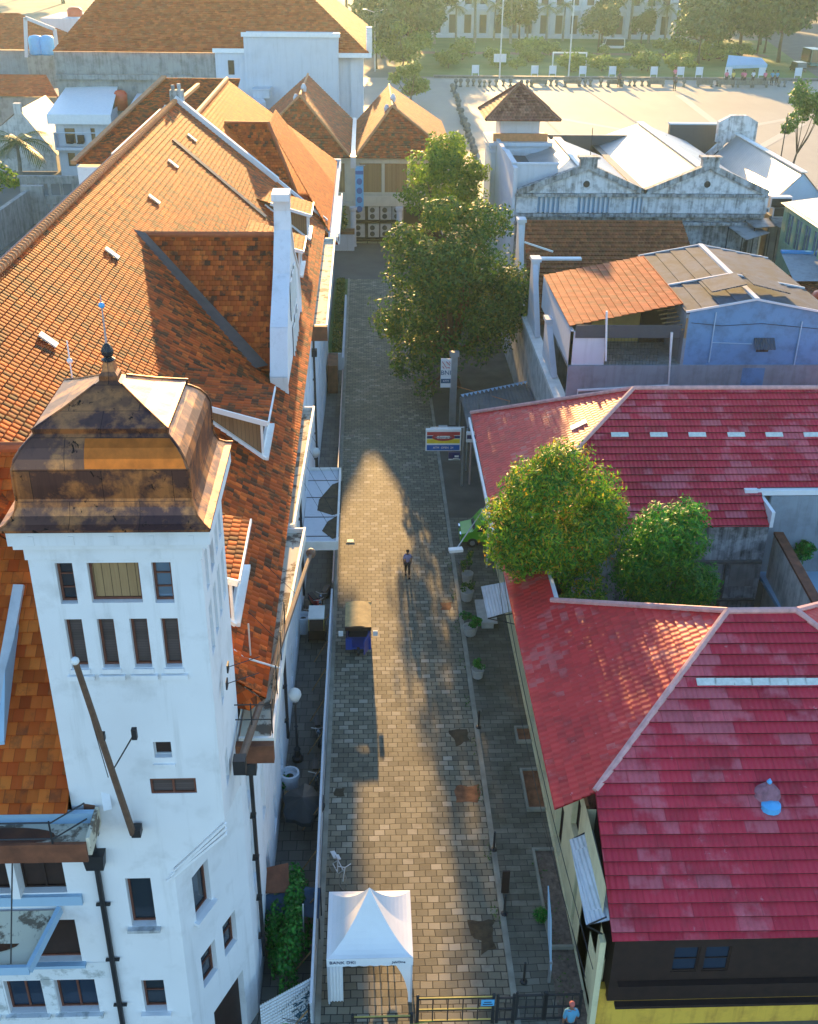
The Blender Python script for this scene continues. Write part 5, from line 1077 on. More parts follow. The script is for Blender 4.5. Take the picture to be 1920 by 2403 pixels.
# ---- houses on the left edge
o=thing('white_house','small white house with a balcony, flat white roof and brown shutters','house',PZ(150,372,0)); q=PZ(110,375,0); Yh=q.y
a=PY(105,240,Yh-.8); b=PY(228,238,Yh-.8); r0=PY(152,165,Yh+15); r1=PY(253,162,Yh+15)
mb=MB(); mb.poly([(a.x-.4,Yh-1.2,a.z),(b.x+.4,Yh-1.2,a.z),(r1.x,Yh+15,r1.z),(r0.x,Yh+15,r0.z)]); mb.bx(a.x-.4,b.x+.4,Yh-1.3,Yh-1.2,a.z-1.3,a.z+.02); mb.quad((a.x-.4,Yh-1.2,a.z-.1),(r0.x,Yh+15,r0.z-.1),(r1.x,Yh+15,r1.z-.1),(b.x+.4,Yh-1.2,a.z-.1)); mb.build('roof','white_paint',o)
w0=PY(135,270,Yh); w1=PY(152,302,Yh); d0=PY(190,270,Yh); d1=PY(205,320,Yh); x0=a.x+.3; x1=b.x-.3
mb=MB(); ops=[(w0.x-x0,w1.x-x0+.6,w1.z,w0.z),(d0.x-x0,d1.x-x0,d1.z,d0.z),(w0.x-x0,w1.x-x0+.2,PY(135,335,Yh).z-1,PY(135,322,Yh).z)]; wall(mb,(x0,Yh,0),(1,0,0),x1-x0,0,a.z-.4,ops,t=.3); mb.quad((x1,Yh,0),(x1,Yh+14,0),(x1,Yh+14,a.z),(x1,Yh,a.z)); mb.build('wall','terrace_white',o)
for op in ops: window(o,(x0,Yh,0),(1,0,0),op,t=.3,frame='window_frame',pane='board_wood')
zb=PY(150,310,Yh-1).z; mb=MB(); mb.bx(x0,x1-1,Yh-1.6,Yh,zb-.35,zb); mb.bx(x0,x0+.15,Yh-1.6,Yh,zb,zb+2); mb.tube([(x0,Yh-1.6,zb+2.1),(x1-1,Yh-1.6,zb+2.1)],.08,5); mb.build('balcony','terrace_white',o)
for k,x in enumerate((148,170)):
    q=PY(x,300,Yh-.8); c=thing('rattan_chair','dark rattan chair on the white balcony, %s one'%('left','right')[k],'chair',(q.x,Yh-.8,zb),'rattan chairs on the balcony'); mb=MB(); mb.bx(q.x-.45,q.x+.45,Yh-1.2,Yh-.4,zb+.5,zb+.65); mb.build('seat','dark_timber',c); mb=MB(); mb.bx(q.x-.5,q.x+.5,Yh-.45,Yh-.35,zb+.6,zb+1.6); mb.build('backrest','dark_timber',c)
q=PY(255,212,Yh+8); mb=MB(); mb.lathe([(.1,-1.4),(.95,-1.3),(1.0,1.0),(.7,1.4),(.2,1.55)],q,12); tag(origin_to(mb.build('water_tank','red_tank',smooth=True),q-V(0,0,1.4)),'orange water tank behind the small white house','water tank'); mb=MB(); mb.bx(q.x-1.1,q.x+1.1,q.y-1.1,q.y+1.1,0,q.z-1.4); tag(origin_to(mb.build('tank_tower','gray_concrete'),(q.x,q.y,0)),'grey block carrying the orange tank behind the white house','tower')
# grey gabled house behind the palm
q=PZ(60,372,0); Yg=q.y+4; pk=PY(38,235,Yg); l=PY(-40,300,Yg); r=PY(118,330,Yg); o=thing('gabled_shed','pale grey gabled shed with dark sheet roof behind the palm','shed',(pk.x,Yg,0)); mb=MB(); mb.poly([(l.x,Yg,0),(r.x,Yg,0),(r.x,Yg,r.z),(pk.x,Yg,pk.z),(l.x,Yg,l.z)]); mb.build('wall','salt_wall',o)
mb=MB(); mb.poly([(pk.x,Yg,pk.z+.2),(r.x+.5,Yg,r.z),(r.x+.5,Yg+16,r.z),(pk.x,Yg+16,pk.z+.2)]); mb.poly([(l.x,Yg,l.z),(pk.x,Yg,pk.z+.2),(pk.x,Yg+16,pk.z+.2),(l.x,Yg+16,l.z)]); mb.build('roof','dark_metal',o); mb=MB(); mb.bar((pk.x,Yg-.1,pk.z+.2),(r.x,Yg-.1,r.z+.1),.3,.5); mb.bx(pk.x-.5,pk.x+.5,Yg-.4,Yg+.6,pk.z-.4,pk.z+1.2); mb.build('coping','salt_wall',o)
# orange roofs far left
def lowhouse(name,label,x0,x1,y0,depth,zE,rise,mat,wallm):
    a=PY(x0,y0,1) ; return None
a=PZ(-30,202,6.5); b=PZ(128,200,6.5); c2=PZ(140,160,9.5)
o=thing('orange_roofed_house','low house with a faded orange roof behind the white house, left edge','house',((a.x+b.x)/2,a.y,0)); mb=MB(); 
dY=9; tile_roof(mb,[(a.x,a.y,6.5),(b.x,a.y,6.5),(b.x-4,a.y+dY,PY(110,158,a.y+dY).z),(a.x,a.y+dY,PY(110,158,a.y+dY).z)],.55,.07); mb.build('roof','far_clay_tile',o); mb=MB(); mb.bx(a.x,b.x-.5,a.y+.5,a.y+12,0,6.3); mb.build('wall','gray_concrete',o)
Yo=236; a=PY(-30,103,Yo); b=PY(65,103,Yo); r=PY(40,28,Yo+13); r2=PY(135,75,Yo+13)
o=thing('orange_roofed_house','bright orange hip roofed house in the top left corner','house',(a.x+12,Yo,0)); mb=MB(); tile_roof(mb,[(a.x-10,Yo,a.z),(b.x,Yo,a.z),(r.x,Yo+13,r.z),(a.x-10,Yo+13,r.z)],.55,.08); tile_roof(mb,[(b.x,Yo,a.z),(b.x+9,Yo+9,a.z+1),(r.x,Yo+13,r.z)],.55,.08); mb.build('roof','far_clay_tile',o); mb=MB(); mb.bx(a.x-10,b.x,Yo+1,Yo+12,0,a.z-.3); mb.build('wall','greyblue_wall',o)
mb=MB(); a=PY(62,118,Yo-4); b=PY(128,118,Yo-4); mb.bx(a.x,b.x,Yo-6,Yo+6,0,a.z+.3,0); mb.bar((a.x,Yo-6,a.z),(a.x+.8,Yo-6,a.z+7),.6,.6,1); mb.bar((a.x+.8,Yo-6,a.z+7),(b.x,Yo-6,a.z+5),.6,.6,1); mb.bar((b.x,Yo-6,a.z+5),(b.x,Yo-6,a.z),.6,.6,1); tk=tag(origin_to(mb.build('tank_terrace',['gray_concrete','terrace_white']),(a.x+4,Yo-4,0)),'grey terrace with white edging carrying two blue tanks','terrace')
for k,x in enumerate((78,101)):
    q=PY(x,108,Yo-4); mb=MB(); mb.lathe([(.1,0),(1.3,0),(1.4,.3),(1.4,2.9),(1.1,3.3),(.3,3.5)],(q.x,Yo-4,a.z+.3),14); tag(origin_to(mb.build('water_tank','sky_blue_tank',smooth=True),(q.x,Yo-4,a.z+.3)),'sky blue water tank, %s of the pair on the terrace'%('left','right')[k],'water tank','blue water tanks')
q=PY(140,60,262); a=PY(85,38,262); b=PY(205,60,262); mb=MB(); mb.bx(a.x,b.x,262,280,0,a.z); ws=tag(origin_to(mb.build('white_block','terrace_white'),(q.x,266,0)),'white flat topped block in the top left, below a red tank','building'); q=PY(158,30,268); mb=MB(); mb.lathe([(.1,-2.5),(1.7,-2.5),(1.7,.9),(1.2,1.4),(.2,1.5)],q,12); tag(origin_to(mb.build('water_tank','red_tank',smooth=True),q-V(0,0,2.5)),'red water tank on the white block in the top left','water tank')
# lattice wall and yard wall on the left
Yl=147; a=PY(40,375,Yl); b=PY(175,375,Yl); zt=a.z; zb_=PY(100,470,Yl).z
o=thing('lattice_wall','weathered concrete wall with rows of square openings on the left','wall',((a.x+b.x)/2,Yl,0)); mb=MB(); ops=[]
for r_ in range(3):
    for k in range(7): u0=.8+k*1.55; ops.append((u0,u0+1.15,zt-2.2-r_*2.6,zt-.7-r_*2.6))
wall(mb,(a.x,Yl,0),(1,0,0),b.x-a.x,0,zt,[op for op in ops if op[1]<b.x-a.x-.3],t=.3,back=False); mb.bx(a.x-.2,b.x,Yl-.1,Yl+.5,zt,zt+.3); mb.build('lattice','gray_concrete',o)
a=PY(52,400,140); b=PY(0,440,120); mb=MB(); mb.prism([(a.x,140,0),(a.x+.6,140,0),(a.x+.6,140,a.z),(a.x,140,a.z)],V(b.x-a.x-4,-24,0)); mb.bx(a.x-.5,a.x+2.2,139.8,140.8,0,a.z+.5); tag(origin_to(mb.build('yard_wall','gray_concrete'),(a.x,135,0)),'tall grey yard wall at the left edge','wall')
# ---- the square: museum, boards, bollards, benches, lamps
MU=thing('museum','long white colonial museum with tall dark windows behind the park','building',(62,402,0)); MY=398; mb=MB(); ops=[]; x0=15.5; wdt=93
k=0; u_=2.2
while u_<wdt-3: ops.append((u_,u_+2.7,1.2,7.2)); ops.append((u_,u_+2.7,10,15)); u_+=5.1
wall(mb,(x0,MY,0),(1,0,0),wdt,0,19,ops,t=.6); mb.build('wall','terrace_white',MU)
for op in ops: window(MU,(x0,MY,0),(1,0,0),op,t=.6,fw=.2,frame='terrace_white',pane='shutter_wood')
mb=MB(); 
for k in range(18): mb.bx(x0+.3+k*5.1,x0+1.5+k*5.1,MY-.9,MY-.02,0,18)
mb.bx(x0,x0+wdt,MY-1.2,MY-.02,0,.9); mb.bx(x0,x0+wdt,MY-.5,MY-.02,8.2,9); mb.pieces('pilaster','terrace_white',MU)
bx=[]
# info boards on the kerb
brd=None
for i,x in enumerate((1000,1028,1080,1123,1160,1222,1283,1318,1368,1422,1460,1519,1587,1660)):
    if x in (1028,1080,1318): continue
    q=PZ(x,158,.5); lab='white notice board on the square kerb, number %d from the left'%(i+1)
    if brd is None:
        brd=thing('notice_board','','notice board',(q.x,290.2,.5),'white notice boards along the kerb'); mb=MB(); mb.bx(q.x-.9,q.x+.9,290.15,290.25,1.1,3.0); mb.build('panel','terrace_white',brd)
        for dx in (-.8,.8): mb=MB(); mb.bx(q.x+dx-.08,q.x+dx+.08,290.16,290.24,.5,1.1); mb.build('leg','terrace_white',brd)
        c=brd
    else: c=copy_tree(brd); c.location=(q.x,290.2,.5)
    c['label']='white notice board on legs along the far kerb of the square'
# stone bollards: one row across the far side, one down the left side
bm=MB(); bm.lathe([(.36,0),(.4,.25),(.2,.4),(.24,.8),(.44,1.0),(.46,1.3),(.3,1.55),(.05,1.65)],(0,0,0),8); bo=bm.build('bollard','dark_concrete'); bo['label']='dark stone bollard in the row across the far side of the square'; bo['category']='bollard'; bo['group']='bollards across the square'
first=True
def boll(p,lab,grp,s=1.0):
    global first
    o=bo if first else bo.copy()
    if not first: COL.objects.link(o)
    first=False; o.location=p; o.scale=(s,s,s); o['label']=lab; o['group']=grp
rg=random.Random(5)
xs=[960,970,985,997,1010,1020,1031,1045,1060,1075,1098,1110,1118,1160,1172,1190,1220,1232,1243,1265,1280,1308,1326,1336,1352,1365,1440,1510,1640,1652,1690,1700]
for x in xs: boll(PZ(x,182+rg.uniform(-1,1),0),'dark stone bollard in the row across the far side of the square','bollards across the square',rg.uniform(.9,1.15))
for k in range(34):
    y=190+k*4.4+rg.uniform(-1.5,1.5); x=953+(y-190)*.33+rg.uniform(-3,3); boll(PZ(x,y,0),'stone bollard in the ragged line down the left side of the square','bollards down the left side of the square',rg.uniform(.8,1.15))
bench=None
for i,(x,y) in enumerate(((1135,181),(1205,181),(1296,182),(1382,182),(1484,183),(1530,183),(1568,184),(1600,184))):
    q=PZ(x,y,0); 
    if bench is None:
        bench=thing('bench','','bench',q,'dark benches across the square'); mb=MB(); mb.bx(q.x-2,q.x+2,q.y-.35,q.y+.35,.55,.75); mb.build('seat','dark_concrete',bench); mb=MB(); mb.bx(q.x-2,q.x+2,q.y+.3,q.y+.42,.75,1.5); mb.build('backrest','dark_concrete',bench)
        for dx in (-1.6,1.6): mb=MB(); mb.bx(q.x+dx-.2,q.x+dx+.2,q.y-.3,q.y+.3,0,.55); mb.build('leg','dark_concrete',bench)
        c=bench
    else: c=copy_tree(bench); c.location=q
    c['label']='long dark bench in the bollard row across the square'
# dark planters on the plaza left side
for k,(x,y) in enumerate(((1093,256),(1107,290),(1135,376))):
    pass
# frame, billboard, lamps, canopy
o=thing('goal_frame','white goal-like frame standing in the park lawn','frame',PZ(1198,147,0)); a=PZ(1163,147,0); b=PZ(1232,147,0); h=PY(1163,112,a.y).z
for p in (a,b): mb=MB(); mb.bx(p.x-.15,p.x+.15,a.y-.15,a.y+.15,0,h); mb.build('post','white_paint',o)
mb=MB(); mb.bx(a.x-.15,b.x+.15,a.y-.15,a.y+.15,h,h+.35); mb.build('crossbar','white_paint',o)
q=PZ(1052,150,0); o=thing('billboard','small white billboard on a post above the park hedge','billboard',(q.x,q.y,0)); z=PY(1052,122,q.y).z; mb=MB(); mb.bx(q.x-1.6,q.x+1.6,q.y-.1,q.y+.1,z-1,z+1); mb.build('panel','terrace_white',o); mb=MB(); mb.bx(q.x-.12,q.x+.12,q.y-.1,q.y+.1,0,z-1); mb.build('post','steel',o)
def lamp(x,y,h,label,grp,arm=2.4):
    q=PZ(x,y,0); o=thing('street_lamp',label,'street lamp',(q.x,q.y,0),grp); mb=MB(); mb.tube([(q.x,q.y,0),(q.x,q.y,h)],[.2,.11],6); mb.build('pole','galv',o)
    for s in (-1,1): mb=MB(); mb.tube([(q.x,q.y,h-.2),(q.x+s*arm,q.y,h+.5)],.08,5); mb.bx(q.x+s*arm-.6,q.x+s*arm+.6,q.y-.25,q.y+.25,h+.42,h+.6); mb.build('lamp_head','galv',o)
lamp(790,150,14,'tall twin armed lamp post beside the warehouse corner','tall lamp posts'); lamp(1052,165,26,'tall slim lamp post at the kerb behind the turret','tall lamp posts'); lamp(1197,165,30,'tall white lamp post before the goal-like frame','tall lamp posts'); lamp(1500,97,34,'tall pale lamp post among the trees right of the museum','tall lamp posts')
q=PZ(1566,150,0); o=thing('event_canopy','pale blue and white peaked canopy at the park edge','canopy',(q.x,q.y,0)); z=PY(1566,128,q.y).z; mb=MB(); 
mb.poly([(q.x-5.5,q.y-2,z-1),(q.x+5.5,q.y-2,z-.6),(q.x+5,q.y+2,z+.6),(q.x-4,q.y+2,z+1.2)]); mb.poly([(q.x-5.5,q.y-2,z-1.8),(q.x+5.5,q.y-2,z-1.4),(q.x+5.5,q.y-2,z-.6),(q.x-5.5,q.y-2,z-1)]); mb.build('cover','paleblue_wall',o)
for dx in (-5,5): mb=MB(); mb.bx(q.x+dx-.1,q.x+dx+.1,q.y-1.9,q.y-1.7,0,z-1); mb.build('leg','steel',o)
# cars far away
def car(loc,rz,label,grp,body,L=4.2,Wd=1.75,h=1.75,van=True,front=1):
    o=thing('parked_car',label,'car',loc,grp,0); mb=MB(); x0=-L/2;x1=L/2
    prof=[(x0,.35),(x0+.05,.95),(x0+.25,1.05),(x0+.45,h),(x1-1.35,h),(x1-.75,1.08),(x1-.08,.92),(x1,.38)] if van else [(x0,.35),(x0,.9),(x0+.7,1.0),(x0+1.2,h),(x1-1.8,h),(x1-1.1,1.0),(x1-.05,.8),(x1,.38)]
    Mz=Matrix.Rotation(rz,3,'Z'); T=lambda x,y,z: Vector(loc)+Mz@Vector((x,y,z))
    mb.prism([T(x,-Wd/2,z) for x,z in prof],T(0,Wd,0)-T(0,0,0)); ob=mb.build('body',body,o)
    bev=ob.modifiers.new('bevel','BEVEL'); bev.width=.07; bev.segments=2
    for s in (-1,1):
        mb=MB(); y=s*(Wd/2+.012); pts=[(x0+.55,1.08),(x1-1.0,1.08),(x1-1.42,h-.14),(x0+.68,h-.14)]; pts=[T(x,y,z) for x,z in pts]; mb.poly(pts if s<0 else pts[::-1]); mb.build('side_window','glass',o)
    n=.02; mb=MB(); a=(x1-1.33,h-.1);b=(x1-.8,1.12); mb.poly([T(a[0]+.03,-Wd/2+.15,a[1]),T(b[0]+.03,-Wd/2+.12,b[1]),T(b[0]+.03,Wd/2-.12,b[1]),T(a[0]+.03,Wd/2-.15,a[1])]); mb.build('windscreen','glass',o)
    mb=MB(); mb.poly([T(x0+.24,-Wd/2+.15,1.15),T(x0+.41,-Wd/2+.15,h-.15),T(x0+.41,Wd/2-.15,h-.15),T(x0+.24,Wd/2-.15,1.15)][::-1]); mb.build('rear_window','glass',o)
    for sx in (-1,1):
        for sy in (-1,1):
            c=T(sx*(L/2-.75),sy*(Wd/2-.06),.31); w_=MB(); ax=T(0,.11,0)-T(0,0,0); w_.tube([c-ax,c+ax],.31,14); wh=w_.build('wheel','black_iron',o); r_=MB(); r_.tube([c-ax*1.04,c+ax*1.04],.17,10); r_.build('rim','steel',wh)
    for sy in (-1,1): mb=MB(); mb.box(T(x1-.02,sy*(Wd/2-.28),.78),(.08,.34,.16),rz); mb.build('headlight','sky_glass',o)
    return o
M_plain('car_white',(.7,.7,.7),.3,var=.03,bump=0); M_plain('car_green',(.12,.42,.03),.28,var=.1,bump=0); M_plain('car_black',(.02,.02,.025),.25,var=.1,bump=0); M_plain('car_teal',(.03,.14,.13),.3,var=.1,bump=0); M_plain('car_greenpale',(.3,.55,.36),.3,var=.08,bump=0)
car(PZ(1290,103,.08),math.pi,'white van parked before the museum','cars in and around the park','car_white',7.5,3.0,3.1)
q=PZ(1680,150,.1); car(q,math.pi/2,'dark car with white roof by the right road','cars in and around the park','car_black',6,2.6,2.4)
q=PZ(1706,138,.1); car(q,math.pi/2,'teal truck at the right edge of the park road','cars in and around the park','car_teal',9,3.2,4.5)
# ================================================================ things in the street
def skin_mesh(name,verts,edges,radii,mat,parent=None,sub=1):
    me=bpy.data.meshes.new(name); me.from_pydata([tuple(v) for v in verts],edges,[]); o=bpy.data.objects.new(name,me); COL.objects.link(o)
    md=o.modifiers.new('skin','SKIN'); 
    for i,r_ in enumerate(radii): d=me.skin_vertices[0].data[i]; d.radius=(r_,r_) if not isinstance(r_,tuple) else r_; d.use_root=(i==0)
    md.use_smooth_shade=True; s_=o.modifiers.new('sub','SUBSURF'); s_.levels=sub; s_.render_levels=sub
    dg=bpy.context.evaluated_depsgraph_get(); m2=bpy.data.meshes.new_from_object(o.evaluated_get(dg)); bpy.data.objects.remove(o); m2.materials.clear(); m2.materials.append(MATS[mat]); m2.name=name
    q=bpy.data.objects.new(name,m2); COL.objects.link(q)
    if parent: q.parent=parent
    return q
M_plain('skin_tone',(.22,.11,.07),.6,var=.05,bump=0); M_plain('shirt_lilac',(.3,.27,.42),.8,var=.1); M_plain('trousers_dark',(.018,.018,.026),.8,var=.2); M_plain('hair_black',(.008,.008,.01),.6,bump=0)
M_plain('shirt_pink',(.65,.16,.25),.8,var=.1); M_plain('shirt_yellow',(.6,.45,.1),.8); M_plain('shirt_white',(.65,.65,.65),.8); M_plain('shirt_blue',(.08,.27,.4),.8,var=.2); M_plain('cap_red',(.5,.12,.09),.7); M_plain('shirt_dark',(.05,.05,.08),.8)
def person(loc,rz,label,shirt,trousers,grp=None,stride=.16,hair='hair_black',sc_=1.0):
    o=thing('person',label,'person',loc,grp,rz)
    def mk(name,vs,es,rs,m): 
        q=skin_mesh(name,vs,es,rs,m,o); return q
    s=stride
    # facing -Y: pelvis root
    vs=[(0,0,.92),(0,.01,1.12),(0,.0,1.32),(0,-.01,1.45),(0,-.03,1.54),(0,-.05,1.64),(0,-.04,1.71),
        (.17,0,1.40),(.23,.06*1+s*.4,1.14),(.22,-.02+s*.3,.9),(.21,-.05+s*.3,.8),
        (-.17,0,1.40),(-.23,.04-s*.5,1.14),(-.22,-.1-s*.5,.92),(-.21,-.14-s*.5,.83),
        (.09,0,.86),(.1,-s*.7,.48),(.1,-s*.55,.09),(.1,-s*.55-.17,.04),
        (-.09,0,.86),(-.1,-.02+s*.4,.49),(-.1,s*1.15,.12),(-.1,s*1.15-.15,.04)]
    es=[(0,1),(1,2),(2,3),(3,4),(4,5),(5,6),(2,7),(7,8),(8,9),(9,10),(2,11),(11,12),(12,13),(13,14),(0,15),(15,16),(16,17),(17,18),(0,19),(19,20),(20,21),(21,22)]
    rs=[.12,.12,.13,.07,.05,.09,.075,.06,.045,.034,.04,.06,.045,.034,.04,.085,.06,.042,.035,.085,.06,.042,.035]
    mk('body',vs,es,rs,'skin_tone')
    mk('shirt',[(0,0,.9),(0,.01,1.1),(0,0,1.32),(0,-.01,1.44),vs[7],vs[8],vs[11],vs[12]],[(0,1),(1,2),(2,3),(2,4),(4,5),(2,6),(6,7)],[.15,.15,.165,.09,.085,.065,.085,.065],shirt)
    mk('trousers',[(0,0,.93),vs[15],vs[16],(vs[17][0],vs[17][1],.12),vs[19],vs[20],(vs[21][0],vs[21][1],.15)],[(0,1),(1,2),(2,3),(0,4),(4,5),(5,6)],[.14,.11,.08,.062,.11,.08,.062],trousers)
    mb=MB(); mb.sphere((0,-.02,1.70),.098,10,8,0,.98,1.08,1.0); hm=mb.build('hair',hair,None,True); hm.parent=o
    for sx in (-1,1): 
        mb=MB(); i=18 if sx>0 else 22; mb.box((vs[i][0],vs[i][1]+.02,.035),(.1,.26,.07)); sh=mb.build('shoe','hair_black',None); sh.parent=o
    o.scale=(sc_,)*3
    return o
q=PZ(858,1212,0); person(q,0,'person in a lilac shirt and dark trousers walking down the street','shirt_lilac','trousers_dark',stride=.22)
tiny=[]
src_p=person(PZ(1303,183,0),0,'dark clothed person standing in the far bollard row, left one','shirt_dark','trousers_dark','people on the square',.05,sc_=2.0)
def pcopy(x,y,lab,shirt,s=1.9):
    c=copy_tree(src_p); c.location=PZ(x,y,0); c['label']=lab; c.scale=(s,)*3
    for ch in c.children:
        if ch.name.startswith('shirt'):
            ch.data=ch.data.copy(); ch.data.materials[0]=MATS[shirt]
pcopy(1420,190,'dark clothed person standing alone on the square','shirt_dark',2.0); pcopy(1420,172,'person in pink behind the lone dark figure','shirt_pink')
for k,x in enumerate((1528,1542,1562,1566,1584,1609)): pcopy(x,178+k%2,('person in pink leftmost in the far group','person in yellow in the far group','person in pink beside the yellow shirt','second person in pink beside the yellow shirt','person in white right of the pink group','person in pink at the right of the far group')[k],('shirt_pink','shirt_yellow','shirt_pink','shirt_pink','shirt_white','shirt_pink')[k])
for k,x in enumerate((1624,1634)): pcopy(x,179,('person in a grey blue shirt at the right end of the group','second person in grey blue at the right end of the group')[k],'shirt_blue')
# ---- sheet fence on the left and the rail beyond it
def fence_panel(pts,h,name,mat,lab,cat,post=None):
    o=thing(name,lab,cat,(pts[0][0],pts[0][1],0)); mb=MB()
    for a,b in zip(pts[:-1],pts[1:]): a=V(*a,0); b=V(*b,0); d=(b-a).normalized(); n=V(-d.y,d.x,0)*.03; mb.prism([a-n,a+n,a+n+V(0,0,h),a-n+V(0,0,h)],b-a)
    mb.build('sheet',mat,o); mb=MB()
    for a,b in zip(pts[:-1],pts[1:]): mb.bar(V(*a,h+.03),V(*b,h+.03),.09,.07)
    mb.build('top_rail','terrace_white',o)
    for k in range(int((pts[-1][1]-pts[0][1])/2.4)+1):
        y=pts[0][1]+k*2.4; f=k*2.4/max(.1,pts[-1][1]-pts[0][1]); x=pts[0][0]+(pts[-1][0]-pts[0][0])*f
        m2=MB(); m2.bar((x-.08,y,0),(x-.08,y,h),.06); m2.build('post','black_iron',o); m2=MB(); m2.bar((x-.1,y,h-.3),(x-.85,y+.4,.05),.05); m2.build('brace','board_wood',o)
    return o
fence_panel([(-2.02,24.6),(-2.04,38),(-1.98,50.5)],2.0,'site_fence','fence_sheet','long bluish white metal fence along the left side of the street','fence')
mb=MB(); mb.bx(-2.1,-1.98,53,86.5,0,.75,0); mb.tube([(-2.03,53,.95),(-2.03,86.5,.95)],.05,6,1)
for k in range(14): mb.tube([(-2.03,53.2+k*2.5,.7),(-2.03,53.2+k*2.5,.95)],.035,5,1)
tag(origin_to(mb.build('kerb_rail',['dark_concrete','pink_pole']),(-2.04,70,0)),'rusty rail on a low dark wall beyond the fence','rail')
mb=MB(); mb.bx(-2.15,-1.98,89,107,0,1.05); mb.bx(-3.3,-2.15,88.8,89.0,0,1.5); tag(origin_to(mb.build('low_wall','terrace_white'),(-2.06,98,0)),'low white wall beside the weedy verge','wall')
q=PZ(700,835,0); mb=MB(); mb.bx(-3.2,-2.4,83.5,86.5,0,2.4); tag(origin_to(mb.build('brown_cabinet','rust'),(-2.8,85,0)),'tall rusty brown cabinet beside the white wall','cabinet')
a=PZ(547,2116,2.1); b=PZ(657,2057,2.1); o=thing('corrugated_panel','white corrugated panel with dark painted scrawl closing the yard','fence',((a.x+b.x)/2,(a.y+b.y)/2,0)); mb=MB(); a0=V(a.x,a.y,0); b0=V(b.x,b.y,0); n=(b0-a0).cross(V(0,0,1)).normalized()
N=44
for k in range(N):
    p=a0.lerp(b0,k/N)+n*(.03 if k%2 else -.0); p2=a0.lerp(b0,(k+1)/N)+n*(.03 if (k+1)%2 else -.0); mb.quad(p,p2,p2+V(0,0,2.1),p+V(0,0,2.1))
mb.build('sheet','white_sheet',o); M_plain('scrawl',(.03,.1,.14),.8,var=.4,scale=8)
mb=MB(); rg=random.Random(3)
for k in range(46):
    u_=rg.uniform(.62,.97); z=rg.uniform(.1,1.45); p=a0.lerp(b0,u_)+n*.045+V(0,0,z); d=(b0-a0).normalized(); L=rg.uniform(.03,.16); ang=rg.uniform(0,3.14); dv=d*math.cos(ang)*L+V(0,0,math.sin(ang)*L); mb.bar(p-dv,p+dv,.02,.03)
for k in range(14): p=a0.lerp(b0,.38+k*.045)+n*.05+V(0,0,1.25+k*.045); mb.bar(p,p+V(0,0,.06),.02,.04)
mb.build('scrawl','scrawl',o)
# ---- tent
tc=V(-.03,27.6,0); tw_=1.5; o=thing('market_tent','white peaked canvas tent with open front at the near end of the street','tent',tc); mb=MB(); N=14; ez=2.35; pz=4.15
def tent_pt(k,s,t):  # side k, s along the eave -1..1, t 0 eave .. 1 peak
    sag=t**1.75; w_=tw_*(1-t); z=ez+(pz-ez)*sag+ .0
    x,y=(s*w_,-w_); M=Matrix.Rotation(k*math.pi/2,3,'Z'); bil=-.09*math.sin(math.pi*t)*(1-abs(s))
    return tc+M@V(x,y,0)+V(0,0,z+bil*.6)
for k in range(4):
    for i in range(N):
        for j in range(10):
            s0,s1=-1+2*i/N,-1+2*(i+1)/N; t0,t1=j/10,(j+1)/10; mb.quad(tent_pt(k,s0,t0),tent_pt(k,s1,t0),tent_pt(k,s1,t1),tent_pt(k,s0,t1))
mb.build('canopy','white_fabric',o,True)
mb=MB()
for k in range(4):
    M=Matrix.Rotation(k*math.pi/2,3,'Z')
    for i in range(24):
        s0,s1=-1+2*i/24,-1+2*(i+1)/24; d0=.34+.045*abs(math.sin(s0*12)); d1=.34+.045*abs(math.sin(s1*12)); mb.quad(tc+M@V(s0*tw_,-tw_-.012,ez-d0),tc+M@V(s1*tw_,-tw_-.012,ez-d1),tc+M@V(s1*tw_,-tw_-.005,ez),tc+M@V(s0*tw_,-tw_-.005,ez))
va=mb.build('valance','white_fabric',o)
M_plain('print_navy',(.02,.04,.1),.7,bump=0)
text_obj('lettering','BANK DKI',.2,'print_navy',tc+V(-.95,-tw_-.03,ez-.17),(math.pi/2,0,0),o,sx=1.0); text_obj('lettering','JakOne',.16,'print_navy',tc+V(1.0,-tw_-.03,ez-.19),(math.pi/2,0,0),o)
for sx in (-1,1):
    for sy in (-1,1): mb=MB(); mb.tube([tc+V(sx*tw_*.97,sy*tw_*.97,0),tc+V(sx*tw_*.97,sy*tw_*.97,ez)],.035,6); mb.build('leg','terrace_white',o)
mb=MB()
for i in range(10):
    x0=-tw_+i*.055; x1=x0+.055; y0=-tw_+.03+.05*(i%2); y1=-tw_+.03+.05*((i+1)%2); mb.quad(tc+V(x0,y0,.1),tc+V(x1,y1,.1),tc+V(x1,y1,ez-.2),tc+V(x0,y0,ez-.2))
mb.build('curtain','white_fabric',o)
mb=MB(); 
for i in range(9): f=i/8; f2=(i+1)/8; mb.quad(tc+V(tw_-.5*(1-f)**2-.15,-tw_+.03,ez-.3-f*1.9),tc+V(tw_-.02,-tw_+.03,ez-.3-f*1.9),tc+V(tw_-.02,-tw_+.03,ez-.3-f2*1.9),tc+V(tw_-.5*(1-f2)**2-.15,-tw_+.03,ez-.3-f2*1.9))
mb.build('curtain','white_fabric',o)
for k in range(4):
    c=thing('stool','dark stool in the shade under the tent','stool',tc+V(-.8+k*.5,.3+.3*(k%2),0),'stools under the tent'); m2=MB(); m2.lathe([(.2,0),(.2,.04)],tc+V(-.8+k*.5,.3+.3*(k%2),.45),10); m2.build('seat','black_iron',c)
    for a_ in range(3): m2=MB(); p=tc+V(-.8+k*.5+.15*math.cos(a_*2.1),.3+.3*(k%2)+.15*math.sin(a_*2.1),0); m2.tube([p,p+V(0,0,.45)],.02,5); m2.build('leg','black_iron',c)
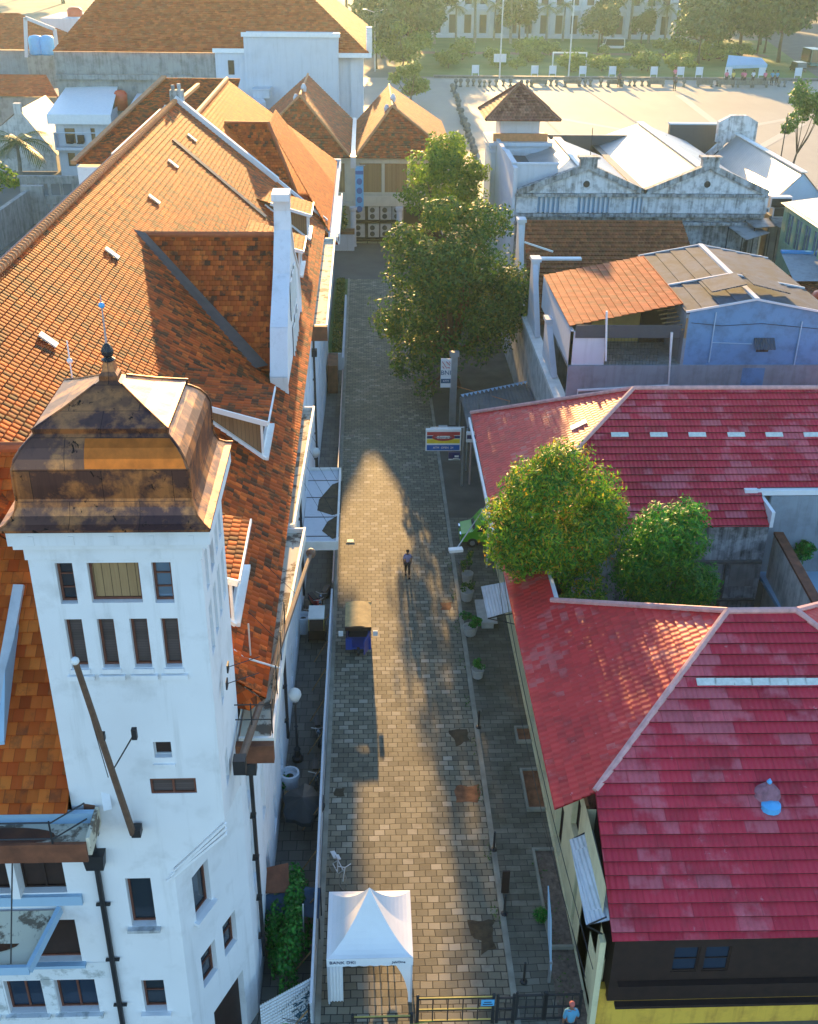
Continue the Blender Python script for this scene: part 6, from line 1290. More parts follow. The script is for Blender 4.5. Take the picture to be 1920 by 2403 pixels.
# ---- iron gate line across the near end
def gate(x0,x1,Y,h,lab,name='iron_gate',n=5,rails=(.1,.55,1.0),yel=True):
    o=thing(name,lab,'gate' if 'gate' in name else 'fence',((x0+x1)/2,Y,0))
    for x in (x0,x1): mb=MB(); mb.bx(x-.05,x+.05,Y-.05,Y+.05,0,h+.1); mb.sphere((x,Y,h+.14),.06,8,6); mb.build('post','black_iron',o)
    mb=MB()
    for z in rails: mb.bx(x0+.05,x1-.05,Y-.03,Y+.03,z*h-.03,z*h+.03)
    mb.build('rails','black_iron',o)
    if yel:
        mb=MB()
        for z in rails: mb.bx(x0+.05,x1-.05,Y-.025,Y+.025,z*h+.032,z*h+.05)
        mb.pieces('painted_edge','pole_yellow',o)
    for k in range(1,n): x=x0+(x1-x0)*k/n; mb=MB(); mb.bx(x-.02,x+.02,Y-.02,Y+.02,.1*h,h); mb.build('bar','black_iron',o)
    return o
M_plain('pole_yellow',(.5,.4,.1),.6,var=.3)
a=PZ(880,2104,1.3); b=PZ(1040,2102,1.3); Yg=a.y
gate(PY(742,2110,Yg-.6).x,PY(868,2110,Yg-.6).x,Yg-.6,1.2,'low black gate with gold edges in front of the tent',n=4)
gate(a.x,b.x,Yg,1.3,'black iron gate with yellow edged rails across the street',n=5)
g_=gate(PY(1042,2100,Yg).x+.12,PY(1083,2100,Yg).x,Yg,1.25,'narrow black gate leaf carrying a blue sign',n=2,yel=False)
gate(PY(1090,2098,Yg).x,PY(1148,2096,Yg).x,Yg,1.35,'black iron fence bay on the right pavement, left one','iron_fence',3,yel=False); gate(PY(1152,2095,Yg).x,PY(1225,2090,Yg).x,Yg,1.35,'black iron fence bay against the yellow corner, right one','iron_fence',4,yel=False)
q=PY(1029,2110,Yg-.06); mb=MB(); mb.bx(q.x-.26,q.x+.2,Yg-.1,Yg-.07,q.z-.16,q.z+.13,0); s_=mb.build('sign_panel','blue_tank_sign' if False else 'banner_blue'); s_['label']='small blue sign hung on the narrow gate'; s_['category']='sign'; s_.name='gate_sign'; origin_to(s_,(q.x,Yg-.1,q.z-.16)); mb=MB(); mb.bx(q.x-.16,q.x+.1,Yg-.106,Yg-.101,q.z+.01,q.z+.06); mb.bx(q.x-.2,q.x+.14,Yg-.106,Yg-.101,q.z-.1,q.z-.05); mb.build('lettering','print_navy',s_)
# tangled cables in front of the tent
o=thing('cable_tangle','tangle of dark overhead cables sagging across the near end','cable',(-.5,23.5,2)); rg=random.Random(11)
for k in range(11):
    mb=MB(); x0=-2.6+rg.uniform(-.3,.3); x1=1.7+rg.uniform(-.6,.5); z0=2.4+rg.uniform(-.5,.35); z1=2.2+rg.uniform(-.6,.3); y=23.3+rg.uniform(-.3,.3); pts=[]
    for i in range(18): t=i/17; pts.append((x0+(x1-x0)*t,y,z0+(z1-z0)*t-.25*math.sin(math.pi*t)+(.12*math.sin(i*1.9+k)*(.3<t<.8))))
    mb.tube(pts,.016,4); mb.build('cable',['black_iron','weed'][k%3==0],o)
mb=MB(); mb.tube([(-3,22.6,2.3),(4,22.3,1.9),(9.5,22.2,1.75),(20,22.6,1.9)],.018,4); tag(origin_to(mb.build('overhead_wire','black_iron'),(4,22.4,1.9)),'thin black wire running along the bottom right','wire')
q=PY(1208,2140,22.6)
person((q.x,22.9,q.z-1.55),math.pi,'person in a blue shirt and red cap at the bottom edge','shirt_blue','trousers_dark',None,.05,'cap_red')
for k,(pts,lab) in enumerate((([(7.2,66,6.6),(7.0,52,5.6),(6.6,40,5.2),(6.9,23,5.4)],'thin black wire strung above the right pavement'),([(7.3,66,6.4),(6.7,50,5.2),(6.3,38,4.9),(6.7,23,5.0)],'lower black wire strung above the right pavement'))):
    mb=MB(); P_=[Vector(p) for p in pts]; Q=[]
    for a,b in zip(P_[:-1],P_[1:]):
        for i in range(8): t_=i/8; Q.append(a.lerp(b,t_)-V(0,0,.5*math.sin(math.pi*t_)))
    Q.append(P_[-1]); mb.tube(Q,.014,4); tag(origin_to(mb.build('overhead_wire','black_iron'),P_[0]),lab,'wire','wires above the right pavement')
# pavement furniture on the right
def post(px,py,lab,h=1.0):
    q=PZ(px,py,.12); mb=MB(); mb.lathe([(.14,0),(.14,.05),(.045,.08),(.045,h)],q,8); p_=tag(origin_to(mb.build('bollard_post','black_iron'),q),lab,'post','black posts on the right pavement'); return p_
post(1008,1532,'thin black post on the right kerb opposite the rusty pit'); post(1040,1790,'thin black post on the right kerb beyond the leaning panel'); post(1062,1925,'thin black post with a white foot near the leaning panel'); post(1103,2098-30,'black post nearest the fence on the right pavement')
q=PZ(1067,1905,.12); mb=MB(); mb.box((q.x,q.y+.6,.7),(.3,.06,1.2)); tag(origin_to(mb.build('leaning_panel','dark_timber'),q),'dark green leaning board beside the white footed post','board')
q=PZ(1157,2080,.12); o=thing('sign_board','tall thin pale blue board standing on the earth strip','sign',q); mb=MB(); a=PX(1150,1965,q.x); mb.prism([(q.x,q.y+.1,.9),(q.x,q.y+1.1,1.6),(q.x,q.y+1.9,3.2),(q.x,q.y+.9,2.6)],(.04,0,0)); mb.build('panel','paleblue_wall',o); mb=MB(); mb.bx(q.x-.03,q.x+.07,q.y+.2,q.y+.3,.1,1.2); mb.build('post','steel',o)
for k,(x,y,w_,l_) in enumerate(((1100,1550,.7,1.1),(1122,1665,.8,2.6),(1180,1890,.9,5.0))):
    q=PZ(x,y,.12); mb=MB(); x0=min(q.x,7.6-w_)-.0; mb.bx(x0,x0+w_,q.y-l_/2,q.y-l_/2+.1,.11,.3,0); mb.bx(x0,x0+w_,q.y+l_/2-.1,q.y+l_/2,.11,.3,0); mb.bx(x0,x0+.1,q.y-l_/2+.1,q.y+l_/2-.1,.11,.3,0); mb.bx(x0+.1,x0+w_,q.y-l_/2+.1,q.y+l_/2-.1,.11,.2,1); tag(origin_to(mb.build('planting_bed',['kerb_stone','red_soil' if k<2 else 'rubble']),q),('small empty planting bed by the yellow wall, farthest','brown earth planting bed by the yellow wall, middle one','long rubble planting bed nearest the yellow corner')[k],'planting bed','planting beds along the yellow wall')
q=PZ(1022,1300,.12); mb=MB(); mb.bx(q.x-.3,q.x+.35,q.y-1.1,q.y+1.1,.12,.45); mb.bx(q.x-.5,q.x+.55,q.y-1.15,q.y+1.15,.45,.55); tag(origin_to(mb.build('stone_bench','concrete_block'),q),'grey stone bench beside the potted bush','bench')
# potted plants
def potted(px,py,label,ph,pr,ch,cr,leaf='leaf_shrub',n=900,size=.14,grp='potted bushes on the right pavement'):
    q=PZ(px,py,.12); o=thing('potted_bush',label,'potted plant',q,grp); mb=MB(); mb.lathe([(pr*.75,0),(pr,ph),(pr*.9,ph),(pr*.85,ph*.8)],q,12); mb.build('pot','concrete_block',o); leafcloud('crown',blob_set((q.x,q.y,q.z+ph+ch*.45),(cr,cr,ch*.55),7,n,int(px)),leaf,o,size,.6,int(py))
potted(990,1335,'round green bush in a pot beside the stone bench',.5,.42,1.2,.62); potted(1006,1425,'small clipped bush in a pot on the kerb past the bench',.5,.34,.7,.42,n=600,size=.1)
potted(984,1225,'dark leggy plant in a pot under the lamp arm',.6,.35,1.6,.5,'leaf_old',300); potted(983,1262,'dark low plant in a pot near the lamp arm',.6,.4,.8,.45,'leaf_old',200)
q=PZ(978,1212,.12); mb=MB(); mb.lathe([(.3,0),(.33,.75),(.42,.85),(.42,.95),(.3,.92),(.28,.6)],q,14); tag(origin_to(mb.build('round_planter','dark_concrete'),q),'tall round dark planter with a pale rim under the lamp arm','planter')
# lamps on the right
q=PZ(1025,1195,.12); o=thing('street_lamp','white headed street lamp reaching over the pavement beside the green car','street lamp',q,'street lamps'); hz=PX(1025,1150,q.x).z if False else 4.6; mb=MB(); mb.tube([q,q+V(0,0,hz)],.055,6); mb.build('pole','galv',o); e=PZ(960,1158,hz-.1); mb=MB(); mb.tube([q+V(0,0,hz),e],.035,5); mb.build('arm','galv',o); mb=MB(); mb.box(e,(.75,.34,.16),.15); mb.build('lamp_head','white_paint',o)
# green microbus
q=PZ(1000,1135,.12); car(V(7.35,59.0,.12),math.pi,'bright green minibus parked against the red roofed house','cars on the pavement','car_green',3.4,1.6,1.85)
# bank sign pylon
PYL=V(6.5,77.0,.1); o=thing('bank_sign','tall grey bank sign pylon with a white panel reading BNI','sign',PYL); top_=PY(950,750,77).z; mb=MB(); mb.bx(6.25,6.75,76.85,77.2,.1,top_); mb.bx(6.15,6.85,76.8,77.25,top_,top_+.35); mb.build('pylon','steel',o)
a=PY(929,755,76.8); b=PY(949,815,76.8); mb=MB(); mb.bx(a.x,b.x,76.7,76.84,b.z,a.z,0); mb.build('panel','white_paint',o); M_plain('bank_red',(.5,.07,.05),.5); M_plain('bank_teal',(.02,.09,.17),.5)
xm=(a.x+b.x)/2; hh=a.z-b.z; mb=MB(); mb.bx(a.x+.02,b.x-.02,76.66,76.695,a.z-hh*.84,a.z-hh*.69); mb.build('band','bank_teal',o)
mb=MB(); w_=(b.x-a.x)*.38; z0=a.z-hh*.2; mb.bar((xm-w_,76.68,z0+w_*.9),(xm+w_*.2,76.68,z0-w_*.9),.2,.03); mb.bar((xm-w_*.9,76.68,z0-w_*.4),(xm-w_*.5,76.68,z0-w_*.9),.2,.03); mb.bar((xm,76.68,z0+w_*.9),(xm+w_,76.68,z0-w_*.1),.22,.03); mb.bar((xm+w_*.8,76.68,z0+w_*.9),(xm+w_,76.68,z0+w_*.4),.2,.03); mb.bar((xm+w_*.3,76.68,z0-w_*.7),(xm+w_,76.68,z0-w_*.8),.12,.03); mb.build('emblem','bank_red',o)
text_obj('lettering','BNI',.5,'bank_teal',(xm,76.67,a.z-hh*.48),(math.pi/2,0,0),o); text_obj('lettering','ATM',.22,'white_paint',(xm,76.645,a.z-hh*.765),(math.pi/2,0,0),o)
q=PZ(932,862,0.1); mb=MB(); mb.bx(5.3,5.95,74.2,74.8,.1,1.0); tag(origin_to(mb.build('grey_bin','galv'),(5.6,74.5,.1)),'small grey bin at the foot of the bank sign','bin')
# shop sign
Ys=66.5; q=PY(974,1005,Ys); o=thing('shop_sign','striped red yellow and blue shop sign on a pole over the pavement','sign',(6.3,Ys,.11)); 
a=PY(897,903,Ys); b=PY(970,948,Ys); px_=PY(977,905,Ys).x; mb=MB(); mb.tube([(px_,Ys+.05,.11),(px_,Ys+.05,a.z+.1)],.07,8); mb.build('pole','steel',o)
W_=b.x-a.x; hh=a.z-b.z; zf=lambda f:a.z-hh*f
mb=MB(); mb.bx(a.x,b.x,Ys-.1,Ys+.1,b.z,a.z,0); mb.bar((a.x+.3,Ys,a.z+.1),(px_,Ys,a.z+.1),.05); mb.build('panel','white_paint',o)
M_plain('sign_red',(.45,.03,.04),.4); M_plain('sign_yellow',(.8,.6,.03),.4); M_plain('sign_blue',(.01,.11,.4),.4); M_plain('sign_navy',(.015,.02,.12),.4)
for n_,m_,f0,f1 in (('red_stripe','sign_red',.12,.27),('navy_stripe','sign_navy',.3,.42),('yellow_stripe','sign_yellow',.45,.64),('blue_band','sign_blue',.72,.97)): mb=MB(); mb.bx(a.x+.08,b.x-.08,Ys-.115,Ys-.101,zf(f1),zf(f0)); mb.build(n_,m_,o)
xm=(a.x+b.x)/2; mb=MB(); mb.sphere((xm,Ys-.115,zf(.36)),W_*.3,20,8,0,1,.03,.33); mb.build('oval','white_paint',o); mb=MB(); mb.sphere((xm,Ys-.112,zf(.36)),W_*.33,20,8,0,1,.03,.36); mb.build('oval_rim','sign_red',o)
text_obj('lettering','Indomaret',W_*.115,'sign_navy',(xm,Ys-.16,zf(.36)),(math.pi/2,0,0),o); text_obj('lettering','ATM  OPEN  24',W_*.085,'white_paint',(xm,Ys-.125,zf(.845)),(math.pi/2,0,0),o)
a2=PY(945,952,Ys); b2=PY(969,968,Ys); mb=MB(); mb.bx(a2.x,b2.x,Ys-.06,Ys+.06,b2.z,a2.z); mb.build('lower_panel','sign_navy',o); mb=MB(); mb.bx(a2.x,b2.x,Ys-.07,Ys-.061,b2.z,b2.z+.1); mb.bx(a2.x+.4,b2.x-.1,Ys-.07,Ys-.061,a2.z-.35,a2.z-.22); mb.bx(a2.x+.3,b2.x-.1,Ys-.07,Ys-.061,a2.z-.55,a2.z-.42); mb.build('lower_lettering','white_paint',o)
a2=PY(983,913,Ys); b2=PY(1004,934,Ys); o=thing('wall_sign','small white and navy sign on a post beside the red roof','sign',((a2.x+b2.x)/2,Ys+.3,.1)); mb=MB(); mb.bx(a2.x,b2.x,Ys+.2,Ys+.35,b2.z,a2.z); mb.build('panel','white_paint',o); mb=MB(); mb.bx(a2.x+.05,b2.x-.05,Ys+.185,Ys+.199,b2.z+.25,a2.z-.2); mb.build('emblem','sign_navy',o); mb=MB(); x=(a2.x+b2.x)/2; mb.tube([(x,Ys+.3,.1),(x,Ys+.3,b2.z)],.06,6); mb.build('post','pink_pole',o)
# forecourt canopy with scalloped edge
z=3.4; P=[PZ(985,900,z),PZ(1135,862,z),PZ(1110,806,z+.1),PZ(970,835,z+.1)]; o=thing('forecourt_canopy','dark grey sheet canopy with a scalloped edge before the bank','canopy',(P[0]+P[2])/2*1.0-V(0,0,(P[0]+P[2]).z/2-.1)); mb=MB(); mb.poly(P); mb.poly([p-V(0,0,.06) for p in P][::-1]); mb.build('cover','dark_metal',o)
mb=MB(); 
for k in range(16): p=P[3].lerp(P[2],k/16); p2=P[3].lerp(P[2],(k+1)/16); mb.poly([p+V(0,.1,.12),p2+V(0,.1,.12),(p+p2)/2+V(0,-.55,.12)][::-1])
mb.build('scallop','paleblue_wall',o)
for p in P: mb=MB(); mb.tube([(p.x,p.y,.1),(p.x,p.y,p.z-.06)],.06,6); mb.build('post','steel',o)
mb=MB(); mb.tube([(6.75,77,3.2),PZ(1075,845,3.6)],.03,5); tag(origin_to(mb.build('stay_cable','pale_ridge'),(8,76,3.3)),'pale stay running from the bank sign over the canopy','cable')
# blue three wheeled taxi
bz=V(-.55,48.4,0); o=thing('auto_rickshaw','blue three wheeled taxi with a tan canvas roof and open door','auto rickshaw',bz); T=lambda x,y,z: bz+V(x,y,z)
M_plain('taxi_blue',(.012,.06,.33),.35,var=.1,bump=0); M_plain('canvas_tan',(.5,.37,.17),.85,var=.3,scale=3)
mb=MB(); mb.prism([T(-.66,1.15,.35),T(-.66,1.2,1.1),T(-.66,1.05,1.25),T(-.66,-1.0,.95),T(-.66,-1.12,.35)],(.08,0,0)); mb.prism([T(.58,1.15,.35),T(.58,1.2,1.1),T(.58,1.05,1.25),T(.58,-.2,1.0),T(.58,-.2,.35)],(.08,0,0)); mb.bx(bz.x-.62,bz.x+.62,bz.y+1.1,bz.y+1.2,.35,1.3); mb.bx(bz.x-.66,bz.x+.66,bz.y-1.1,bz.y+1.15,.3,.4); mb.bx(bz.x-.66,bz.x-.32,bz.y-1.2,bz.y-1.0,.35,1.0); mb.bx(bz.x+.34,bz.x+.66,bz.y-1.2,bz.y-1.0,.35,1.0); mb.build('body','taxi_blue',o)
mb=MB()
for i in range(8):
    a0=-1+2*i/8; a1=-1+2*(i+1)/8; z0=1.78-.1*a0*a0; z1=1.78-.1*a1*a1; mb.quad(T(a0*.68,-1.05,z0-.03),T(a1*.68,-1.05,z1-.03),T(a1*.68,1.3,z1),T(a0*.68,1.3,z0))
mb.bx(bz.x-.68,bz.x+.68,bz.y+1.25,bz.y+1.32,1.2,1.72); mb.build('canvas_roof','canvas_tan',o); mb=MB(); mb.bx(bz.x-.68,bz.x+.68,bz.y-1.12,bz.y-1.05,1.5,1.72); mb.build('roof_band','dark_timber',o)
for sx in (-1,1): mb=MB(); mb.tube([T(sx*.62,-1.02,.95),T(sx*.62,-1.02,1.7)],.03,5); mb.build('pillar','black_iron',o)
for sx in (-1,1): mb=MB(); mb.bx(bz.x+sx*.9-.12,bz.x+sx*.9+.12,bz.y-1.1,bz.y-1.05,1.15,1.45); mb.build('mirror','white_paint',o)
mb=MB(); mb.prism([T(.62,-.95,.4),T(.28,-1.75,.4),T(.28,-1.75,1.2),T(.62,-.95,1.45)],(.05,.02,0)); mb.build('door','taxi_blue',o)
mb=MB(); mb.bx(bz.x-.5,bz.x+.5,bz.y-.1,bz.y+.5,.4,.75); mb.build('seat','black_iron',o)
for x,y in ((-.58,.8),(.58,.8),(0,-1.15)): mb=MB(); mb.tube([T(x-.07,y,.22),T(x+.07,y,.22)],.22,12); mb.build('wheel','black_iron',o)
# cart and motorbikes between wall and fence
q=PZ(668,1350,0); c=V(-2.75,q.y,0); o=thing('food_cart','food cart with a pale cream roof behind the fence','cart',c); mb=MB(); mb.bx(c.x-.42,c.x+.42,c.y-.55,c.y+.7,1.75,1.82); mb.build('roof','canvas_tan',o); o.children[0].data.materials[0]=MATS['gutter_white']; mb=MB(); mb.bx(c.x-.42,c.x+.42,c.y-.5,c.y+.65,.4,1.0); mb.build('body','dark_timber',o)
for sx in (-1,1):
    for sy in (-.5,.65): mb=MB(); mb.tube([c+V(sx*.4,sy,1.0),c+V(sx*.4,sy,1.78)],.02,5); mb.build('post','pole_yellow',o)
    mb=MB(); mb.tube([c+V(sx*.45-.03,0,.3),c+V(sx*.45+.03,0,.3)],.3,12); mb.build('wheel','black_iron',o)
def moto(p,rz,lab,col,grp='motorbikes behind the fence'):
    o=thing('motorbike',lab,'motorbike',p,grp); M=Matrix.Rotation(rz,3,'Z'); T=lambda x,y,z: Vector(p)+M@V(x,y,z)
    for y in (-.62,.62): mb=MB(); mb.tube([T(-.05,y,.29),T(.05,y,.29)],.29,14); w_=mb.build('wheel','black_iron',o)
    mb=MB(); mb.prism([T(-.11,-.55,.62),T(-.11,-.2,.4),T(-.11,.3,.38),T(-.11,.75,.72),T(-.11,.2,.66),T(-.11,-.35,.88)],T(.22,0,0)-T(0,0,0)); mb.build('fairing',col,o)
    mb=MB(); mb.box(T(0,.3,.78),(.26,.75,.1),rz); mb.build('seat','black_iron',o)
    mb=MB(); mb.tube([T(-.33,-.42,1.0),T(0,-.5,.96),T(.33,-.42,1.0)],.02,5); mb.tube([T(0,-.5,.96),T(0,-.62,.3)],.03,5); mb.build('handlebar','steel',o); mb=MB(); mb.sphere(T(0,-.6,.86),.1,8,6); mb.build('headlight','sky_glass',o)
M_plain('moto_red',(.45,.02,.02),.3,bump=0); M_plain('moto_black',(.02,.02,.02),.3,bump=0)
moto(V(-2.95,51.5,0),.5,'red motorbike parked by the wall behind the taxi','moto_red'); moto(V(-3.3,50.6,0),.2,'black motorbike beside the red motorbike','moto_black'); moto(V(-2.5,52.2,0),-.3,'black motorbike nearest the fence by the red one','moto_black'); moto(V(-2.42,40.6,0),.1,'dark motorbike leaning by the fence behind the globe lamp','moto_black'); moto(V(-2.4,37.6,0),.05,'dark motorbike nearest the camera behind the fence','moto_black')
# globe lamp, wall tubs, tarps
q=PZ(627,1600,0); o=thing('globe_lamp','ornate black lamp post with a cream globe behind the fence','street lamp',q,'ornate globe lamps by the white wall'); mb=MB(); mb.lathe([(.26,0),(.26,.15),(.16,.25),(.13,.6),(.17,.65),(.07,.8),(.055,1.9),(.1,1.95),(.05,2.0),(.05,3.2),(.12,3.25),(.06,3.35)],q,10); mb.build('pole','black_iron',o); mb=MB(); mb.sphere(q+V(0,0,3.75),.3,14,10); mb.build('globe','gutter_white',o,True); mb=MB(); mb.lathe([(.06,3.35),(.2,3.45),(.2,3.5)],q,10); mb.build('collar','galv',o)
c=copy_tree(o); c.location=PZ(668,1060,0); c['label']='ornate globe lamp by the white wall beyond the hanging canopy'
for px,py,l in ((612,1665,'white round tub at the foot of the wall, nearer the camera'),(640,1330,'white round tub at the foot of the wall beside the motorbikes')):
    q=PZ(px,py,0); q.x=max(q.x,-3.55) if px>620 else q.x; mb=MB(); mb.lathe([(.34,0),(.38,.8),(.43,.82),(.43,1.05),(.34,1.06),(.32,.85)],q,16); mb.lathe([(.33,.84),(.01,.86)],q,12,1); tag(origin_to(mb.build('round_tub',['terrace_white','hole_soil']),q),l,'tub','white tubs at the wall foot')
q=PZ(612,1690,0); mb=MB(); mb.bx(q.x-.25,q.x+.25,q.y-.5,q.y+.1,0,.6); tag(origin_to(mb.build('carton','board_wood'),q),'brown carton beside the near white tub','carton')
q=PZ(640,1735,0); mb=MB(); N=16
for i in range(N):
    a0=2*math.pi*i/N; a1=2*math.pi*(i+1)/N; r0=.85+.1*math.sin(i*2.1); r1=.85+.1*math.sin((i+1)*2.1); mb.poly([q+V(0,0,1.5),q+V(r0*math.cos(a0),1.35*r0*math.sin(a0),1.15),q+V(r1*math.cos(a1),1.35*r1*math.sin(a1),1.15)]); mb.quad(q+V(r0*math.cos(a0),1.35*r0*math.sin(a0),.95),q+V(r1*math.cos(a1),1.35*r1*math.sin(a1),.95),q+V(r1*math.cos(a1),1.35*r1*math.sin(a1),1.15),q+V(r0*math.cos(a0),1.35*r0*math.sin(a0),1.15))
mb.tube([q,q+V(0,0,1.5)],.03,5); tag(origin_to(mb.build('umbrella','black_tarp'),q),'black stall umbrella sagging between wall and fence','umbrella')
q=PZ(583,1872,1.5); o=thing('yard_shelter','rusty red sheet shelter with a blue tarpaulin against the wall','shelter',(q.x,q.y,0)); mb=MB(); P=[PZ(556,1828,2.3),PZ(607,1817,2.3),PZ(610,1878,1.9),PZ(558,1880,1.9)]; mb.poly(P if (P[1]-P[0]).cross(P[2]-P[1]).z>0 else P[::-1]); mb.poly([p-V(0,0,.05) for p in (P if (P[1]-P[0]).cross(P[2]-P[1]).z<0 else P[::-1])]); mb.build('sheet','rust',o); mb=MB(); P=[PZ(556,1886,1.7),PZ(612,1865,1.7),PZ(675,1870,1.6),PZ(672,1935,1.2),PZ(610,1925,1.2),PZ(556,1925,1.2)]; mb.poly(P if (P[1]-P[0]).cross(P[2]-P[1]).z>0 else P[::-1]); mb.build('tarpaulin','blue_tarp',o)
for p in P[:4]: mb=MB(); mb.tube([(p.x,p.y,0),p],.03,5); mb.build('post','black_iron',o)
mb=MB(); q=PZ(640,2000,0); q2=PZ(648,1935,2.2); mb.tube([q,q+V(.05,0,2.4)],.03,5); tag(origin_to(mb.build('thin_pole','galv'),q),'thin pale pole standing in the leafy yard','pole')
# bicycle by the fence
bc=PZ(710,1850,0); bc=V(-1.38,bc.y,0); o=thing('bicycle','pale pink bicycle standing beside the metal fence','bicycle',bc); T=lambda x,y,z: bc+V(x,y,z)
for y in (-.55,.5):
    mb=MB(); pts=[T(.02*math.sin(a_)+.0,y+.33*math.cos(a_),.34+.33*math.sin(a_)) for a_ in [2*math.pi*i/22 for i in range(23)]]; mb.tube(pts,.02,5,0,False); mb.build('wheel','palm_bark',o)
mb=MB()
for a_,b_ in (((0,-.45,.85),(0,-.1,.35)),((0,-.42,.75),(0,.2,.8)),((0,.2,.85),(0,.0,.32)),((0,0,.32),(0,.5,.34)),((0,.2,.75),(0,.5,.34)),((0,-.46,.95),(0,-.55,.34))): mb.tube([T(*a_),T(*b_)],.022,5)
mb.build('frame','shirt_white',o); mb=MB(); mb.tube([T(-.3,-.35,1.0),T(0,-.46,.97),T(.3,-.35,1.0)],.02,5); mb.build('handlebar','shirt_white',o); mb=MB(); mb.box(T(0,.22,.9),(.14,.26,.06)); mb.build('saddle','shirt_white',o); mb=MB(); mb.box(T(0,.55,.75),(.2,.4,.04)); mb.build('carrier','shirt_white',o); o.rotation_euler=(0,.22,.42)
# ================================================================ trees and plants
def trunk_mesh(base,top,r,limbs,bark,parent,seed=1):
    rg=random.Random(seed); mb=MB(); b=Vector(base); t=Vector(top); mid=b.lerp(t,.5)+V(rg.uniform(-.2,.2),rg.uniform(-.2,.2),0); mb.tube([b,b.lerp(mid,.5),mid,t],[r*1.25,r,r*.85,r*.6],8)
    for l in limbs: l=Vector(l); m_=t.lerp(l,.5)+V(0,0,-.12*(l-t).length); mb.tube([t-V(0,0,.2),m_,l],[r*.5,r*.3,r*.1],6)
    return mb.build('trunk',bark,parent,True)
def tree(base,label,cat,crown,leaf,n,size,k=14,seed=1,name='tree',r=.3,bark='bark',grp=None,aspect=.5,droop=.3,sub=.42,fork=.45,extra=(),thin=None):
    o=thing(name,label,cat,base,grp); c,rad=crown; c=Vector(c); rg=random.Random(seed)
    bl=blob_set(c,rad,k,n,seed,sub)+list(extra); top=Vector(base).lerp(c,fork) if fork<1 else c
    if thin: bl=[b if not (b[0]-b[3]*.5<thin[0] and b[2]-b[5]<thin[1]) else b[:6]+(int(b[6]*thin[2]),) for b in bl]
    trunk_mesh(base,top,r,[V(b[0],b[1],b[2]) for b in bl[::2]],bark,o,seed); leafcloud('crown',bl,leaf,o,size,aspect,seed,droop); return o
tree((7.3,84.5,.1),'big dark street tree leaning over the paving before the bank sign','tree',((6.7,84.8,6.7),(6.8,5.8,6.8)),'leaf_old',34000,.34,34,3,r=.4,bark='bark_red',sub=.38,aspect=.5,thin=(5.0,5.0,.4),extra=[(1.6,83.5,5.8,1.3,1.4,1.3,900),(2.6,81.5,3.2,1.0,1.2,1.0,420),(4.6,80,1.9,1.1,1.0,1.1,420),(3.2,86.5,11.8,1.9,1.9,1.5,1500),(9.2,87,13.2,2.4,2.2,1.7,2200),(11.8,84,8.4,1.8,2,2.2,1800),(6.2,86.8,13.8,2,2,1.5,1600)])
tree((8.2,110,.1),'brighter green tree rising behind the big street tree','tree',((7.9,113.5,10.5),(4.6,4.5,5.0)),'leaf_fresh',12000,.4,18,5,r=.35,sub=.42)
tree((10.4,137,.0),'small yellow green tree beside the twin hip roofs','tree',((10.6,138.5,8),(1.7,3,4.5)),'leaf_fresh',2600,.45,8,6,r=.18)
tree((-4.5,127,0),'bushy tree between white planter and orange roof at the street end','tree',((-4.4,127,4.0),(2.2,2,2.6)),'leaf_old',3500,.35,9,8,r=.15)
tree((9.4,45,.12),'large courtyard mango tree with yellow and orange young leaves','tree',((8.75,45.2,9.3),(3.35,3.0,3.5)),'leaf_mango',34000,.26,34,9,r=.25,aspect=.3,droop=.7,sub=.4,extra=[(10.2,43.6,6.2,1.3,1.2,1.6,1700),(7.0,44.2,8.6,1.2,1.2,1.1,1300),(10.6,44.6,8.6,1.5,1.3,1.6,2200),(7.4,45,11.2,1.3,1.3,1.1,1500)])
tree((14.4,44,.12),'smaller dark green courtyard mango tree right of the large one','tree',((14.4,44.2,7.5),(2.5,2.2,3.2)),'leaf_mango_dark',26000,.26,26,10,r=.2,aspect=.3,droop=.9,sub=.45,extra=[(14.2,43.0,5.0,1.9,1.3,1.7,3200)])
o=thing('shrub','pale yellow green shrub growing against the red roof edge below the large mango','shrub',(9.6,40.8,.12)); leafcloud('foliage',blob_set((9.7,41.2,6.1),(1.7,.9,1.7),10,5200,4),'leaf_fresh',o,.2,.4,12,.4); mb=MB(); mb.tube([(9.6,41,.12),(9.5,41,5.6)],[.08,.04],5); mb.build('stem','bark',o)
q=PZ(1706,1168,3.6); o=thing('shrub','bright green plant on the pale blue terrace','shrub',(q.x,q.y,2.6)); leafcloud('foliage',blob_set((q.x,q.y,3.6),(1.5,1.5,1.3),9,3000,14),'leaf_shrub',o,.25,.6,15)
o=thing('shrub','leafy green shrub filling the yard behind the corrugated panel','shrub',(-3.1,28.5,0)); leafcloud('foliage',blob_set((-3.05,28.6,1.15),(.85,2.6,1.3),16,5200,21),'leaf_shrub',o,.16,.65,22); mb=MB()
for k in range(6): mb.tube([(-3.2+.1*k,27+.6*k,0),(-3.1+.08*k,27+.6*k,1.5)],[.03,.015],4)
mb.build('stem','bark',o)
q=PZ(1140,1935,.13); o=thing('grass_tuft','tuft of green grass at the edge of the rubble bed','plant',q); leafcloud('foliage',[(q.x,q.y,.35,.3,.3,.3,320)],'leaf_shrub',o,.26,.15,31,-.9)
q=PZ(605,1640,0)
for k,(x,y,l) in enumerate(((604,1662,'small green plant at the wall foot by the near white tub'),)): q=PZ(x-2,y,0); o=thing('plant',l,'plant',q); leafcloud('foliage',[(q.x,q.y-.2,.6,.25,.25,.5,300)],'leaf_shrub',o,.14,.5,33)
w_=leafcloud('weeds',[(-2.7,93+k*2.1,.25,.55,1.2,.4,260) for k in range(11)],'leaf_old',None,.3,.4,41); w_['kind']='stuff'
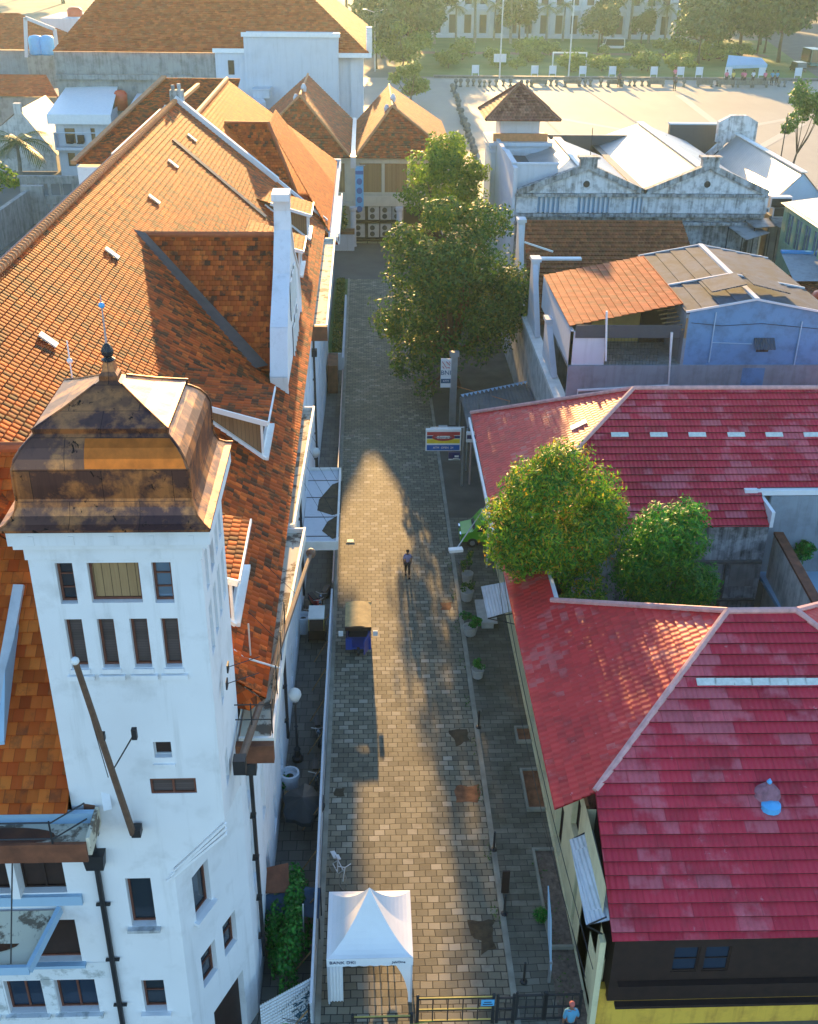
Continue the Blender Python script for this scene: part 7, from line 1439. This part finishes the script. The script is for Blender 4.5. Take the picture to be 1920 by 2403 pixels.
w_=leafcloud('paving_weeds',[(7.0,24.5+k*1.9,.16,.35,.9,.1,40) for k in range(5)]+[(4.9,30+k*3.3,.05,.25,.7,.06,26) for k in range(9)],'weed',None,.12,.5,42); w_['kind']='stuff'
# right edge tree on the square
Yq=168; q=PY(1668,345,Yq); c=PY(1700,245,Yq); o=tree((q.x,Yq,0),'slender green tree before the square at the right edge','tree',((c.x,Yq,c.z),(3.6,3.0,5.6)),'leaf_right',3600,.55,13,51,r=.22,sub=.33)
q2=PY(1580,320,150); z=PY(1655,240,150); mb=MB(); p=PY(1650,300,150); mb.tube([(p.x,150,0),(p.x,150,PY(1655,238,150).z)],[.12,.06],6); tag(origin_to(mb.build('slim_post','black_iron'),(p.x,150,0)),'slim dark post left of the right edge tree','post')
# palms
def palm_crown(name,parent,c,L=3.6,nf=17,seed=1,leaf='leaf_palm'):
    rg=random.Random(seed); mb=MB(); c=Vector(c)
    for k in range(nf):
        a=2*math.pi*k/nf+rg.uniform(-.2,.2); el=rg.uniform(-.15,1.0); d=V(math.cos(a)*math.cos(el),math.sin(a)*math.cos(el),math.sin(el)); pts=[]; p=c.copy(); 
        for i in range(9): pts.append(p.copy()); d=(d+V(0,0,-.16)).normalized(); p=p+d*(L/8)
        for i in range(8):
            t_=(pts[i+1]-pts[i]).normalized(); sd_=t_.cross(V(0,0,1)).normalized(); wl=L*.26*math.sin(math.pi*(i+1.2)/9.6)
            for s in (-1,1):
                for f in (0,.5):
                    b=pts[i].lerp(pts[i+1],f); e=b+sd_*s*wl+t_*wl*.6+V(0,0,-wl*.45); n_=t_*.07*L/3.6; mb.poly([b-n_,b+n_,e+n_*.3,e-n_*.3])
        mb.tube(pts,[.06*(1-i/10) for i in range(9)],4)
    return mb.build(name,leaf,parent)
q=PZ(30,385,0); Yq=q.y; c=PY(35,300,Yq); o=thing('palm_tree','coconut palm beside the pale grey gable on the left edge','palm tree',(c.x-.3,Yq,0)); palm_crown('crown',o,c,5.2,20,3); mb=MB(); mb.tube([(c.x-.3,Yq,0),(c.x,Yq,c.z*.5),c],[.35,.28,.22],8); mb.build('trunk','palm_bark',o)
leafcloud_o=thing('shrub','light green bush below the coconut palm at the left edge','shrub',PZ(10,385,0)); q=PZ(5,400,2); leafcloud('foliage',blob_set((q.x,q.y,2.5),(4,3,3),6,900,61),'leaf_fresh',leafcloud_o,.7,.5,62)
src=thing('palm_tree','tall palm standing before the white museum','palm tree',(20,380,0),'palms before the museum'); palm_crown('crown',src,(20.2,380,11.5),4.5,15,9); mb=MB(); mb.tube([(20,380,0),(20.1,380,6),(20.2,380,11.5)],[.45,.36,.3],6); mb.build('trunk','palm_bark',src)
rg=random.Random(77)
for k,x in enumerate((885,915,960,1000,1040,1075,1110,1150,1185,1290,1325,1365,1400,1440,1470,1510)):
    c=src if k==0 else copy_tree(src); q=PZ(x,88+rg.uniform(-4,6),0); c.location=q; c.rotation_euler.z=rg.uniform(0,6); s=rg.uniform(.85,1.25); c.scale=(s,s,s)
def crownsrc(name,label,cat,R_,hgt,leaf,n,size,seed,grp,r=.35):
    return tree((0,0,0),label,cat,((0,0,hgt),R_),leaf,n,size,12,seed,name,r,'bark',grp,.6,.2,.45,.6)
A=crownsrc('far_tree','hazy dark green tree in the park beyond the square','tree',(6.5,6,6.5),9.5,'leaf_far',3600,.95,101,'park trees beyond the square')
Bq=crownsrc('far_bush','rounded hazy bush along the park edge','bush',(2.6,2.3,1.9),1.8,'leaf_far_bright',700,.6,102,'park bushes beyond the square',.1)
spots=[]
for k in range(9): spots.append((rg.uniform(735,885),rg.uniform(45,150),rg.uniform(.9,1.6)))
for k in range(20): spots.append((rg.uniform(1465,1655),rg.uniform(25,140),rg.uniform(.9,1.8)))
for k in range(2): spots.append((rg.uniform(1190,1280),rg.uniform(82,110),rg.uniform(.7,1.0)))
for k in range(5): spots.append((rg.uniform(1660,1720),rg.uniform(5,40),rg.uniform(1.2,1.8)))
for k in range(3): spots.append((905+k*210+rg.uniform(-25,25),rg.uniform(78,92),rg.uniform(.75,1.15)))
for k,(x,y,s) in enumerate(spots):
    c=A if k==0 else copy_tree(A); q=PZ(x,y,0)
    if q.y>385 and 15<q.x<110: q.y=rg.uniform(365,388)
    c.location=q; c.scale=(s,s,s); c.rotation_euler.z=rg.uniform(0,6.28)
for k in range(34):
    c=Bq if k==0 else copy_tree(Bq); q=PZ(rg.uniform(925,1560),rg.uniform(112,156),0); s=rg.uniform(.6,1.7); c.location=q; c.scale=(s*1.3,s,s); c.rotation_euler.z=rg.uniform(0,6.28)
for k in range(26):
    c=copy_tree(A); c.location=(-260+k*26+rg.uniform(-8,8),rg.uniform(470,620),0); s=rg.uniform(1.4,2.2); c.scale=(s,s,s); c['label']='distant hazy tree at the back of the view'; c['group']='distant trees'
Yq=243; q=PZ(868,205,0); c=PY(866,172,Yq); tree((c.x,Yq,0),'rounded bright green tree standing left of the square','tree',((c.x,Yq,max(4.5,c.z)),(4.6,4.2,4.2)),'leaf_far_bright',2600,.75,12,71,r=.3)
c=PY(850,128,300); tree((c.x,300,0),'wide pale green tree behind the rounded bright one','tree',((c.x,300,6.5),(7.5,6,6)),'leaf_far_bright',2600,1.0,12,72,r=.3)
# ================================================================ air
hz=bpy.data.materials.new('haze'); hz.use_nodes=True; t=hz.node_tree; t.nodes.remove(t.nodes['Principled BSDF'])
pv=t.nodes.new('ShaderNodeVolumePrincipled'); pv.inputs['Density'].default_value=HAZE; pv.inputs['Color'].default_value=(.62,.92,1.0,1); pv.inputs['Anisotropy'].default_value=.58
t.links.new(pv.outputs[0],t.nodes['Material Output'].inputs['Volume']); MATS['haze']=hz
mb=MB(); mb.bx(-398,398,-58,790,-1.2,46); struct(mb.build('haze','haze'),'stuff')
